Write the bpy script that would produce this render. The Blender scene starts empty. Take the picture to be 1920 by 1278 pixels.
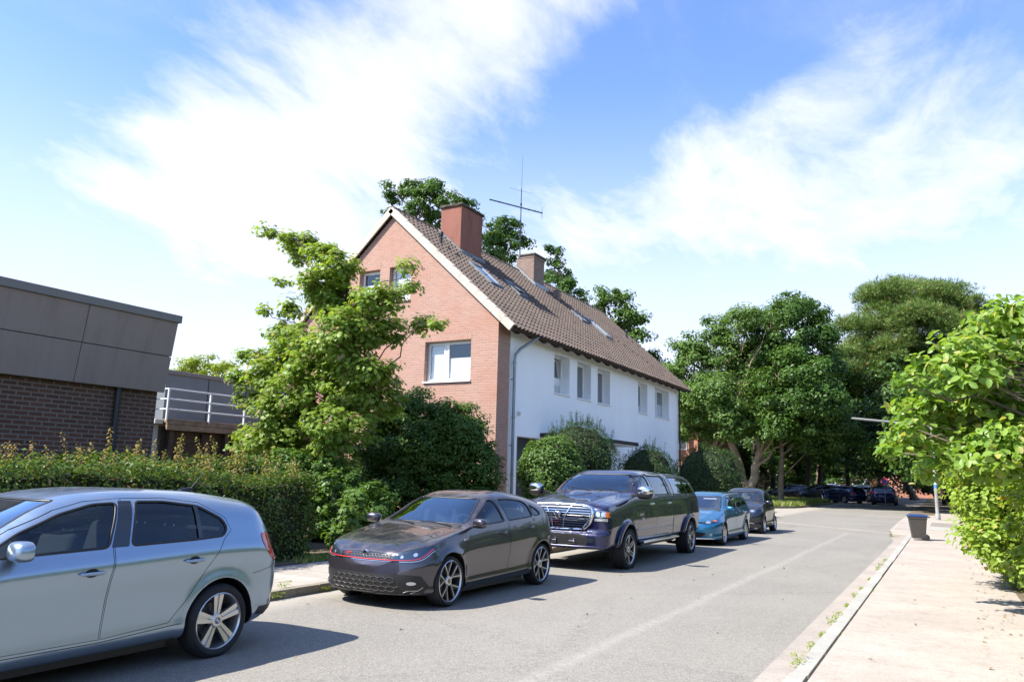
import bpy, bmesh, math, random
import numpy as np
from mathutils import Vector, Matrix, Quaternion
from mathutils.bvhtree import BVHTree
C = bpy.context.scene.collection
SC = bpy.context.scene
PI = math.pi

# ---------------------------------------------------------------- camera
cd = bpy.data.cameras.new('camera'); cam = bpy.data.objects.new('camera', cd); C.objects.link(cam)
cd.sensor_width = 36.0; cd.lens = 26.8125; cd.clip_start = 0.05; cd.clip_end = 3000
_f = 1430.0
def _n(v): return v/np.linalg.norm(v)
_dY = _n(np.array([1780-960., 910-639., _f])); _h2 = np.array([780-960., 910-26-639., _f])
_up = _n(np.cross(_dY, _h2)); _up = _up if _up[1] < 0 else -_up
_dX = _n(np.cross(_dY, _up)); _dX = _dX if _dX[0] > 0 else -_dX
_R = np.array([_dX, _dY, _up])
M = Matrix(((_R[0][0], -_R[0][1], -_R[0][2], 0.0), (_R[1][0], -_R[1][1], -_R[1][2], 0.0), (_R[2][0], -_R[2][1], -_R[2][2], 1.62), (0, 0, 0, 1)))
cam.matrix_world = M
SC.camera = cam

# ---------------------------------------------------------------- light
SUN = Vector((0.55, 0.68, -1.0)).normalized()           # direction the light travels
sd = bpy.data.lights.new('sun', 'SUN'); sd.energy = 5.0; sd.angle = math.radians(0.5); sd.color = (1.0, 0.95, 0.87)
so = bpy.data.objects.new('sun', sd); C.objects.link(so); so.rotation_euler = SUN.to_track_quat('-Z', 'Y').to_euler()
SC.view_settings.view_transform = 'Standard'; SC.view_settings.look = 'None'
SC.view_settings.exposure = 1.12; SC.view_settings.gamma = 1.0; SC.view_settings.use_curve_mapping = False
SC.render.engine = 'CYCLES'
SC.cycles.max_bounces = 6; SC.cycles.transparent_max_bounces = 12; SC.cycles.diffuse_bounces = 3; SC.cycles.glossy_bounces = 3; SC.cycles.transmission_bounces = 4
SC.cycles.caustics_reflective = False; SC.cycles.caustics_refractive = False
SC.cycles.use_denoising = True; SC.cycles.sample_clamp_indirect = 6.0

W = bpy.data.worlds.new("World"); SC.world = W; W.use_nodes = True
nt = W.node_tree; nt.nodes.clear()
class NB:
    """small node builder"""
    def __init__(s, nt): s.nt = nt
    def n(s, t, ins=None, **kw):
        nd = s.nt.nodes.new(t)
        for k, v in kw.items(): setattr(nd, k, v)
        for k, v in (ins or {}).items():
            if isinstance(v, bpy.types.NodeSocket): s.nt.links.new(v, nd.inputs[k])
            else: nd.inputs[k].default_value = v
        return nd
    def m(s, op, a, b=None, c=None, clamp=False):
        nd = s.nt.nodes.new('ShaderNodeMath'); nd.operation = op; nd.use_clamp = clamp
        for i, v in enumerate((a, b, c)):
            if v is None: continue
            if isinstance(v, bpy.types.NodeSocket): s.nt.links.new(v, nd.inputs[i])
            else: nd.inputs[i].default_value = v
        return nd.outputs[0]
    def ss(s, v, a, b):
        nd = s.n('ShaderNodeMapRange', {0: v, 1: a, 2: b}, interpolation_type='SMOOTHSTEP'); return nd.outputs[0]
    def mixc(s, f, a, b, bt='MIX'):
        nd = s.n('ShaderNodeMix', data_type='RGBA', blend_type=bt)
        for i, v in ((0, f), (6, a), (7, b)):
            if isinstance(v, bpy.types.NodeSocket): s.nt.links.new(v, nd.inputs[i])
            else: nd.inputs[i].default_value = v if i == 0 else tuple(v) + ((1,) if len(v) == 3 else ())
        return nd.outputs[2]
b = NB(nt)
elev = math.asin(-SUN.z); azim = math.atan2(-SUN.x, -SUN.y)      # where the sun stands
sky = b.n('ShaderNodeTexSky', sky_type='NISHITA', sun_disc=False, sun_elevation=elev, sun_rotation=azim, altitude=50.0, air_density=1.0, dust_density=0.6, ozone_density=1.6)
tc = b.n('ShaderNodeTexCoord')
sep = b.n('ShaderNodeSeparateXYZ', {0: tc.outputs['Generated']})
dx, dy, dz = sep.outputs[0], sep.outputs[1], sep.outputs[2]
zz = b.m('MAXIMUM', dz, 0.03)
px = b.m('DIVIDE', dx, b.m('ADD', zz, 0.22)); py = b.m('DIVIDE', dy, b.m('ADD', zz, 0.22))    # sheet of cloud high above
az = b.m('ARCTAN2', dx, dy); el = b.m('ARCSINE', dz)
SKYBLOBS = []
#BLOBS
def blob(a0, e0, sa, se, rot, amp):
    a0, e0, sa, se, rot = [math.radians(v) for v in (a0, e0, sa, se, rot)]
    da = b.m('SUBTRACT', az, a0); de = b.m('SUBTRACT', el, e0)
    c, s_ = math.cos(rot), math.sin(rot)
    u = b.m('ADD', b.m('MULTIPLY', da, c/sa), b.m('MULTIPLY', de, s_/sa))
    v = b.m('ADD', b.m('MULTIPLY', da, -s_/se), b.m('MULTIPLY', de, c/se))
    r2 = b.m('ADD', b.m('MULTIPLY', u, u), b.m('MULTIPLY', v, v))
    return b.m('MULTIPLY', b.m('EXPONENT', b.m('MULTIPLY', r2, -1.0)), amp)
acc = None
# azimuth (deg from street axis, left negative), elevation, half sizes, tilt, weight
for args in [(-30, 35, 15, 8, 30, 0.50), (-43, 28, 14, 8, 32, 0.52), (-54, 17, 16, 6, 18, 0.46), (-57, 24, 8, 5, 30, 0.22), (-20, 36, 8, 3, 20, .2),
             (-7, 18.5, 18, 6.0, 9, 0.60), (4, 12, 9, 2.0, 5, .2), (-14, 11.5, 9, 1.8, 3, .22), (-12, 24, 14, 3.5, 16, 0.32), (-3, 8, 16, 3, 0, 0.18), (-27, 17, 10, 2.6, 12, 0.22), (-18, 12, 10, 5, 0, .1), (-42, 13, 16, 5, 0, 0.34), (-62, 36, 10, 2.2, 10, 0.22),
             (-11, 36, 8, 4, 0, -0.3), (2, 27, 9, 4, 0, -0.06), (-66, 26, 12, 8, 0, -0.25), (-19, 29, 9, 4.5, 30, -0.25)]:
    q = blob(*args); acc = q if acc is None else b.m('ADD', acc, q)
cv = b.n('ShaderNodeCombineXYZ', {0: px, 1: py, 2: 0.0})
mp = b.n('ShaderNodeMapping', {0: cv.outputs[0], 2: (0, 0, math.radians(48)), 3: (1.25, 0.74, 1.0)})
warp = b.n('ShaderNodeTexNoise', {'Vector': mp.outputs[0], 'Scale': 0.9, 'Detail': 3.0})
wv = b.n('ShaderNodeVectorMath', {0: warp.outputs[1], 1: (0.7, 0.7, 0.7)}, operation='MULTIPLY')
vv = b.n('ShaderNodeVectorMath', {0: mp.outputs[0], 1: wv.outputs[0]}, operation='ADD')
n1 = b.n('ShaderNodeTexNoise', {'Vector': vv.outputs[0], 'Scale': 1.5, 'Detail': 9.0, 'Roughness': 0.62})
n2 = b.n('ShaderNodeTexNoise', {'Vector': vv.outputs[0], 'Scale': 5.0, 'Detail': 8.0, 'Roughness': 0.66})
ns = b.m('ADD', b.m('MULTIPLY', n1.outputs[0], 0.95), b.m('MULTIPLY', n2.outputs[0], 0.42))
dens = b.m('ADD', acc, b.m('MULTIPLY', b.m('SUBTRACT', ns, 0.68), 2.0))
mask = b.ss(dens, 0.04, 0.76)
wisp = b.m('MULTIPLY', b.ss(ns, 0.60, 1.0), 0.30)
mask = b.m('MAXIMUM', mask, wisp)
haze = b.m('MULTIPLY', b.ss(el, math.radians(30), math.radians(3)), 0.84)
haze = b.m('MULTIPLY', haze, b.m('ADD', 0.45, b.m('MINIMUM', blob(-25, 6, 55, 40, 0, 0.9), 0.55)))
mask2 = b.m('MAXIMUM', b.m('MULTIPLY', mask, 0.86), haze)
skc = b.n('ShaderNodeVectorMath', {0: sky.outputs[0], 1: (1.26, 1.43, 1.78)}, operation='MULTIPLY')
shade = b.m('ADD', 0.86, b.m('MULTIPLY', n1.outputs[0], 0.26))
clc = b.n('ShaderNodeVectorMath', {0: (6.05, 6.2, 6.95), 1: b.n('ShaderNodeCombineXYZ', {0: shade, 1: shade, 2: shade}).outputs[0]}, operation='MULTIPLY')
mixs = b.n('ShaderNodeMix', data_type='RGBA'); nt.links.new(mask2, mixs.inputs[0]); nt.links.new(skc.outputs[0], mixs.inputs[6]); nt.links.new(clc.outputs[0], mixs.inputs[7])
bg = b.n('ShaderNodeBackground', {0: mixs.outputs[2], 1: 0.088})
wo = b.n('ShaderNodeOutputWorld', {0: bg.outputs[0]})

# ---------------------------------------------------------------- materials
MATS = {}
def newmat(name):
    m = bpy.data.materials.new(name); m.use_nodes = True; m.node_tree.nodes.clear(); MATS[name] = m
    return m, NB(m.node_tree)
def fin(m, bb, sh):
    bb.n('ShaderNodeOutputMaterial', {0: sh}); return m
def pbr(name, col, rough=0.6, metal=0.0, spec=0.5, coat=0.0, var=0.0, vscale=3.0, bump=0.0, bscale=30.0, col2=None, crough=0.03, alpha=None):
    if name in MATS: return MATS[name]
    m, bb = newmat(name)
    geo = bb.n('ShaderNodeTexCoord')
    c = tuple(col) + (1,)
    if var > 0 or col2:
        nz = bb.n('ShaderNodeTexNoise', {'Vector': geo.outputs['Object'], 'Scale': vscale, 'Detail': 6.0, 'Roughness': 0.65})
        c2 = col2 or tuple(v*(1-var) for v in col)
        f = bb.ss(nz.outputs[0], 0.3, 0.7)
        c = bb.mixc(f, col, c2)
    ins = {'Base Color': c, 'Roughness': rough, 'Metallic': metal, 'Specular IOR Level': spec, 'Coat Weight': coat, 'Coat Roughness': crough}
    p = bb.n('ShaderNodeBsdfPrincipled', ins)
    if bump > 0:
        bn = bb.n('ShaderNodeTexNoise', {'Vector': geo.outputs['Object'], 'Scale': bscale, 'Detail': 5.0})
        bp = bb.n('ShaderNodeBump', {'Height': bn.outputs[0], 'Strength': bump, 'Distance': 0.02}); bb.nt.links.new(bp.outputs[0], p.inputs['Normal'])
    return fin(m, bb, p.outputs[0])

def leafmat(name, col, col2, trans=0.35, col3=None, gloss=0.25, f3=0.12):
    m, bb = newmat(name)
    g = bb.n('ShaderNodeNewGeometry')
    tc = bb.n('ShaderNodeTexCoord')
    nz = bb.n('ShaderNodeTexNoise', {'Vector': tc.outputs['Object'], 'Scale': 0.8, 'Detail': 3.0})
    f = bb.m('ADD', bb.m('MULTIPLY', g.outputs['Random Per Island'], 0.6), bb.m('MULTIPLY', bb.ss(nz.outputs[0], 0.35, 0.65), 0.4))
    c = bb.mixc(f, col, col2)
    if col3:
        r2 = bb.m('FRACT', bb.m('MULTIPLY', g.outputs['Random Per Island'], 17.31))
        c = bb.mixc(bb.m('LESS_THAN', r2, f3), c, col3)
    p = bb.n('ShaderNodeBsdfPrincipled', {'Base Color': c, 'Roughness': 0.42, 'Specular IOR Level': gloss})
    tcol = bb.n('ShaderNodeVectorMath', {0: c, 1: (1.5, 1.45, 0.55)}, operation='MULTIPLY')
    t = bb.n('ShaderNodeBsdfTranslucent', {0: tcol.outputs[0]})
    mx = bb.n('ShaderNodeMixShader', {0: trans, 1: p.outputs[0], 2: t.outputs[0]})
    return fin(m, bb, mx.outputs[0])

def brickmat(name, c1, c2, mort, bw=0.25, bh=0.0833, ms=0.012, rough=0.85, bump=0.5, shift=(0, 0), weather=0.25, dark=(0.2, 0.1, 0.07)):
    m, bb = newmat(name)
    tc = bb.n('ShaderNodeTexCoord'); s = bb.n('ShaderNodeSeparateXYZ', {0: tc.outputs['Object']})
    v = bb.n('ShaderNodeCombineXYZ', {0: bb.m('ADD', s.outputs[0], s.outputs[1]), 1: s.outputs[2], 2: 0.0})
    br = bb.n('ShaderNodeTexBrick', {'Vector': v.outputs[0], 'Color1': c1+(1,), 'Color2': c2+(1,), 'Mortar': mort+(1,), 'Scale': 1.0, 'Mortar Size': ms, 'Mortar Smooth': 0.15, 'Bias': 0.0, 'Brick Width': bw, 'Row Height': bh}, offset=0.5)
    nz = bb.n('ShaderNodeTexNoise', {'Vector': tc.outputs['Object'], 'Scale': 0.7, 'Detail': 7.0, 'Roughness': 0.7})
    nf = bb.n('ShaderNodeTexNoise', {'Vector': tc.outputs['Object'], 'Scale': 40.0, 'Detail': 3.0})
    c = bb.mixc(bb.m('MULTIPLY', bb.ss(nz.outputs[0], 0.45, 0.75), weather), br.outputs[0], dark)
    c = bb.mixc(bb.m('MULTIPLY', nf.outputs[0], 0.35), c, tuple(x*0.55 for x in c1))
    h = bb.m('ADD', bb.m('MULTIPLY', br.outputs[1], -1.0), bb.m('MULTIPLY', nf.outputs[0], 0.3))
    bp = bb.n('ShaderNodeBump', {'Height': h, 'Strength': bump, 'Distance': 0.01})
    p = bb.n('ShaderNodeBsdfPrincipled', {'Base Color': c, 'Roughness': rough, 'Specular IOR Level': 0.25, 'Normal': bp.outputs[0]})
    return fin(m, bb, p.outputs[0])

def glassmat(name, tint, refl=1.0, trans=1.0, ior=1.5):
    """architectural sheet glass: fresnel mirror over tinted clear"""
    m, bb = newmat(name)
    bf = bb.n('ShaderNodeNewGeometry').outputs['Backfacing']
    fr = bb.n('ShaderNodeFresnel', {0: bb.m('ADD', ior, bb.m('MULTIPLY', bf, 1/ior-ior))})
    gl = bb.n('ShaderNodeBsdfGlossy', {0: (0.82, 0.92, 1, 1), 1: 0.015})
    tr = bb.n('ShaderNodeBsdfTransparent', {0: tuple(tint)+(1,)})
    f = bb.m('MINIMUM', bb.m('MULTIPLY', fr.outputs[0], refl), 1.0)
    mx = bb.n('ShaderNodeMixShader', {0: f, 1: tr.outputs[0], 2: gl.outputs[0]})
    return fin(m, bb, mx.outputs[0])

# ---------------------------------------------------------------- mesh helpers
class MB:
    def __init__(s): s.v = []; s.f = []
    def add(s, vs, fs):
        o = len(s.v); s.v.extend([tuple(p) for p in vs]); s.f.extend([tuple(i+o for i in f) for f in fs]); return s
    def box(s, x0, x1, y0, y1, z0, z1):
        return s.add([(x0,y0,z0),(x1,y0,z0),(x1,y1,z0),(x0,y1,z0),(x0,y0,z1),(x1,y0,z1),(x1,y1,z1),(x0,y1,z1)],
                     [(0,3,2,1),(4,5,6,7),(0,1,5,4),(1,2,6,5),(2,3,7,6),(3,0,4,7)])
    def obox(s, c, ax, ay, az_):
        c = Vector(c); ax, ay, az_ = Vector(ax), Vector(ay), Vector(az_)
        vs = [c+ax*i+ay*j+az_*k for k in (-1,1) for j in (-1,1) for i in (-1,1)]
        fs = [(0,2,3,1),(4,5,7,6),(0,1,5,4),(1,3,7,5),(3,2,6,7),(2,0,4,6)]
        if ax.cross(ay).dot(az_) < 0: fs = [tuple(reversed(f)) for f in fs]
        return s.add(vs, fs)
    def bar(s, a, b_, w, h=None, up=(0,0,1)):
        a, b_ = Vector(a), Vector(b_); d = (b_-a); L = d.length
        if L < 1e-6: return s
        d /= L; up = Vector(up)
        if abs(d.dot(up)) > .98: up = Vector((1,0,0))
        r = d.cross(up).normalized(); u = r.cross(d)
        return s.obox((a+b_)/2, d*L/2, r*w/2, u*(h or w)/2)
    def tube(s, pts, r, n=10, caps=True):
        pts = [Vector(p) for p in pts]; rs = r if isinstance(r, (list, tuple)) else [r]*len(pts)
        vs = []; fs = []; prev = None
        for i, p in enumerate(pts):
            d = (pts[min(i+1, len(pts)-1)]-pts[max(i-1, 0)]).normalized()
            if prev is None:
                u = Vector((0,0,1)) if abs(d.z) < .9 else Vector((1,0,0))
                u = (u - d*u.dot(d)).normalized()
            else:
                u = (prev - d*prev.dot(d)).normalized()
            prev = u; w = d.cross(u)
            for k in range(n):
                a = 2*PI*k/n; vs.append(p+(u*math.cos(a)+w*math.sin(a))*rs[i])
        for i in range(len(pts)-1):
            for k in range(n):
                fs.append((i*n+k, i*n+(k+1)%n, (i+1)*n+(k+1)%n, (i+1)*n+k))
        if caps:
            fs.append(tuple(reversed(range(n)))); fs.append(tuple(range((len(pts)-1)*n, len(pts)*n)))
        return s.add(vs, fs)
    def lathe(s, prof, c=(0,0,0), axis='Z', n=32, sgn=1):
        """prof: list of (radius, height along axis)"""
        vs = []; fs = []
        for r, h in prof:
            for k in range(n):
                a = 2*PI*k/n; u, w = r*math.cos(a), r*math.sin(a)
                if axis == 'Z': vs.append((c[0]+u, c[1]+w, c[2]+h))
                elif axis == 'X': vs.append((c[0]+h*sgn, c[1]+u*sgn, c[2]+w))
                else: vs.append((c[0]+w, c[1]+h, c[2]+u))
        for i in range(len(prof)-1):
            for k in range(n): fs.append((i*n+k, i*n+(k+1)%n, (i+1)*n+(k+1)%n, (i+1)*n+k))
        return s.add(vs, fs)
    def prism(s, poly, axis, a, b_):
        """polygon in the two other axes, extruded from a to b along axis"""
        n = len(poly)
        def P(p, h): return {'X': (h, p[0], p[1]), 'Y': (p[0], h, p[1]), 'Z': (p[0], p[1], h)}[axis]
        vs = [P(p, a) for p in poly]+[P(p, b_) for p in poly]
        fs = [tuple(range(n)), tuple(reversed(range(n, 2*n)))]+[(i, i+n, (i+1)%n+n, (i+1)%n) for i in range(n)]
        return s.add(vs, fs)
    def mesh(s, name, smooth=False, fix=False, angle=None, bevel=0, bseg=2):
        me = bpy.data.meshes.new(name); me.from_pydata(s.v, [], s.f); me.validate()
        if fix or bevel:
            bm = bmesh.new(); bm.from_mesh(me)
            bmesh.ops.remove_doubles(bm, verts=bm.verts, dist=1e-5) if fix else None
            bmesh.ops.recalc_face_normals(bm, faces=bm.faces)
            if bevel:
                es = [e for e in bm.edges if len(e.link_faces) == 2 and e.calc_face_angle(0) > .5]
                bmesh.ops.bevel(bm, geom=es, offset=bevel, segments=bseg, affect='EDGES', profile=.5, clamp_overlap=True)
            bm.to_mesh(me); bm.free()
        if smooth or angle is not None:
            me.shade_smooth()
            if angle is not None: me.set_sharp_from_angle(angle=angle)
        return me
    def build(s, name, mat, parent=None, **kw):
        me = s.mesh(name, **kw); return link(name, me, mat, parent)
def link(name, me, mat, parent=None):
    o = bpy.data.objects.new(name, me); C.objects.link(o)
    if mat is not None:
        me.materials.clear(); me.materials.append(mat)
    if parent is not None: o.parent = parent
    return o
def tag(o, label=None, cat=None, group=None, kind=None):
    if label: o['label'] = label
    if cat: o['category'] = cat
    if group: o['group'] = group
    if kind: o['kind'] = kind
    return o
def empty(name, loc, rz=0):
    o = bpy.data.objects.new(name, None); C.objects.link(o); o.location = loc; o.rotation_euler = (0, 0, rz); o.empty_display_size = .3
    return o
def copy_tree(o, parent=None, remap=None):
    c = o.copy(); C.objects.link(c); c.parent = parent
    if remap and c.data is not None and any(m and m.name in remap for m in c.data.materials):
        key = (c.data.name, tuple(sorted(remap.items())))
        if key not in _dcache:
            d = c.data.copy()
            for i, m in enumerate(d.materials):
                if m and m.name in remap: d.materials[i] = MATS[remap[m.name]]
            _dcache[key] = d
        c.data = _dcache[key]
    for ch in [x for x in C.objects if x.parent == o]: copy_tree(ch, c, remap)
    return c
_dcache = {}
def boolean(o, cutters, op='DIFFERENCE'):
    """apply exact booleans; cutters are MB"""
    for cmb in cutters:
        me = cmb.mesh('cut', fix=True); co = bpy.data.objects.new('cut', me); C.objects.link(co)
        md = o.modifiers.new('b', 'BOOLEAN'); md.operation = op; md.solver = 'EXACT'; md.object = co
        bpy.context.view_layer.update()
        dg = bpy.context.evaluated_depsgraph_get()
        new = bpy.data.meshes.new_from_object(o.evaluated_get(dg))
        o.modifiers.clear(); old = o.data; o.data = new; bpy.data.meshes.remove(old)
        bpy.data.objects.remove(co); bpy.data.meshes.remove(me)
    return o
def volume(me):
    bm = bmesh.new(); bm.from_mesh(me); v = abs(bm.calc_volume()); bm.free(); return v
def bmesh_rounded_box(sx, sy, sz, r, seg=3):
    m = MB().box(-sx/2, sx/2, -sy/2, sy/2, -sz/2, sz/2)
    return m.mesh('rb', smooth=True, bevel=r, bseg=seg, angle=None)
# ---------------------------------------------------------------- setting materials
def asphalt():
    m, bb = newmat('asphalt')
    tc = bb.n('ShaderNodeTexCoord'); o = tc.outputs['Object']
    big = bb.n('ShaderNodeTexNoise', {'Vector': o, 'Scale': 0.35, 'Detail': 6.0, 'Roughness': 0.6})
    mp = bb.n('ShaderNodeMapping', {0: o, 3: (2.2, 0.10, 1)})
    streak = bb.n('ShaderNodeTexNoise', {'Vector': mp.outputs[0], 'Scale': 1.0, 'Detail': 5.0, 'Roughness': 0.6})
    mid = bb.n('ShaderNodeTexNoise', {'Vector': o, 'Scale': 9.0, 'Detail': 6.0, 'Roughness': 0.7})
    fine = bb.n('ShaderNodeTexVoronoi', {'Vector': o, 'Scale': 110.0}); fr = bb.n('ShaderNodeSeparateColor', {0: fine.outputs['Color']})
    c = bb.mixc(bb.ss(big.outputs[0], 0.3, 0.7), (0.198, 0.184, 0.158), (0.236, 0.219, 0.188))
    c = bb.mixc(bb.m('MULTIPLY', bb.ss(streak.outputs[0], 0.45, 0.75), 0.35), c, (0.25, 0.232, 0.20))
    c = bb.mixc(bb.m('MULTIPLY', bb.ss(mid.outputs[0], 0.4, 0.7), 0.25), c, (0.15, 0.14, 0.125))
    c = bb.mixc(bb.m('MULTIPLY', bb.ss(fr.outputs[0], 0.75, 0.95), 0.55), c, (0.40, 0.375, 0.33))
    c = bb.mixc(bb.m('MULTIPLY', bb.ss(fr.outputs[1], 0.78, 0.95), 0.5), c, (0.07, 0.067, 0.06))
    # pale worn joint along the middle of the carriageway
    s = bb.n('ShaderNodeSeparateXYZ', {0: o})
    wob = bb.m('MULTIPLY', bb.m('SUBTRACT', bb.n('ShaderNodeTexNoise', {'Vector': o, 'Scale': 0.8, 'Detail': 4.0}).outputs[0], 0.5), 0.14)
    d = bb.m('ABSOLUTE', bb.m('ADD', bb.m('ADD', s.outputs[0], 3.03), wob))
    j = bb.m('MULTIPLY', bb.m('SUBTRACT', 1.0, bb.ss(d, 0.01, 0.13)), bb.m('MULTIPLY', bb.ss(mid.outputs[0], 0.35, 0.6), 0.55))
    j = bb.m('MULTIPLY', j, bb.m('LESS_THAN', s.outputs[1], 28.0))
    c = bb.mixc(j, c, (0.33, 0.31, 0.27))
    # dusty pale margin by the left kerb
    e = bb.m('SUBTRACT', 1.0, bb.ss(bb.m('ADD', bb.m('ADD', s.outputs[0], 7.45), wob), 0.1, 0.75))
    c = bb.mixc(bb.m('MULTIPLY', e, 0.7), c, (0.36, 0.325, 0.27))
    # fine cracks
    ck = bb.n('ShaderNodeTexVoronoi', {'Vector': bb.n('ShaderNodeVectorMath', {0: o, 1: mid.outputs[1]}, operation='ADD').outputs[0], 'Scale': 0.22}, feature='DISTANCE_TO_EDGE')
    c = bb.mixc(bb.m('MULTIPLY', bb.m('LESS_THAN', ck.outputs[0], 0.0022), 0.55), c, (0.06, 0.055, 0.05))
    h = bb.m('ADD', fr.outputs[0], mid.outputs[0])
    bp = bb.n('ShaderNodeBump', {'Height': h, 'Strength': 0.35, 'Distance': 0.006})
    p = bb.n('ShaderNodeBsdfPrincipled', {'Base Color': c, 'Roughness': 0.85, 'Specular IOR Level': 0.3, 'Normal': bp.outputs[0]})
    return fin(m, bb, p.outputs[0])
def paving(name, base, c2, dark, scale=90.0, slab=None):
    m, bb = newmat(name)
    tc = bb.n('ShaderNodeTexCoord'); o = tc.outputs['Object']
    big = bb.n('ShaderNodeTexNoise', {'Vector': o, 'Scale': 0.8, 'Detail': 7.0, 'Roughness': 0.65})
    mid = bb.n('ShaderNodeTexNoise', {'Vector': o, 'Scale': 7.0, 'Detail': 6.0, 'Roughness': 0.7})
    fine = bb.n('ShaderNodeTexVoronoi', {'Vector': o, 'Scale': scale}); fr = bb.n('ShaderNodeSeparateColor', {0: fine.outputs['Color']})
    c = bb.mixc(bb.ss(big.outputs[0], 0.35, 0.68), base, c2)
    c = bb.mixc(bb.m('MULTIPLY', bb.ss(mid.outputs[0], 0.48, 0.72), 0.42), c, dark)
    st2 = bb.n('ShaderNodeTexNoise', {'Vector': bb.n('ShaderNodeMapping', {0: o, 3: (0.5, 4.0, 1)}).outputs[0], 'Scale': 1.0, 'Detail': 7.0, 'Roughness': 0.7})
    c = bb.mixc(bb.m('MULTIPLY', bb.ss(st2.outputs[0], 0.5, 0.72), 0.28), c, dark)
    c = bb.mixc(bb.m('MULTIPLY', bb.ss(fr.outputs[0], 0.8, 0.95), 0.35), c, tuple(min(.9, v*1.3) for v in base))
    c = bb.mixc(bb.m('MULTIPLY', bb.ss(fr.outputs[1], 0.85, 0.97), 0.5), c, dark)
    h = bb.m('ADD', fr.outputs[0], bb.m('MULTIPLY', mid.outputs[0], 2.0))
    if slab:
        br = bb.n('ShaderNodeTexBrick', {'Vector': o, 'Color1': (1,1,1,1), 'Color2': (.86,.86,.86,1), 'Mortar': (.45,.42,.38,1), 'Scale': 1.0, 'Mortar Size': 0.006, 'Brick Width': slab[0], 'Row Height': slab[1]})
        c = bb.mixc(1.0, c, br.outputs[0], 'MULTIPLY'); h = bb.m('SUBTRACT', h, bb.m('MULTIPLY', br.outputs[1], 3.0))
    bp = bb.n('ShaderNodeBump', {'Height': h, 'Strength': 0.25, 'Distance': 0.006})
    p = bb.n('ShaderNodeBsdfPrincipled', {'Base Color': c, 'Roughness': 0.9, 'Specular IOR Level': 0.2, 'Normal': bp.outputs[0]})
    return fin(m, bb, p.outputs[0])
asphalt()
paving('sandy_path', (0.338, 0.296, 0.252), (0.39, 0.345, 0.296), (0.21, 0.165, 0.13))
paving('gutter_mat', (0.29, 0.255, 0.22), (0.35, 0.31, 0.265), (0.20, 0.17, 0.14))
paving('kerb_mat', (0.36, 0.345, 0.31), (0.30, 0.29, 0.26), (0.24, 0.23, 0.20), 140.0)
paving('old_kerb', (0.30, 0.26, 0.20), (0.22, 0.19, 0.14), (0.10, 0.10, 0.06), 100.0)
paving('slab_paving', (0.37, 0.335, 0.286), (0.42, 0.38, 0.33), (0.25, 0.215, 0.175), 90.0, slab=(0.5, 0.5))
paving('patch_pink', (0.30, 0.265, 0.235), (0.34, 0.30, 0.265), (0.30, 0.25, 0.22), 120.0)
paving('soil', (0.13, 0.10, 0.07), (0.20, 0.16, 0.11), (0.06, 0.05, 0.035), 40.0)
paving('earth_ground', (0.14, 0.13, 0.07), (0.10, 0.12, 0.05), (0.07, 0.06, 0.035), 20.0)

def sheet(name, poly, z, mat, thick=None):
    m = MB()
    if thick: m.prism(poly, 'Z', z-thick, z)
    else: m.add([(x, y, z) for x, y in poly], [tuple(range(len(poly)))])
    o = m.build(name, MATS[mat], fix=True)
    if not thick:
        if o.data.polygons[0].normal.z < 0: o.data.flip_normals()
    return tag(o, kind='structure')
# one sheet of ground reaching the horizon
sheet('ground', [(-900, -400), (900, -400), (900, 1500), (-900, 1500)], -0.012, 'earth_ground')
# carriageway: straight piece, junction opening to the left at y 30-52, narrower street beyond
road = [(-7.42, -30), (-1.5, -30), (-1.5, 25.2), (-1.7, 27.0), (-1.9, 30), (-2.0, 38), (-2.0, 75), (-3.0, 150), (-8.0, 150), (-8.2, 90), (-8.0, 62), (-7.9, 55), (-8.4, 50.5), (-10.0, 47.6), (-30, 43.5), (-60, 40), (-60, 31.5), (-12, 32.8), (-9.3, 31.6), (-7.42, 29.3)]
sheet('road', road, 0.0, 'asphalt')
# right pavement with its kerb and gutter
sheet('gutter', [(-1.5, -30), (-1.24, -30), (-1.24, 25.2), (-1.27, 27.7), (-1.7, 27.0), (-1.5, 25.2)], 0.004, 'gutter_mat')
sheet('pavement', [(-1.085, -30), (3.0, -30), (3.0, 60), (-0.6, 60), (-0.75, 47), (-1.98, 44), (-1.98, 38), (-1.88, 30), (-1.66, 27.75), (-1.12, 27.7), (-1.085, 25)], 0.055, 'sandy_path', thick=0.08)
kb = MB(); y = -6.0; rk = random.Random(3)
while y < 27.2:
    L = 1.0; dz = rk.uniform(-.004, .004); kb.box(-1.24+rk.uniform(-.008,.008), -1.105+rk.uniform(-.006,.006), y+.010, y+L-.010, -.05, .062+dz); y += L
tag(kb.build('kerb', MATS['kerb_mat'], bevel=.006), kind='structure')
sheet('kerb_bed', [(-1.25, -30), (-1.08, -30), (-1.08, 27.6), (-1.25, 27.6)], 0.020, 'soil')
# concrete strip crossing the mouth of the junction and paving patches
sheet('road_strip', [(-7.2, 33.2), (-1.80, 28.78), (-1.80, 29.28), (-7.1, 33.75)], 0.004, 'gutter_mat')
sheet('road_strip', [(-7.7, 47.6), (-1.9, 42.7), (-1.85, 43.4), (-7.7, 48.3)], 0.004, 'gutter_mat')
sheet('road_patch', [(-1.8, 31.0), (-1.0, 30.4), (-0.95, 36.5), (-1.93, 37.2)], 0.0595, 'patch_pink')
sheet('road_patch', [(-0.7, 31.5), (0.15, 31.2), (0.2, 33.6), (-0.7, 34.0)], 0.0600, 'kerb_mat')
sheet('road_patch', [(-0.75, 34.6), (0.35, 34.2), (0.1, 37.2), (-0.75, 37.8)], 0.0595, 'asphalt')
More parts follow.
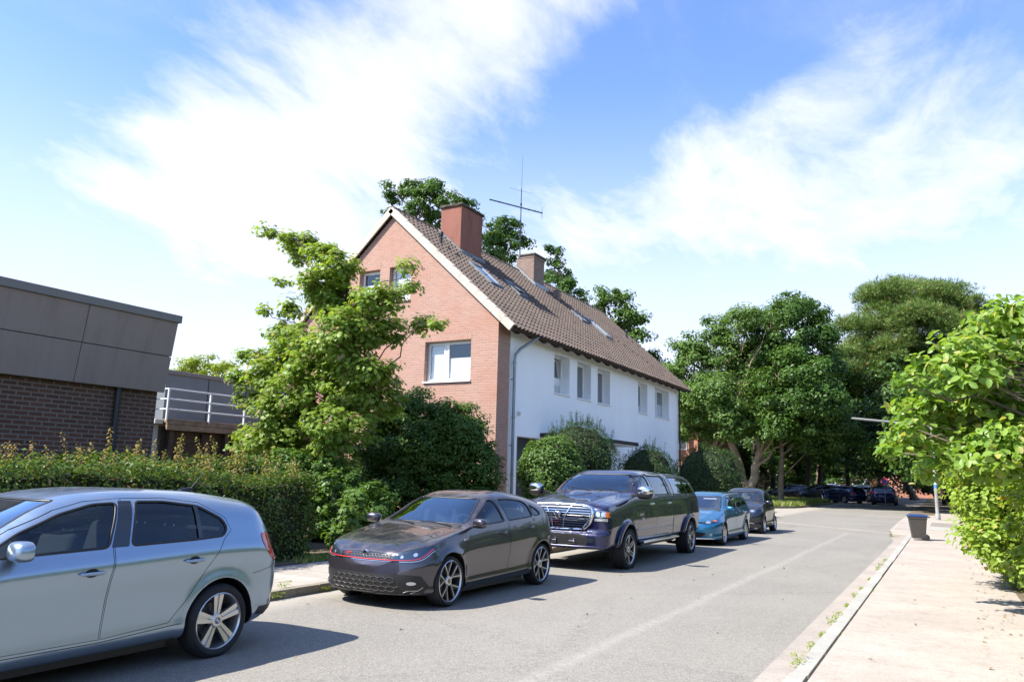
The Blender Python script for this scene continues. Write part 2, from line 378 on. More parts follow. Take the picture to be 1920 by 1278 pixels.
# verge of soil under the right hedge and the dirt in the tree shade beyond the crossing
sheet('verge', [(0.95, -30), (14, -30), (14, 70), (0.35, 70), (0.45, 40), (0.62, 26), (0.8, 11)], 0.0590, 'soil')
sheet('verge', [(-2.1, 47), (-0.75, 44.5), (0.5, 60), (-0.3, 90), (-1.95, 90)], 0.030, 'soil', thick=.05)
# left pavement: old kerb, slabs
lk = MB(); y = -6.0
while y < 29.0:
    lk.box(-7.56+rk.uniform(-.006,.006), -7.42+rk.uniform(-.008,.008), y+.005, y+.995, -.05, .105+rk.uniform(-.006,.006)); y += 1
tag(lk.build('kerb', MATS['old_kerb'], bevel=.01), kind='structure')
sheet('pavement', [(-9.25, -30), (-7.555, -30), (-7.555, 29.2), (-9.3, 31.4)], 0.10, 'slab_paving', thick=.12)
sheet('garden_ground', [(-60, -30), (-9.25, -30), (-9.3, 31.4), (-60, 31.4)], 0.112, 'soil')
sheet('bounce_forecourt', [(-12.0, 19.2), (-9.26, 19.2), (-9.26, 31.0), (-9.8, 39.0), (-12.0, 39.0)], 0.118, 'slab_paving')  # pale slabs added to bounce light on to the white wall
sheet('island_ground', [(-9.7, 48.2), (-8.6, 50.8), (-8.1, 55), (-8.2, 66), (-24, 66), (-24, 46.2)], 0.10, 'earth_ground', thick=.12)
ik = MB()
ip = [(-24, 46.05), (-9.9, 48.0), (-8.6, 50.6), (-8.05, 55), (-8.1, 66)]
for a, b_ in zip(ip[:-1], ip[1:]): ik.bar((a[0], a[1], .06), (b_[0], b_[1], .06), .13, .12)
tag(ik.build('kerb', MATS['old_kerb']), kind='structure')
# ---------------------------------------------------------------- building materials
brickmat('gable_brick', (0.465, 0.262, 0.200), (0.385, 0.212, 0.160), (0.41, 0.32, 0.26), bw=0.24, bh=0.0833, ms=0.013, weather=0.45, dark=(0.41, 0.165, 0.10), bump=1.0)
brickmat('lintel_brick', (0.45, 0.243, 0.18), (0.385, 0.202, 0.148), (0.41, 0.32, 0.26), bw=0.0833, bh=0.25, ms=0.012, weather=0.2, dark=(0.38, 0.14, 0.09), bump=0.9)
brickmat('dark_brick', (0.100, 0.050, 0.034), (0.150, 0.070, 0.046), (0.22, 0.175, 0.14), bw=0.25, bh=0.0833, ms=0.014, weather=0.3, dark=(0.05, 0.035, 0.03), bump=0.7)
brickmat('chimney_brick', (0.27, 0.17, 0.13), (0.20, 0.12, 0.095), (0.30, 0.26, 0.22), bw=0.22, bh=0.075, ms=0.012, weather=0.5, dark=(0.10, 0.08, 0.07))
brickmat('far_brick', (0.50, 0.17, 0.09), (0.42, 0.14, 0.08), (0.40, 0.30, 0.24), weather=0.2)
def render_mat(name, col, stain, amt=0.4, scl=(3.0, 3.0, 0.25)):
    m, bb = newmat(name)
    tc = bb.n('ShaderNodeTexCoord'); o = tc.outputs['Object']
    mp = bb.n('ShaderNodeMapping', {0: o, 3: scl})
    st = bb.n('ShaderNodeTexNoise', {'Vector': mp.outputs[0], 'Scale': 1.0, 'Detail': 7.0, 'Roughness': 0.65})
    fi = bb.n('ShaderNodeTexNoise', {'Vector': o, 'Scale': 60.0, 'Detail': 4.0})
    c = bb.mixc(bb.m('MULTIPLY', bb.ss(st.outputs[0], 0.42, 0.78), amt), col, stain)
    bp = bb.n('ShaderNodeBump', {'Height': fi.outputs[0], 'Strength': 0.3, 'Distance': 0.004})
    p = bb.n('ShaderNodeBsdfPrincipled', {'Base Color': c, 'Roughness': 0.9, 'Specular IOR Level': 0.2, 'Normal': bp.outputs[0]})
    return fin(m, bb, p.outputs[0])
render_mat('white_render', (0.88, 0.885, 0.88), (0.72, 0.71, 0.67), 0.30, (1.0, 1.0, .35))
render_mat('red_render', (0.265, 0.115, 0.085), (0.095, 0.048, 0.040), 0.75, (2.0, 2.0, .5))
render_mat('fascia_board', (0.275, 0.220, 0.190), (0.215, 0.160, 0.138), 0.8)
render_mat('fascia_cap', (0.20, 0.185, 0.17), (0.15, 0.14, 0.13), 0.3)
render_mat('grey_cladding', (0.165, 0.185, 0.20), (0.12, 0.135, 0.15), 0.4)
render_mat('cream_verge', (0.52, 0.46, 0.39), (0.32, 0.27, 0.215), 0.6)
render_mat('pale_wall', (0.62, 0.60, 0.55), (0.45, 0.42, 0.36), 0.4)
def tile_mat():
    m, bb = newmat('roof_tile')
    tc = bb.n('ShaderNodeTexCoord'); o = tc.outputs['Object']; g = bb.n('ShaderNodeNewGeometry')
    a = bb.n('ShaderNodeTexNoise', {'Vector': o, 'Scale': 0.9, 'Detail': 8.0, 'Roughness': 0.75})
    f = bb.n('ShaderNodeTexNoise', {'Vector': o, 'Scale': 14.0, 'Detail': 6.0, 'Roughness': 0.7})
    c = bb.mixc(bb.ss(a.outputs[0], 0.3, 0.7), (0.122, 0.090, 0.074), (0.078, 0.062, 0.054))
    c = bb.mixc(bb.m('MULTIPLY', g.outputs['Random Per Island'], 0.45), c, (0.165, 0.125, 0.10))
    c = bb.mixc(bb.m('MULTIPLY', bb.ss(f.outputs[0], 0.5, 0.8), 0.45), c, (0.24, 0.215, 0.18))
    c = bb.mixc(bb.m('MULTIPLY', bb.ss(f.outputs[0], 0.5, 0.25), 0.45), c, (0.07, 0.055, 0.045))
    bp = bb.n('ShaderNodeBump', {'Height': f.outputs[0], 'Strength': 0.4, 'Distance': 0.006})
    p = bb.n('ShaderNodeBsdfPrincipled', {'Base Color': c, 'Roughness': 0.8, 'Specular IOR Level': 0.3, 'Normal': bp.outputs[0]})
    return fin(m, bb, p.outputs[0])
tile_mat()
pbr('pvc_white', (0.80, 0.80, 0.78), 0.35)
pbr('blind_white', (0.85, 0.85, 0.83), 0.8)
pbr('curtain', (0.80, 0.80, 0.79), 0.9)
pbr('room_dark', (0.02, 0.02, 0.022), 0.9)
pbr('zinc', (0.30, 0.33, 0.35), 0.45, 0.6, var=0.25, vscale=2.0)
pbr('lead', (0.20, 0.22, 0.24), 0.6, 0.3, var=0.3)
pbr('dark_wood', (0.045, 0.030, 0.022), 0.8, var=0.4, vscale=5)
pbr('deck_wood', (0.30, 0.215, 0.14), 0.85, var=0.45, vscale=4, bump=.3)
pbr('fence_wood', (0.115, 0.075, 0.052), 0.9, var=0.5, vscale=3, bump=.4)
pbr('dark_metal', (0.03, 0.032, 0.035), 0.5, 0.3)
pbr('galv', (0.55, 0.57, 0.58), 0.4, 0.7)
pbr('rail_paint', (0.62, 0.64, 0.65), 0.5)
pbr('mossy_cap', (0.16, 0.14, 0.11), 0.95, var=0.6, vscale=8, bump=.8, bscale=20)
glassmat('window_glass', (0.95, 0.96, 0.96), 1.1)

# ---------------------------------------------------------------- house
HX0, HX1, HY0, HYB, HY1 = -20.88, -12.0, 20.20, 20.95, 38.70
AX, AZ, KS = -16.44, 10.69, 0.9107
th = math.atan(KS); ct, st_ = math.cos(th), math.sin(th)
house = empty('brick_house', (AX, HY0, 0))
tag(house, 'gabled house of red brick and white render under a brown tiled roof with two chimneys', 'house')
def hchild(o, p=house):
    # parts are modelled in world coordinates: keep them there
    o.parent = p
    off = Vector((0, 0, 0)); q = p
    while q is not None: off += q.location if q.type == 'EMPTY' or True else Vector(); q = q.parent
    o.location = -off
    return o
prof = lambda x0, x1, zt: [(x0, 0), (x1, 0), (x1, 6.38), (AX, zt), (x0, 6.38)]
GW = [(-14.80, -13.00, 4.50, 5.84), (-17.80, -16.88, 7.35, 8.56), (-16.46, -15.54, 7.35, 8.58)]
WW = [(24.22, 25.50), (26.18, 27.47), (28.14, 29.45), (32.78, 34.02), (35.08, 37.20)]
ZS, ZH = 4.52, 5.92
o = MB().prism(prof(HX0, HX1, 10.40), 'Y', HY0, HYB).build('brick_wall', MATS['gable_brick'], fix=True)
boolean(o, [MB().box(x0, x1, HY0-.2, HY0+.62, z0, z1) for x0, x1, z0, z1 in GW]); hchild(o)
o = MB().prism(prof(HX0+.02, HX1-.025, 10.38), 'Y', HYB, HY1).build('rendered_wall', MATS['white_render'], fix=True)
boolean(o, [MB().box(HX1-.75, HX1+.2, y0, y1, ZS, ZH) for y0, y1 in WW]+[MB().box(HX1-.5, HX1+.2, 21.6, 24.1, -.2, 2.84)]); hchild(o)
def window(plane, a0, a1, z0, z1, at, ncase, blinds, mull=None, open_=None):
    """plane 'Y': in a wall facing -Y standing at y=at; plane 'X': in a wall facing +X at x=at. a = coordinate along the wall"""
    sg = 1 if plane == 'Y' else -1
    def box(m, u0, u1, d0, d1, w0, w1):
        # d = depth behind the outer face of the frame
        e0, e1 = at+sg*d0, at+sg*d1
        if e0 > e1: e0, e1 = e1, e0
        if plane == 'Y': m.box(u0, u1, e0, e1, w0, w1)
        else: m.box(e0, e1, u0, u1, w0, w1)
    fw = .055
    m = MB()
    box(m, a0, a0+fw, 0, .07, z0, z1); box(m, a1-fw, a1, 0, .07, z0, z1); box(m, a0+fw, a1-fw, .001, .07, z0, z0+fw); box(m, a0+fw, a1-fw, .001, .07, z1-fw, z1)
    edges = [a0] + (mull or [a0+(a1-a0)*i/ncase for i in range(1, ncase)]) + [a1]
    for e in edges[1:-1]: box(m, e-.05, e+.05, .0005, .07, z0+fw, z1-fw)
    root = hchild(m.build('window', MATS['pvc_white'], bevel=.006))
    for i in range(len(edges)-1):
        c0 = edges[i]+(fw if i == 0 else .05); c1 = edges[i+1]-(fw if i == len(edges)-2 else .05)
        s = MB(); w = .045
        box(s, c0, c0+w, -.018, .05, z0+fw, z1-fw); box(s, c1-w, c1, -.018, .05, z0+fw, z1-fw); box(s, c0+w, c1-w, -.017, .05, z0+fw, z0+fw+w); box(s, c0+w, c1-w, -.017, .05, z1-fw-w, z1-fw)
        if open_ == i:
            # tilted casement leaning into the room
            co = Vector((at, (c0+c1)/2, z0+fw))
            s.v = [tuple(Matrix.Rotation(math.radians(9)*(-1 if plane == 'X' else 1), 3, 'Y' if plane == 'X' else 'X') @ (Vector(p)-co) + co) for p in s.v]
        so_ = s.build('sash', MATS['pvc_white'], bevel=.004); so_.parent = root
        g = MB(); box(g, c0+w-.002, c1-w+.002, .012, .018, z0+fw+w-.002, z1-fw-w+.002)
        if open_ == i:
            g.v = [tuple(Matrix.Rotation(math.radians(9)*(-1 if plane == 'X' else 1), 3, 'Y' if plane == 'X' else 'X') @ (Vector(p)-co) + co) for p in g.v]
        go = g.build('pane', MATS['window_glass']); go.parent = root
        kind = blinds[i]
        if kind:
            bm_ = MB(); zt = z0+fw+w+(z1-z0-2*fw-2*w)*kind[1]
            zb = z0+fw+w+(z1-z0-2*fw-2*w)*kind[0]
            if kind[2] == 'blind':
                n = max(3, int((zt-zb)/.045))
                for k in range(n):
                    q0 = zb+(zt-zb)*k/n; q1 = zb+(zt-zb)*(k+1)/n
                    box(bm_, c0+w, c1-w, .045+.008*(k % 2), .055+.008*(k % 2), q0, q1)
            else:
                n = 14
                for k in range(n):
                    q0 = c0+w+(c1-c0-2*w)*k/n; q1 = c0+w+(c1-c0-2*w)*(k+1)/n
                    box(bm_, q0, q1, .06+.012*(k % 2), .075+.012*(k % 2), zb, zt)
            bo = bm_.build('blind' if kind[2] == 'blind' else 'curtain', MATS['blind_white'] if kind[2] == 'blind' else MATS['curtain']); bo.parent = root
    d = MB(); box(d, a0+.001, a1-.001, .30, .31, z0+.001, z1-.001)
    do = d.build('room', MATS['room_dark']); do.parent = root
    return root
def sill(plane, a0, a1, z, face, mat='pvc_white', back=.3, out=.05, t=.035):
    m = MB()
    if plane == 'Y': m.box(a0-.02, a1+.02, face-out, face+back, z-t, z)
    else: m.box(face-back, face+out, a0-.03, a1+.03, z-t, z)
    return hchild(m.build('window_sill', MATS[mat], bevel=.006))
window('Y', -14.80, -13.00, 4.52, 5.84, HY0+.20, 2, [(0.0, 1.0, 'curtain'), (0.0, 0.60, 'blind')], mull=[-14.05])
window('Y', -17.80, -16.88, 7.37, 8.56, HY0+.20, 1, [(0.0, .62, 'blind')])
window('Y', -16.46, -15.54, 7.37, 8.58, HY0+.20, 1, [(0.0, 1.0, 'curtain')])
for x0, x1, z0, z1 in GW: sill('Y', x0, x1, z0+.022, HY0, back=.2, out=.06, t=.05)
for (x0, x1, z0, z1) in GW:
    hchild(MB().box(x0-.02, x1+.02, HY0-.006, HY0+.10, z1+.001, z1+.25).build('lintel', MATS['lintel_brick']))
for i, (y0, y1) in enumerate(WW):
    window('X', y0, y1, ZS+.0, ZH, HX1-.34, 2 if i == 4 else 1, [(0, .25, 'blind')]*1 if i == 3 else ([(0, .55, 'curtain'), (0, .5, 'curtain')] if i in (4,) else [(0, .45, 'curtain')] if i == 0 else [None]), open_=0 if i == 0 else None)
    sill('X', y0, y1, ZS-.002, HX1-.025, back=.3, out=.06, t=.04)
# garage front in shade, dark canopy, downpipe, socket
hchild(MB().box(HX1-.46, HX1-.42, 21.605, 24.095, .1, 2.835).build('garage_door', pbr('garage_dark', (0.05, 0.055, 0.06), .5)))
m = MB().box(HX1-.03, HX1+.95, 23.2, 30.15, 2.90, 3.03); hchild(m.build('canopy', MATS['dark_metal'], bevel=.01))
hchild(MB().box(HX1+.02, HX1+.90, 23.25, 30.10, 2.85, 2.898).build('canopy_soffit', MATS['pale_wall']))
dp = MB().tube([(-11.50, 22.05, 6.26), (-11.52, 21.98, 6.10), (-11.62, 21.75, 5.92), (-11.82, 21.32, 5.62), (-11.90, 21.16, 5.42), (-11.915, 21.13, 5.2), (-11.915, 21.13, 0.1)], .05, 14)
for z in (5.15, 3.4, 1.6): dp.lathe([(.05, -.03), (.062, -.03), (.062, .03), (.05, .03)], (-11.915, 21.13, z), 'Z', 14)
for z in (4.6, 2.5): dp.box(-12.03, -11.91, 21.10, 21.16, z, z+.03)
hchild(dp.build('downpipe', MATS['zinc'], angle=.7))
hchild(MB().box(-12.03, -11.95, 21.55, 21.68, 3.50, 3.63).lathe([(0, 0), (.045, 0), (.055, .03), (0, .04)], (-11.95, 21.61, 3.56), 'X', 12).build('wall_lamp', MATS['rail_paint'], bevel=.004))
# corner strip where the render meets the brick, and far corner pipe
hchild(MB().box(HX1-.03, HX1-.002, HYB+.001, HYB+.05, 0, 6.3).build('corner_strip', MATS['pale_wall']))
hchild(MB().tube([(-11.9, 38.55, 6.1), (-11.9, 38.55, .1)], .04, 8).build('downpipe', MATS['dark_wood']))

# ---- roof
def RS(s, y, h, side=1):
    return (AX+side*(s*ct+h*st_), y, AZ-s*st_+h*ct)
SL = (16.44-11.42)/ct            # slope length to the eave
Y0R, Y1R = 20.12, 38.92
def tiles(side):
    """pantile courses as wavy strips with a step at each lower edge; every course overlaps the one below"""
    rows = 22; per = 0.25; ncol = int((Y1R-Y0R)/per); seg = 8
    vs = []; fs = []; rt = random.Random(5)
    rl = SL/rows
    for r in range(rows):
        s0 = r*rl-.02; s1 = (r+1)*rl+.04
        for c in range(ncol):
            base = len(vs); jit = rt.uniform(-.006, .006); jh = rt.uniform(-.005, .005)
            for k in range(seg+1):
                ph = k/seg; y = Y0R+(c+ph)*per
                wv = .036*math.cos(2*PI*(ph-.30)) + .013*math.cos(4*PI*(ph-.30))
                for (s, h) in ((s0, .012), (s1+jit, .062), (s1+jit, .018), ):
                    vs.append(RS(s, y, h+wv+jh*(s == s1+jit), side))
            for k in range(seg):
                a = base+k*3; q = base+(k+1)*3
                f1 = (a, a+1, q+1, q); f2 = (a+1, a+2, q+2, q+1)
                if side < 0: f1, f2 = tuple(reversed(f1)), tuple(reversed(f2))
                fs += [f1, f2]
    m = MB(); m.v = vs; m.f = fs
    return m
pr = []
for s in (1, -1):
    o = tiles(s).build('roof_tiles', MATS['roof_tile'], angle=math.radians(50)); hchild(o); pr.append(o)
# timber deck of the roof below the tiles, butting at the ridge
for s in (1, -1):
    pts = [RS(0.02, 0, -.02, s), RS(SL-.03, 0, -.02, s), RS(SL-.03, 0, -.14, s), RS(0.14, 0, -.14, s)]
    hchild(MB().prism([(p[0], p[2]) for p in pts], 'Y', Y0R+.06, Y1R-.05).build('roof_deck', MATS['dark_wood'], fix=True))
# ridge tiles
rd = MB(); y = Y0R-.02
while y < Y1R-.05:
    L = min(.42, Y1R-y); ring = []
    for e, (yy, rr) in enumerate(((y, .125), (y+L, .105))):
        for k in range(9):
            a = PI*k/8; ring.append((AX+math.cos(a)*rr*1.15, yy, AZ-.02+math.sin(a)*rr))
    rd.add(ring, [(k, k+1, k+10, k+9) for k in range(8)]+[tuple(range(9))]); y += .40
hchild(rd.build('ridge_tiles', MATS['roof_tile'], angle=.9))
# verge: cream concrete pieces along the near gable and the far one
for s in (1, -1):
    vg = MB(); n = 15
    for k in range(n):
        a = SL*k/n+.004; q = SL*(k+1)/n-.004; dz = .004*(k % 2)
        pa = [RS(a, 0, .055+dz, s), RS(q, 0, .065+dz, s), RS(q, 0, -.17, s), RS(a, 0, -.17, s)]
        vg.prism([(p[0], p[2]) for p in pa], 'Y', Y0R-.07, Y0R-.012)
        pa = [RS(a, 0, .07+dz, s), RS(q, 0, .082+dz, s), RS(q, 0, .052, s), RS(a, 0, .045, s)]
        vg.prism([(p[0], p[2]) for p in pa], 'Y', Y0R-.011, Y0R+.12)
    hchild(vg.build('verge', MATS['cream_verge'], fix=True))
vg = MB()
pa = [RS(0, 0, .05), RS(SL, 0, .05), RS(SL, 0, -.17), RS(0, 0, -.17)]
vg.prism([(p[0], p[2]) for p in pa], 'Y', Y1R, Y1R+.04); hchild(vg.build('verge', MATS['dark_wood'], fix=True))
# rafter tails under the eave
for k in range(20):
    y = 20.75+k*.94
    pa = [RS(SL-.75, 0, -.142), RS(SL-.06, 0, -.142), RS(SL-.04, 0, -.20), RS(SL-.12, 0, -.26), RS(SL-.75, 0, -.30)]
    m = MB().prism([(p[0], p[2]) for p in pa], 'Y', y-.05, y+.05); m.tube([RS(SL-.14, y-.17, -.165), RS(SL-.14, y+.17, -.165)], .045, 8)
    hchild(m.build('rafter', MATS['dark_wood'], fix=True, angle=.6))
# chimneys
c1 = hchild(MB().box(-16.29, -15.36, 22.88, 24.38, 9.2, 11.56).build('chimney', MATS['red_render'], bevel=.012))
capm = MB().box(-16.34, -15.31, 22.83, 24.43, 11.561, 11.64).mesh('cap', bevel=.01)
capo = link('chimney_cap', capm, MATS['mossy_cap'], c1)
bmx = bmesh.new(); bmx.from_mesh(capm); bmesh.ops.subdivide_edges(bmx, edges=bmx.edges, cuts=6, use_grid_fill=True)
rr_ = random.Random(2)
for v in bmx.verts:
    if v.co.z > 11.60: v.co.z += rr_.uniform(-.02, .03)
    v.co.x += rr_.uniform(-.012, .012); v.co.y += rr_.uniform(-.012, .012)
bmx.to_mesh(capm); bmx.free()
fl = MB()
p = [RS(1.16*.9-.35, 22.78, .09), RS(1.75, 22.78, .09), RS(1.75, 24.50, .09), RS(.69, 24.50, .09)]
for (x0, x1, y0, y1) in ((-16.35, -15.22, 22.77, 22.87), (-16.35, -15.22, 24.39, 24.49), (-15.35, -15.22, 22.871, 24.389)):
    def zr(x): return AZ-(x-AX)*KS
    fl.add([(x0, y0, zr(x0)+.06), (x1, y0, zr(x1)+.06), (x1, y1, zr(x1)+.06), (x0, y1, zr(x0)+.06), (x0, y0, zr(x0)+.16), (x1, y0, zr(x1)+.16), (x1, y1, zr(x1)+.16), (x0, y1, zr(x0)+.16)],
           [(0,3,2,1),(4,5,6,7),(0,1,5,4),(1,2,6,5),(2,3,7,6),(3,0,4,7)])
fo = fl.build('flashing', MATS['lead']); fo.parent = c1
c2 = hchild(MB().box(-16.56, -15.66, 29.31, 30.33, 9.3, 11.28).box(-16.36, -15.64, 29.29, 30.35, 11.281, 11.40).build('chimney', MATS['chimney_brick'], bevel=.01))
MB().box(-16.40, -15.58, 29.24, 30.40, 11.401, 11.47).build('chimney_cap', MATS['mossy_cap'], c1 if False else c2, bevel=.01)
f2 = MB()
for (x0, x1, y0, y1) in ((-16.6, -15.5, 29.16, 29.30), (-15.655, -15.45, 29.301, 30.4)):
    f2.add([(x0, y0, zr(x0)+.06), (x1, y0, zr(x1)+.06), (x1, y1, zr(x1)+.06), (x0, y1, zr(x0)+.06), (x0, y0, zr(x0)+.2), (x1, y0, zr(x1)+.2), (x1, y1, zr(x1)+.2), (x0, y1, zr(x0)+.2)],
           [(0,3,2,1),(4,5,6,7),(0,1,5,4),(1,2,6,5),(2,3,7,6),(3,0,4,7)])
f2.build('flashing', MATS['zinc'], c2)
# roof windows, each lying a hand above the tiles
def skylight(x0, x1, y0, y1, lift=0.0):
    s0 = (x0-AX)/ct; s1 = (x1-AX)/ct
    def sb(m, a0, a1, b0, b1, h0, h1, L=0.0):
        pts = []
        for h in (h0, h1):
            for (s, y) in ((a0, b0), (a1, b0), (a1, b1), (a0, b1)):
                pts.append(RS(s, y, h+L*(s-s0)/(s1-s0)))
        m.add(pts, [(0,1,2,3),(7,6,5,4),(0,4,5,1),(1,5,6,2),(2,6,7,3),(3,7,4,0)])
    f = .07; m = MB()
    sb(m, s0-.05, s0+f, y0-.05, y1+.05, .0, .14); sb(m, s1-f, s1+.05, y0-.05, y1+.05, .0, .13)
    sb(m, s0+f, s1-f, y0-.05, y0+f, .0, .135); sb(m, s0+f, s1-f, y1-f, y1+.05, .0, .135)
    sb(m, s1+.05, s1+.22, y0-.04, y1+.04, .03, .075)
    r = hchild(m.build('roof_window', MATS['lead'], fix=True))
    m = MB(); sb(m, s0+f, s1-f, y0+f, y1-f, .10, .112, lift); m.build('pane', pbr('sky_glass', (.03, .04, .05), .03, spec=1.0, coat=1.0), r, fix=True)
    m = MB()
    for a0, a1, b0, b1 in ((s0+f-.005, s0+f+.03, y0+f, y1-f), (s1-f-.03, s1-f+.005, y0+f, y1-f), (s0+f, s1-f, y0+f, y0+f+.03), (s0+f, s1-f, y1-f-.03, y1-f)):
        sb(m, a0, a1, b0, b1, .113, .130, lift)
    m.build('sash', MATS['zinc'], r, fix=True)
skylight(-14.62, -13.72, 22.35, 23.13)
skylight(-14.42, -13.78, 24.55, 25.10, .10)
skylight(-14.48, -14.0, 30.75, 31.35)
skylight(-14.42, -13.42, 32.15, 32.87)
for (x, y, h, r) in ((-15.20, 21.40, .42, .055), (-14.35, 37.4, .45, .06)):
    z = zr(x); m = MB().tube([(x, y, z-.1), (x, y, z+h)], r, 12); m.lathe([(r*1.35, -.07), (r*1.5, 0), (r*1.2, .07), (0, .09)], (x, y, z+h), 'Z', 12)
    hchild(m.build('vent_pipe', MATS['dark_metal'], angle=.6))
m = MB(); x, y = -15.3, 30.95; z = zr(x); m.box(x-.14, x+.14, y-.12, y+.14, z-.1, z+.42); hchild(m.build('vent_box', MATS['chimney_brick'], bevel=.01))
# aerial with boom and whip
aer = empty('roof_aerial', (AX-.3, 29.2, 10.5)); tag(aer, 'thin metal roof aerial with a long boom beside the small brick chimney', 'aerial')
def ac(o): o.parent = aer; o.location = -aer.location; return o
mx_, my_ = -16.70, 29.85
ac(MB().tube([(mx_, my_, 10.2), (mx_, my_, 12.6), (mx_, my_, 14.9)], [.032, .028, .02], 8).lathe([(.02, -.06), (.05, -.06), (.05, .06), (.02, .06)], (mx_, my_, 13.15), 'Z', 8).lathe([(.02, -.05), (.045, -.05), (.045, .05), (.02, .05)], (mx_, my_, 14.1), 'Z', 8).build('mast', MATS['dark_metal']))
d = Vector((1.32, 2.64, 0)).normalized(); cpt = Vector((mx_, my_, 13.95))
bo = MB().bar(cpt-d*1.75, cpt+d*1.25, .045); pz = Vector((-d.y, d.x, 0))
for t in (-1.7, -1.2, -.7, .45, .8): bo.bar(cpt+d*t-pz*.03, cpt+d*t+pz*.03, .03, .06)
bo.tube([cpt+d*1.22-Vector((0,0,.30)), cpt+d*1.22+Vector((0,0,.30))], .012, 6)
ac(bo.build('boom', MATS['dark_metal']))
ac(MB().tube([(mx_, my_, 14.9), (mx_+.02, my_+.02, 16.6)], [.012, .006], 6).build('whip', MATS['dark_metal']))
ac(MB().bar((mx_-.28, my_-.62, 14.75), (mx_+.28, my_+.62, 14.8), .014).bar((mx_-.25, my_-.5, 12.9), (mx_, my_, 12.9), .02).bar((mx_-.25, my_-.5, 12.3), (mx_, my_, 12.3), .02).build('cross_rod', MATS['galv']))

# ---------------------------------------------------------------- flat roofed brick building at the left
hall = empty('flat_roofed_building', (-16, 2, 0)); tag(hall, 'single storey dark brick building with a grey panelled fascia and flat roof', 'building')
hc = lambda o: hchild(o, hall)
hc(MB().box(-26, -14.0, -14, 9.97, 0, 3.3).build('brick_wall', MATS['dark_brick']))
ys = [-14, -9.2, -4.85, -.52, 3.80, 8.13, 10.02]
def fx(z): return -13.84+(z-3.08)/(4.50-3.08)*.22
for i in range(len(ys)-1):
    for (z0, z1) in ((3.08, 3.80), (3.815, 4.505)):
        g = .006
        m = MB().prism([(fx(z0), z0), (fx(z1), z1), (fx(z1)-.05, z1), (fx(z0)-.05, z0)], 'Y', ys[i]+g, ys[i+1]-g)
        hc(m.build('fascia_panel', MATS['fascia_board'], fix=True, bevel=.003))
hc(MB().prism([(-14.2, 3.10), (fx(3.1)-.052, 3.10), (fx(4.5)-.052, 4.50), (-14.2, 4.5)], 'Y', -14, 10.0).build('fascia_core', MATS['dark_metal'], fix=True))
hc(MB().box(-26, fx(4.5)+.045, -14, 10.07, 4.507, 4.66).build('roof_edge', MATS['fascia_cap'], bevel=.008))
hc(MB().tube([(-13.93, 9.08, 3.08), (-13.93, 9.08, .1)], .05, 12).build('downpipe', MATS['dark_metal'], angle=.6))

# ---------------------------------------------------------------- raised deck, grey block and fence between the two houses
deck = empty('raised_deck', (-19, 15.5, 0)); tag(deck, 'raised wooden deck with pale metal railing in front of the grey block', 'deck')
dc = lambda o: hchild(o, deck)
m = MB()
for z0, z1 in ((2.55, 2.695), (2.705, 2.85)): m.box(-18.05, -17.98, 13.2, 19.6, z0, z1)
dc(m.build('edge_beam', MATS['deck_wood'], bevel=.008))
dc(MB().box(-21.9, -18.051, 13.2, 19.6, 2.75, 2.84).build('platform', MATS['deck_wood']))
rm = MB()
for z in (3.10, 3.37, 3.64): rm.tube([(-18.0, 13.15, z), (-18.0, 19.6, z)], .022, 8)
for y in (13.17, 14.52, 15.75, 16.95, 18.2, 19.4): rm.bar((-18.0, y, 2.8), (-18.0, y, 3.66), .045)
for z in (3.10, 3.37, 3.64): rm.tube([(-18.0, 13.17, z), (-19.9, 13.17, z)], .02, 8)
dc(rm.build('railing', MATS['rail_paint']))
for y in (13.35, 15.2, 17.1, 19.0): dc(MB().box(-18.2, -18.06, y, y+.14, 0, 2.74).build('post', MATS['fence_wood']))
blk = empty('grey_block', (-24, 19, 0)); tag(blk, 'grey metal clad block with a flat roof behind the deck railing', 'building')
hchild(MB().box(-30, -20.0, 14.5, 27, 0, 4.30).build('cladding', MATS['grey_cladding']), blk)
hchild(MB().box(-30.05, -19.95, 14.45, 27.05, 4.301, 4.42).build('roof_edge', MATS['fascia_cap'], bevel=.01), blk)
m = MB()
for y in (16.0, 17.5, 19.0, 20.5, 22): m.box(-19.998, -19.985, y-.01, y+.01, 0, 4.3)
hchild(m.build('seam', MATS['dark_metal']), blk)
wb = empty('wall_stub', (-18.9, 13.6, 0)); tag(wb, 'white upright slab at the near end of the deck railing', 'wall')
hchild(MB().box(-19.35, -18.42, 13.0, 13.12, 2.83, 3.56).build('slab', MATS['white_render'], bevel=.01), wb)
hchild(MB().box(-19.45, -18.15, 12.95, 13.19, 2.70, 2.828).box(-19.4, -18.3, 12.99, 13.18, 0, 2.69).build('coping', MATS['pale_wall'], bevel=.01), wb)
fn = empty('board_fence', (-18, 16, 0)); tag(fn, 'dark weathered board fence under the raised deck', 'fence')
m = MB(); rf = random.Random(7); 
for i in range(13):
    z = .15+i*.185; m.box(-18.26+rf.uniform(-.008, .008), -18.235+rf.uniform(-.004, .006), 13.25, 19.6, z, z+.178)
hchild(m.build('boards', MATS['fence_wood']), fn)
m = MB()
for y in (13.6, 14.5, 15.55, 16.6, 17.7, 18.8): m.box(-18.225, -18.16, y-.04, y+.04, 0, 2.5)
hchild(m.build('batten', MATS['dark_wood']), fn)

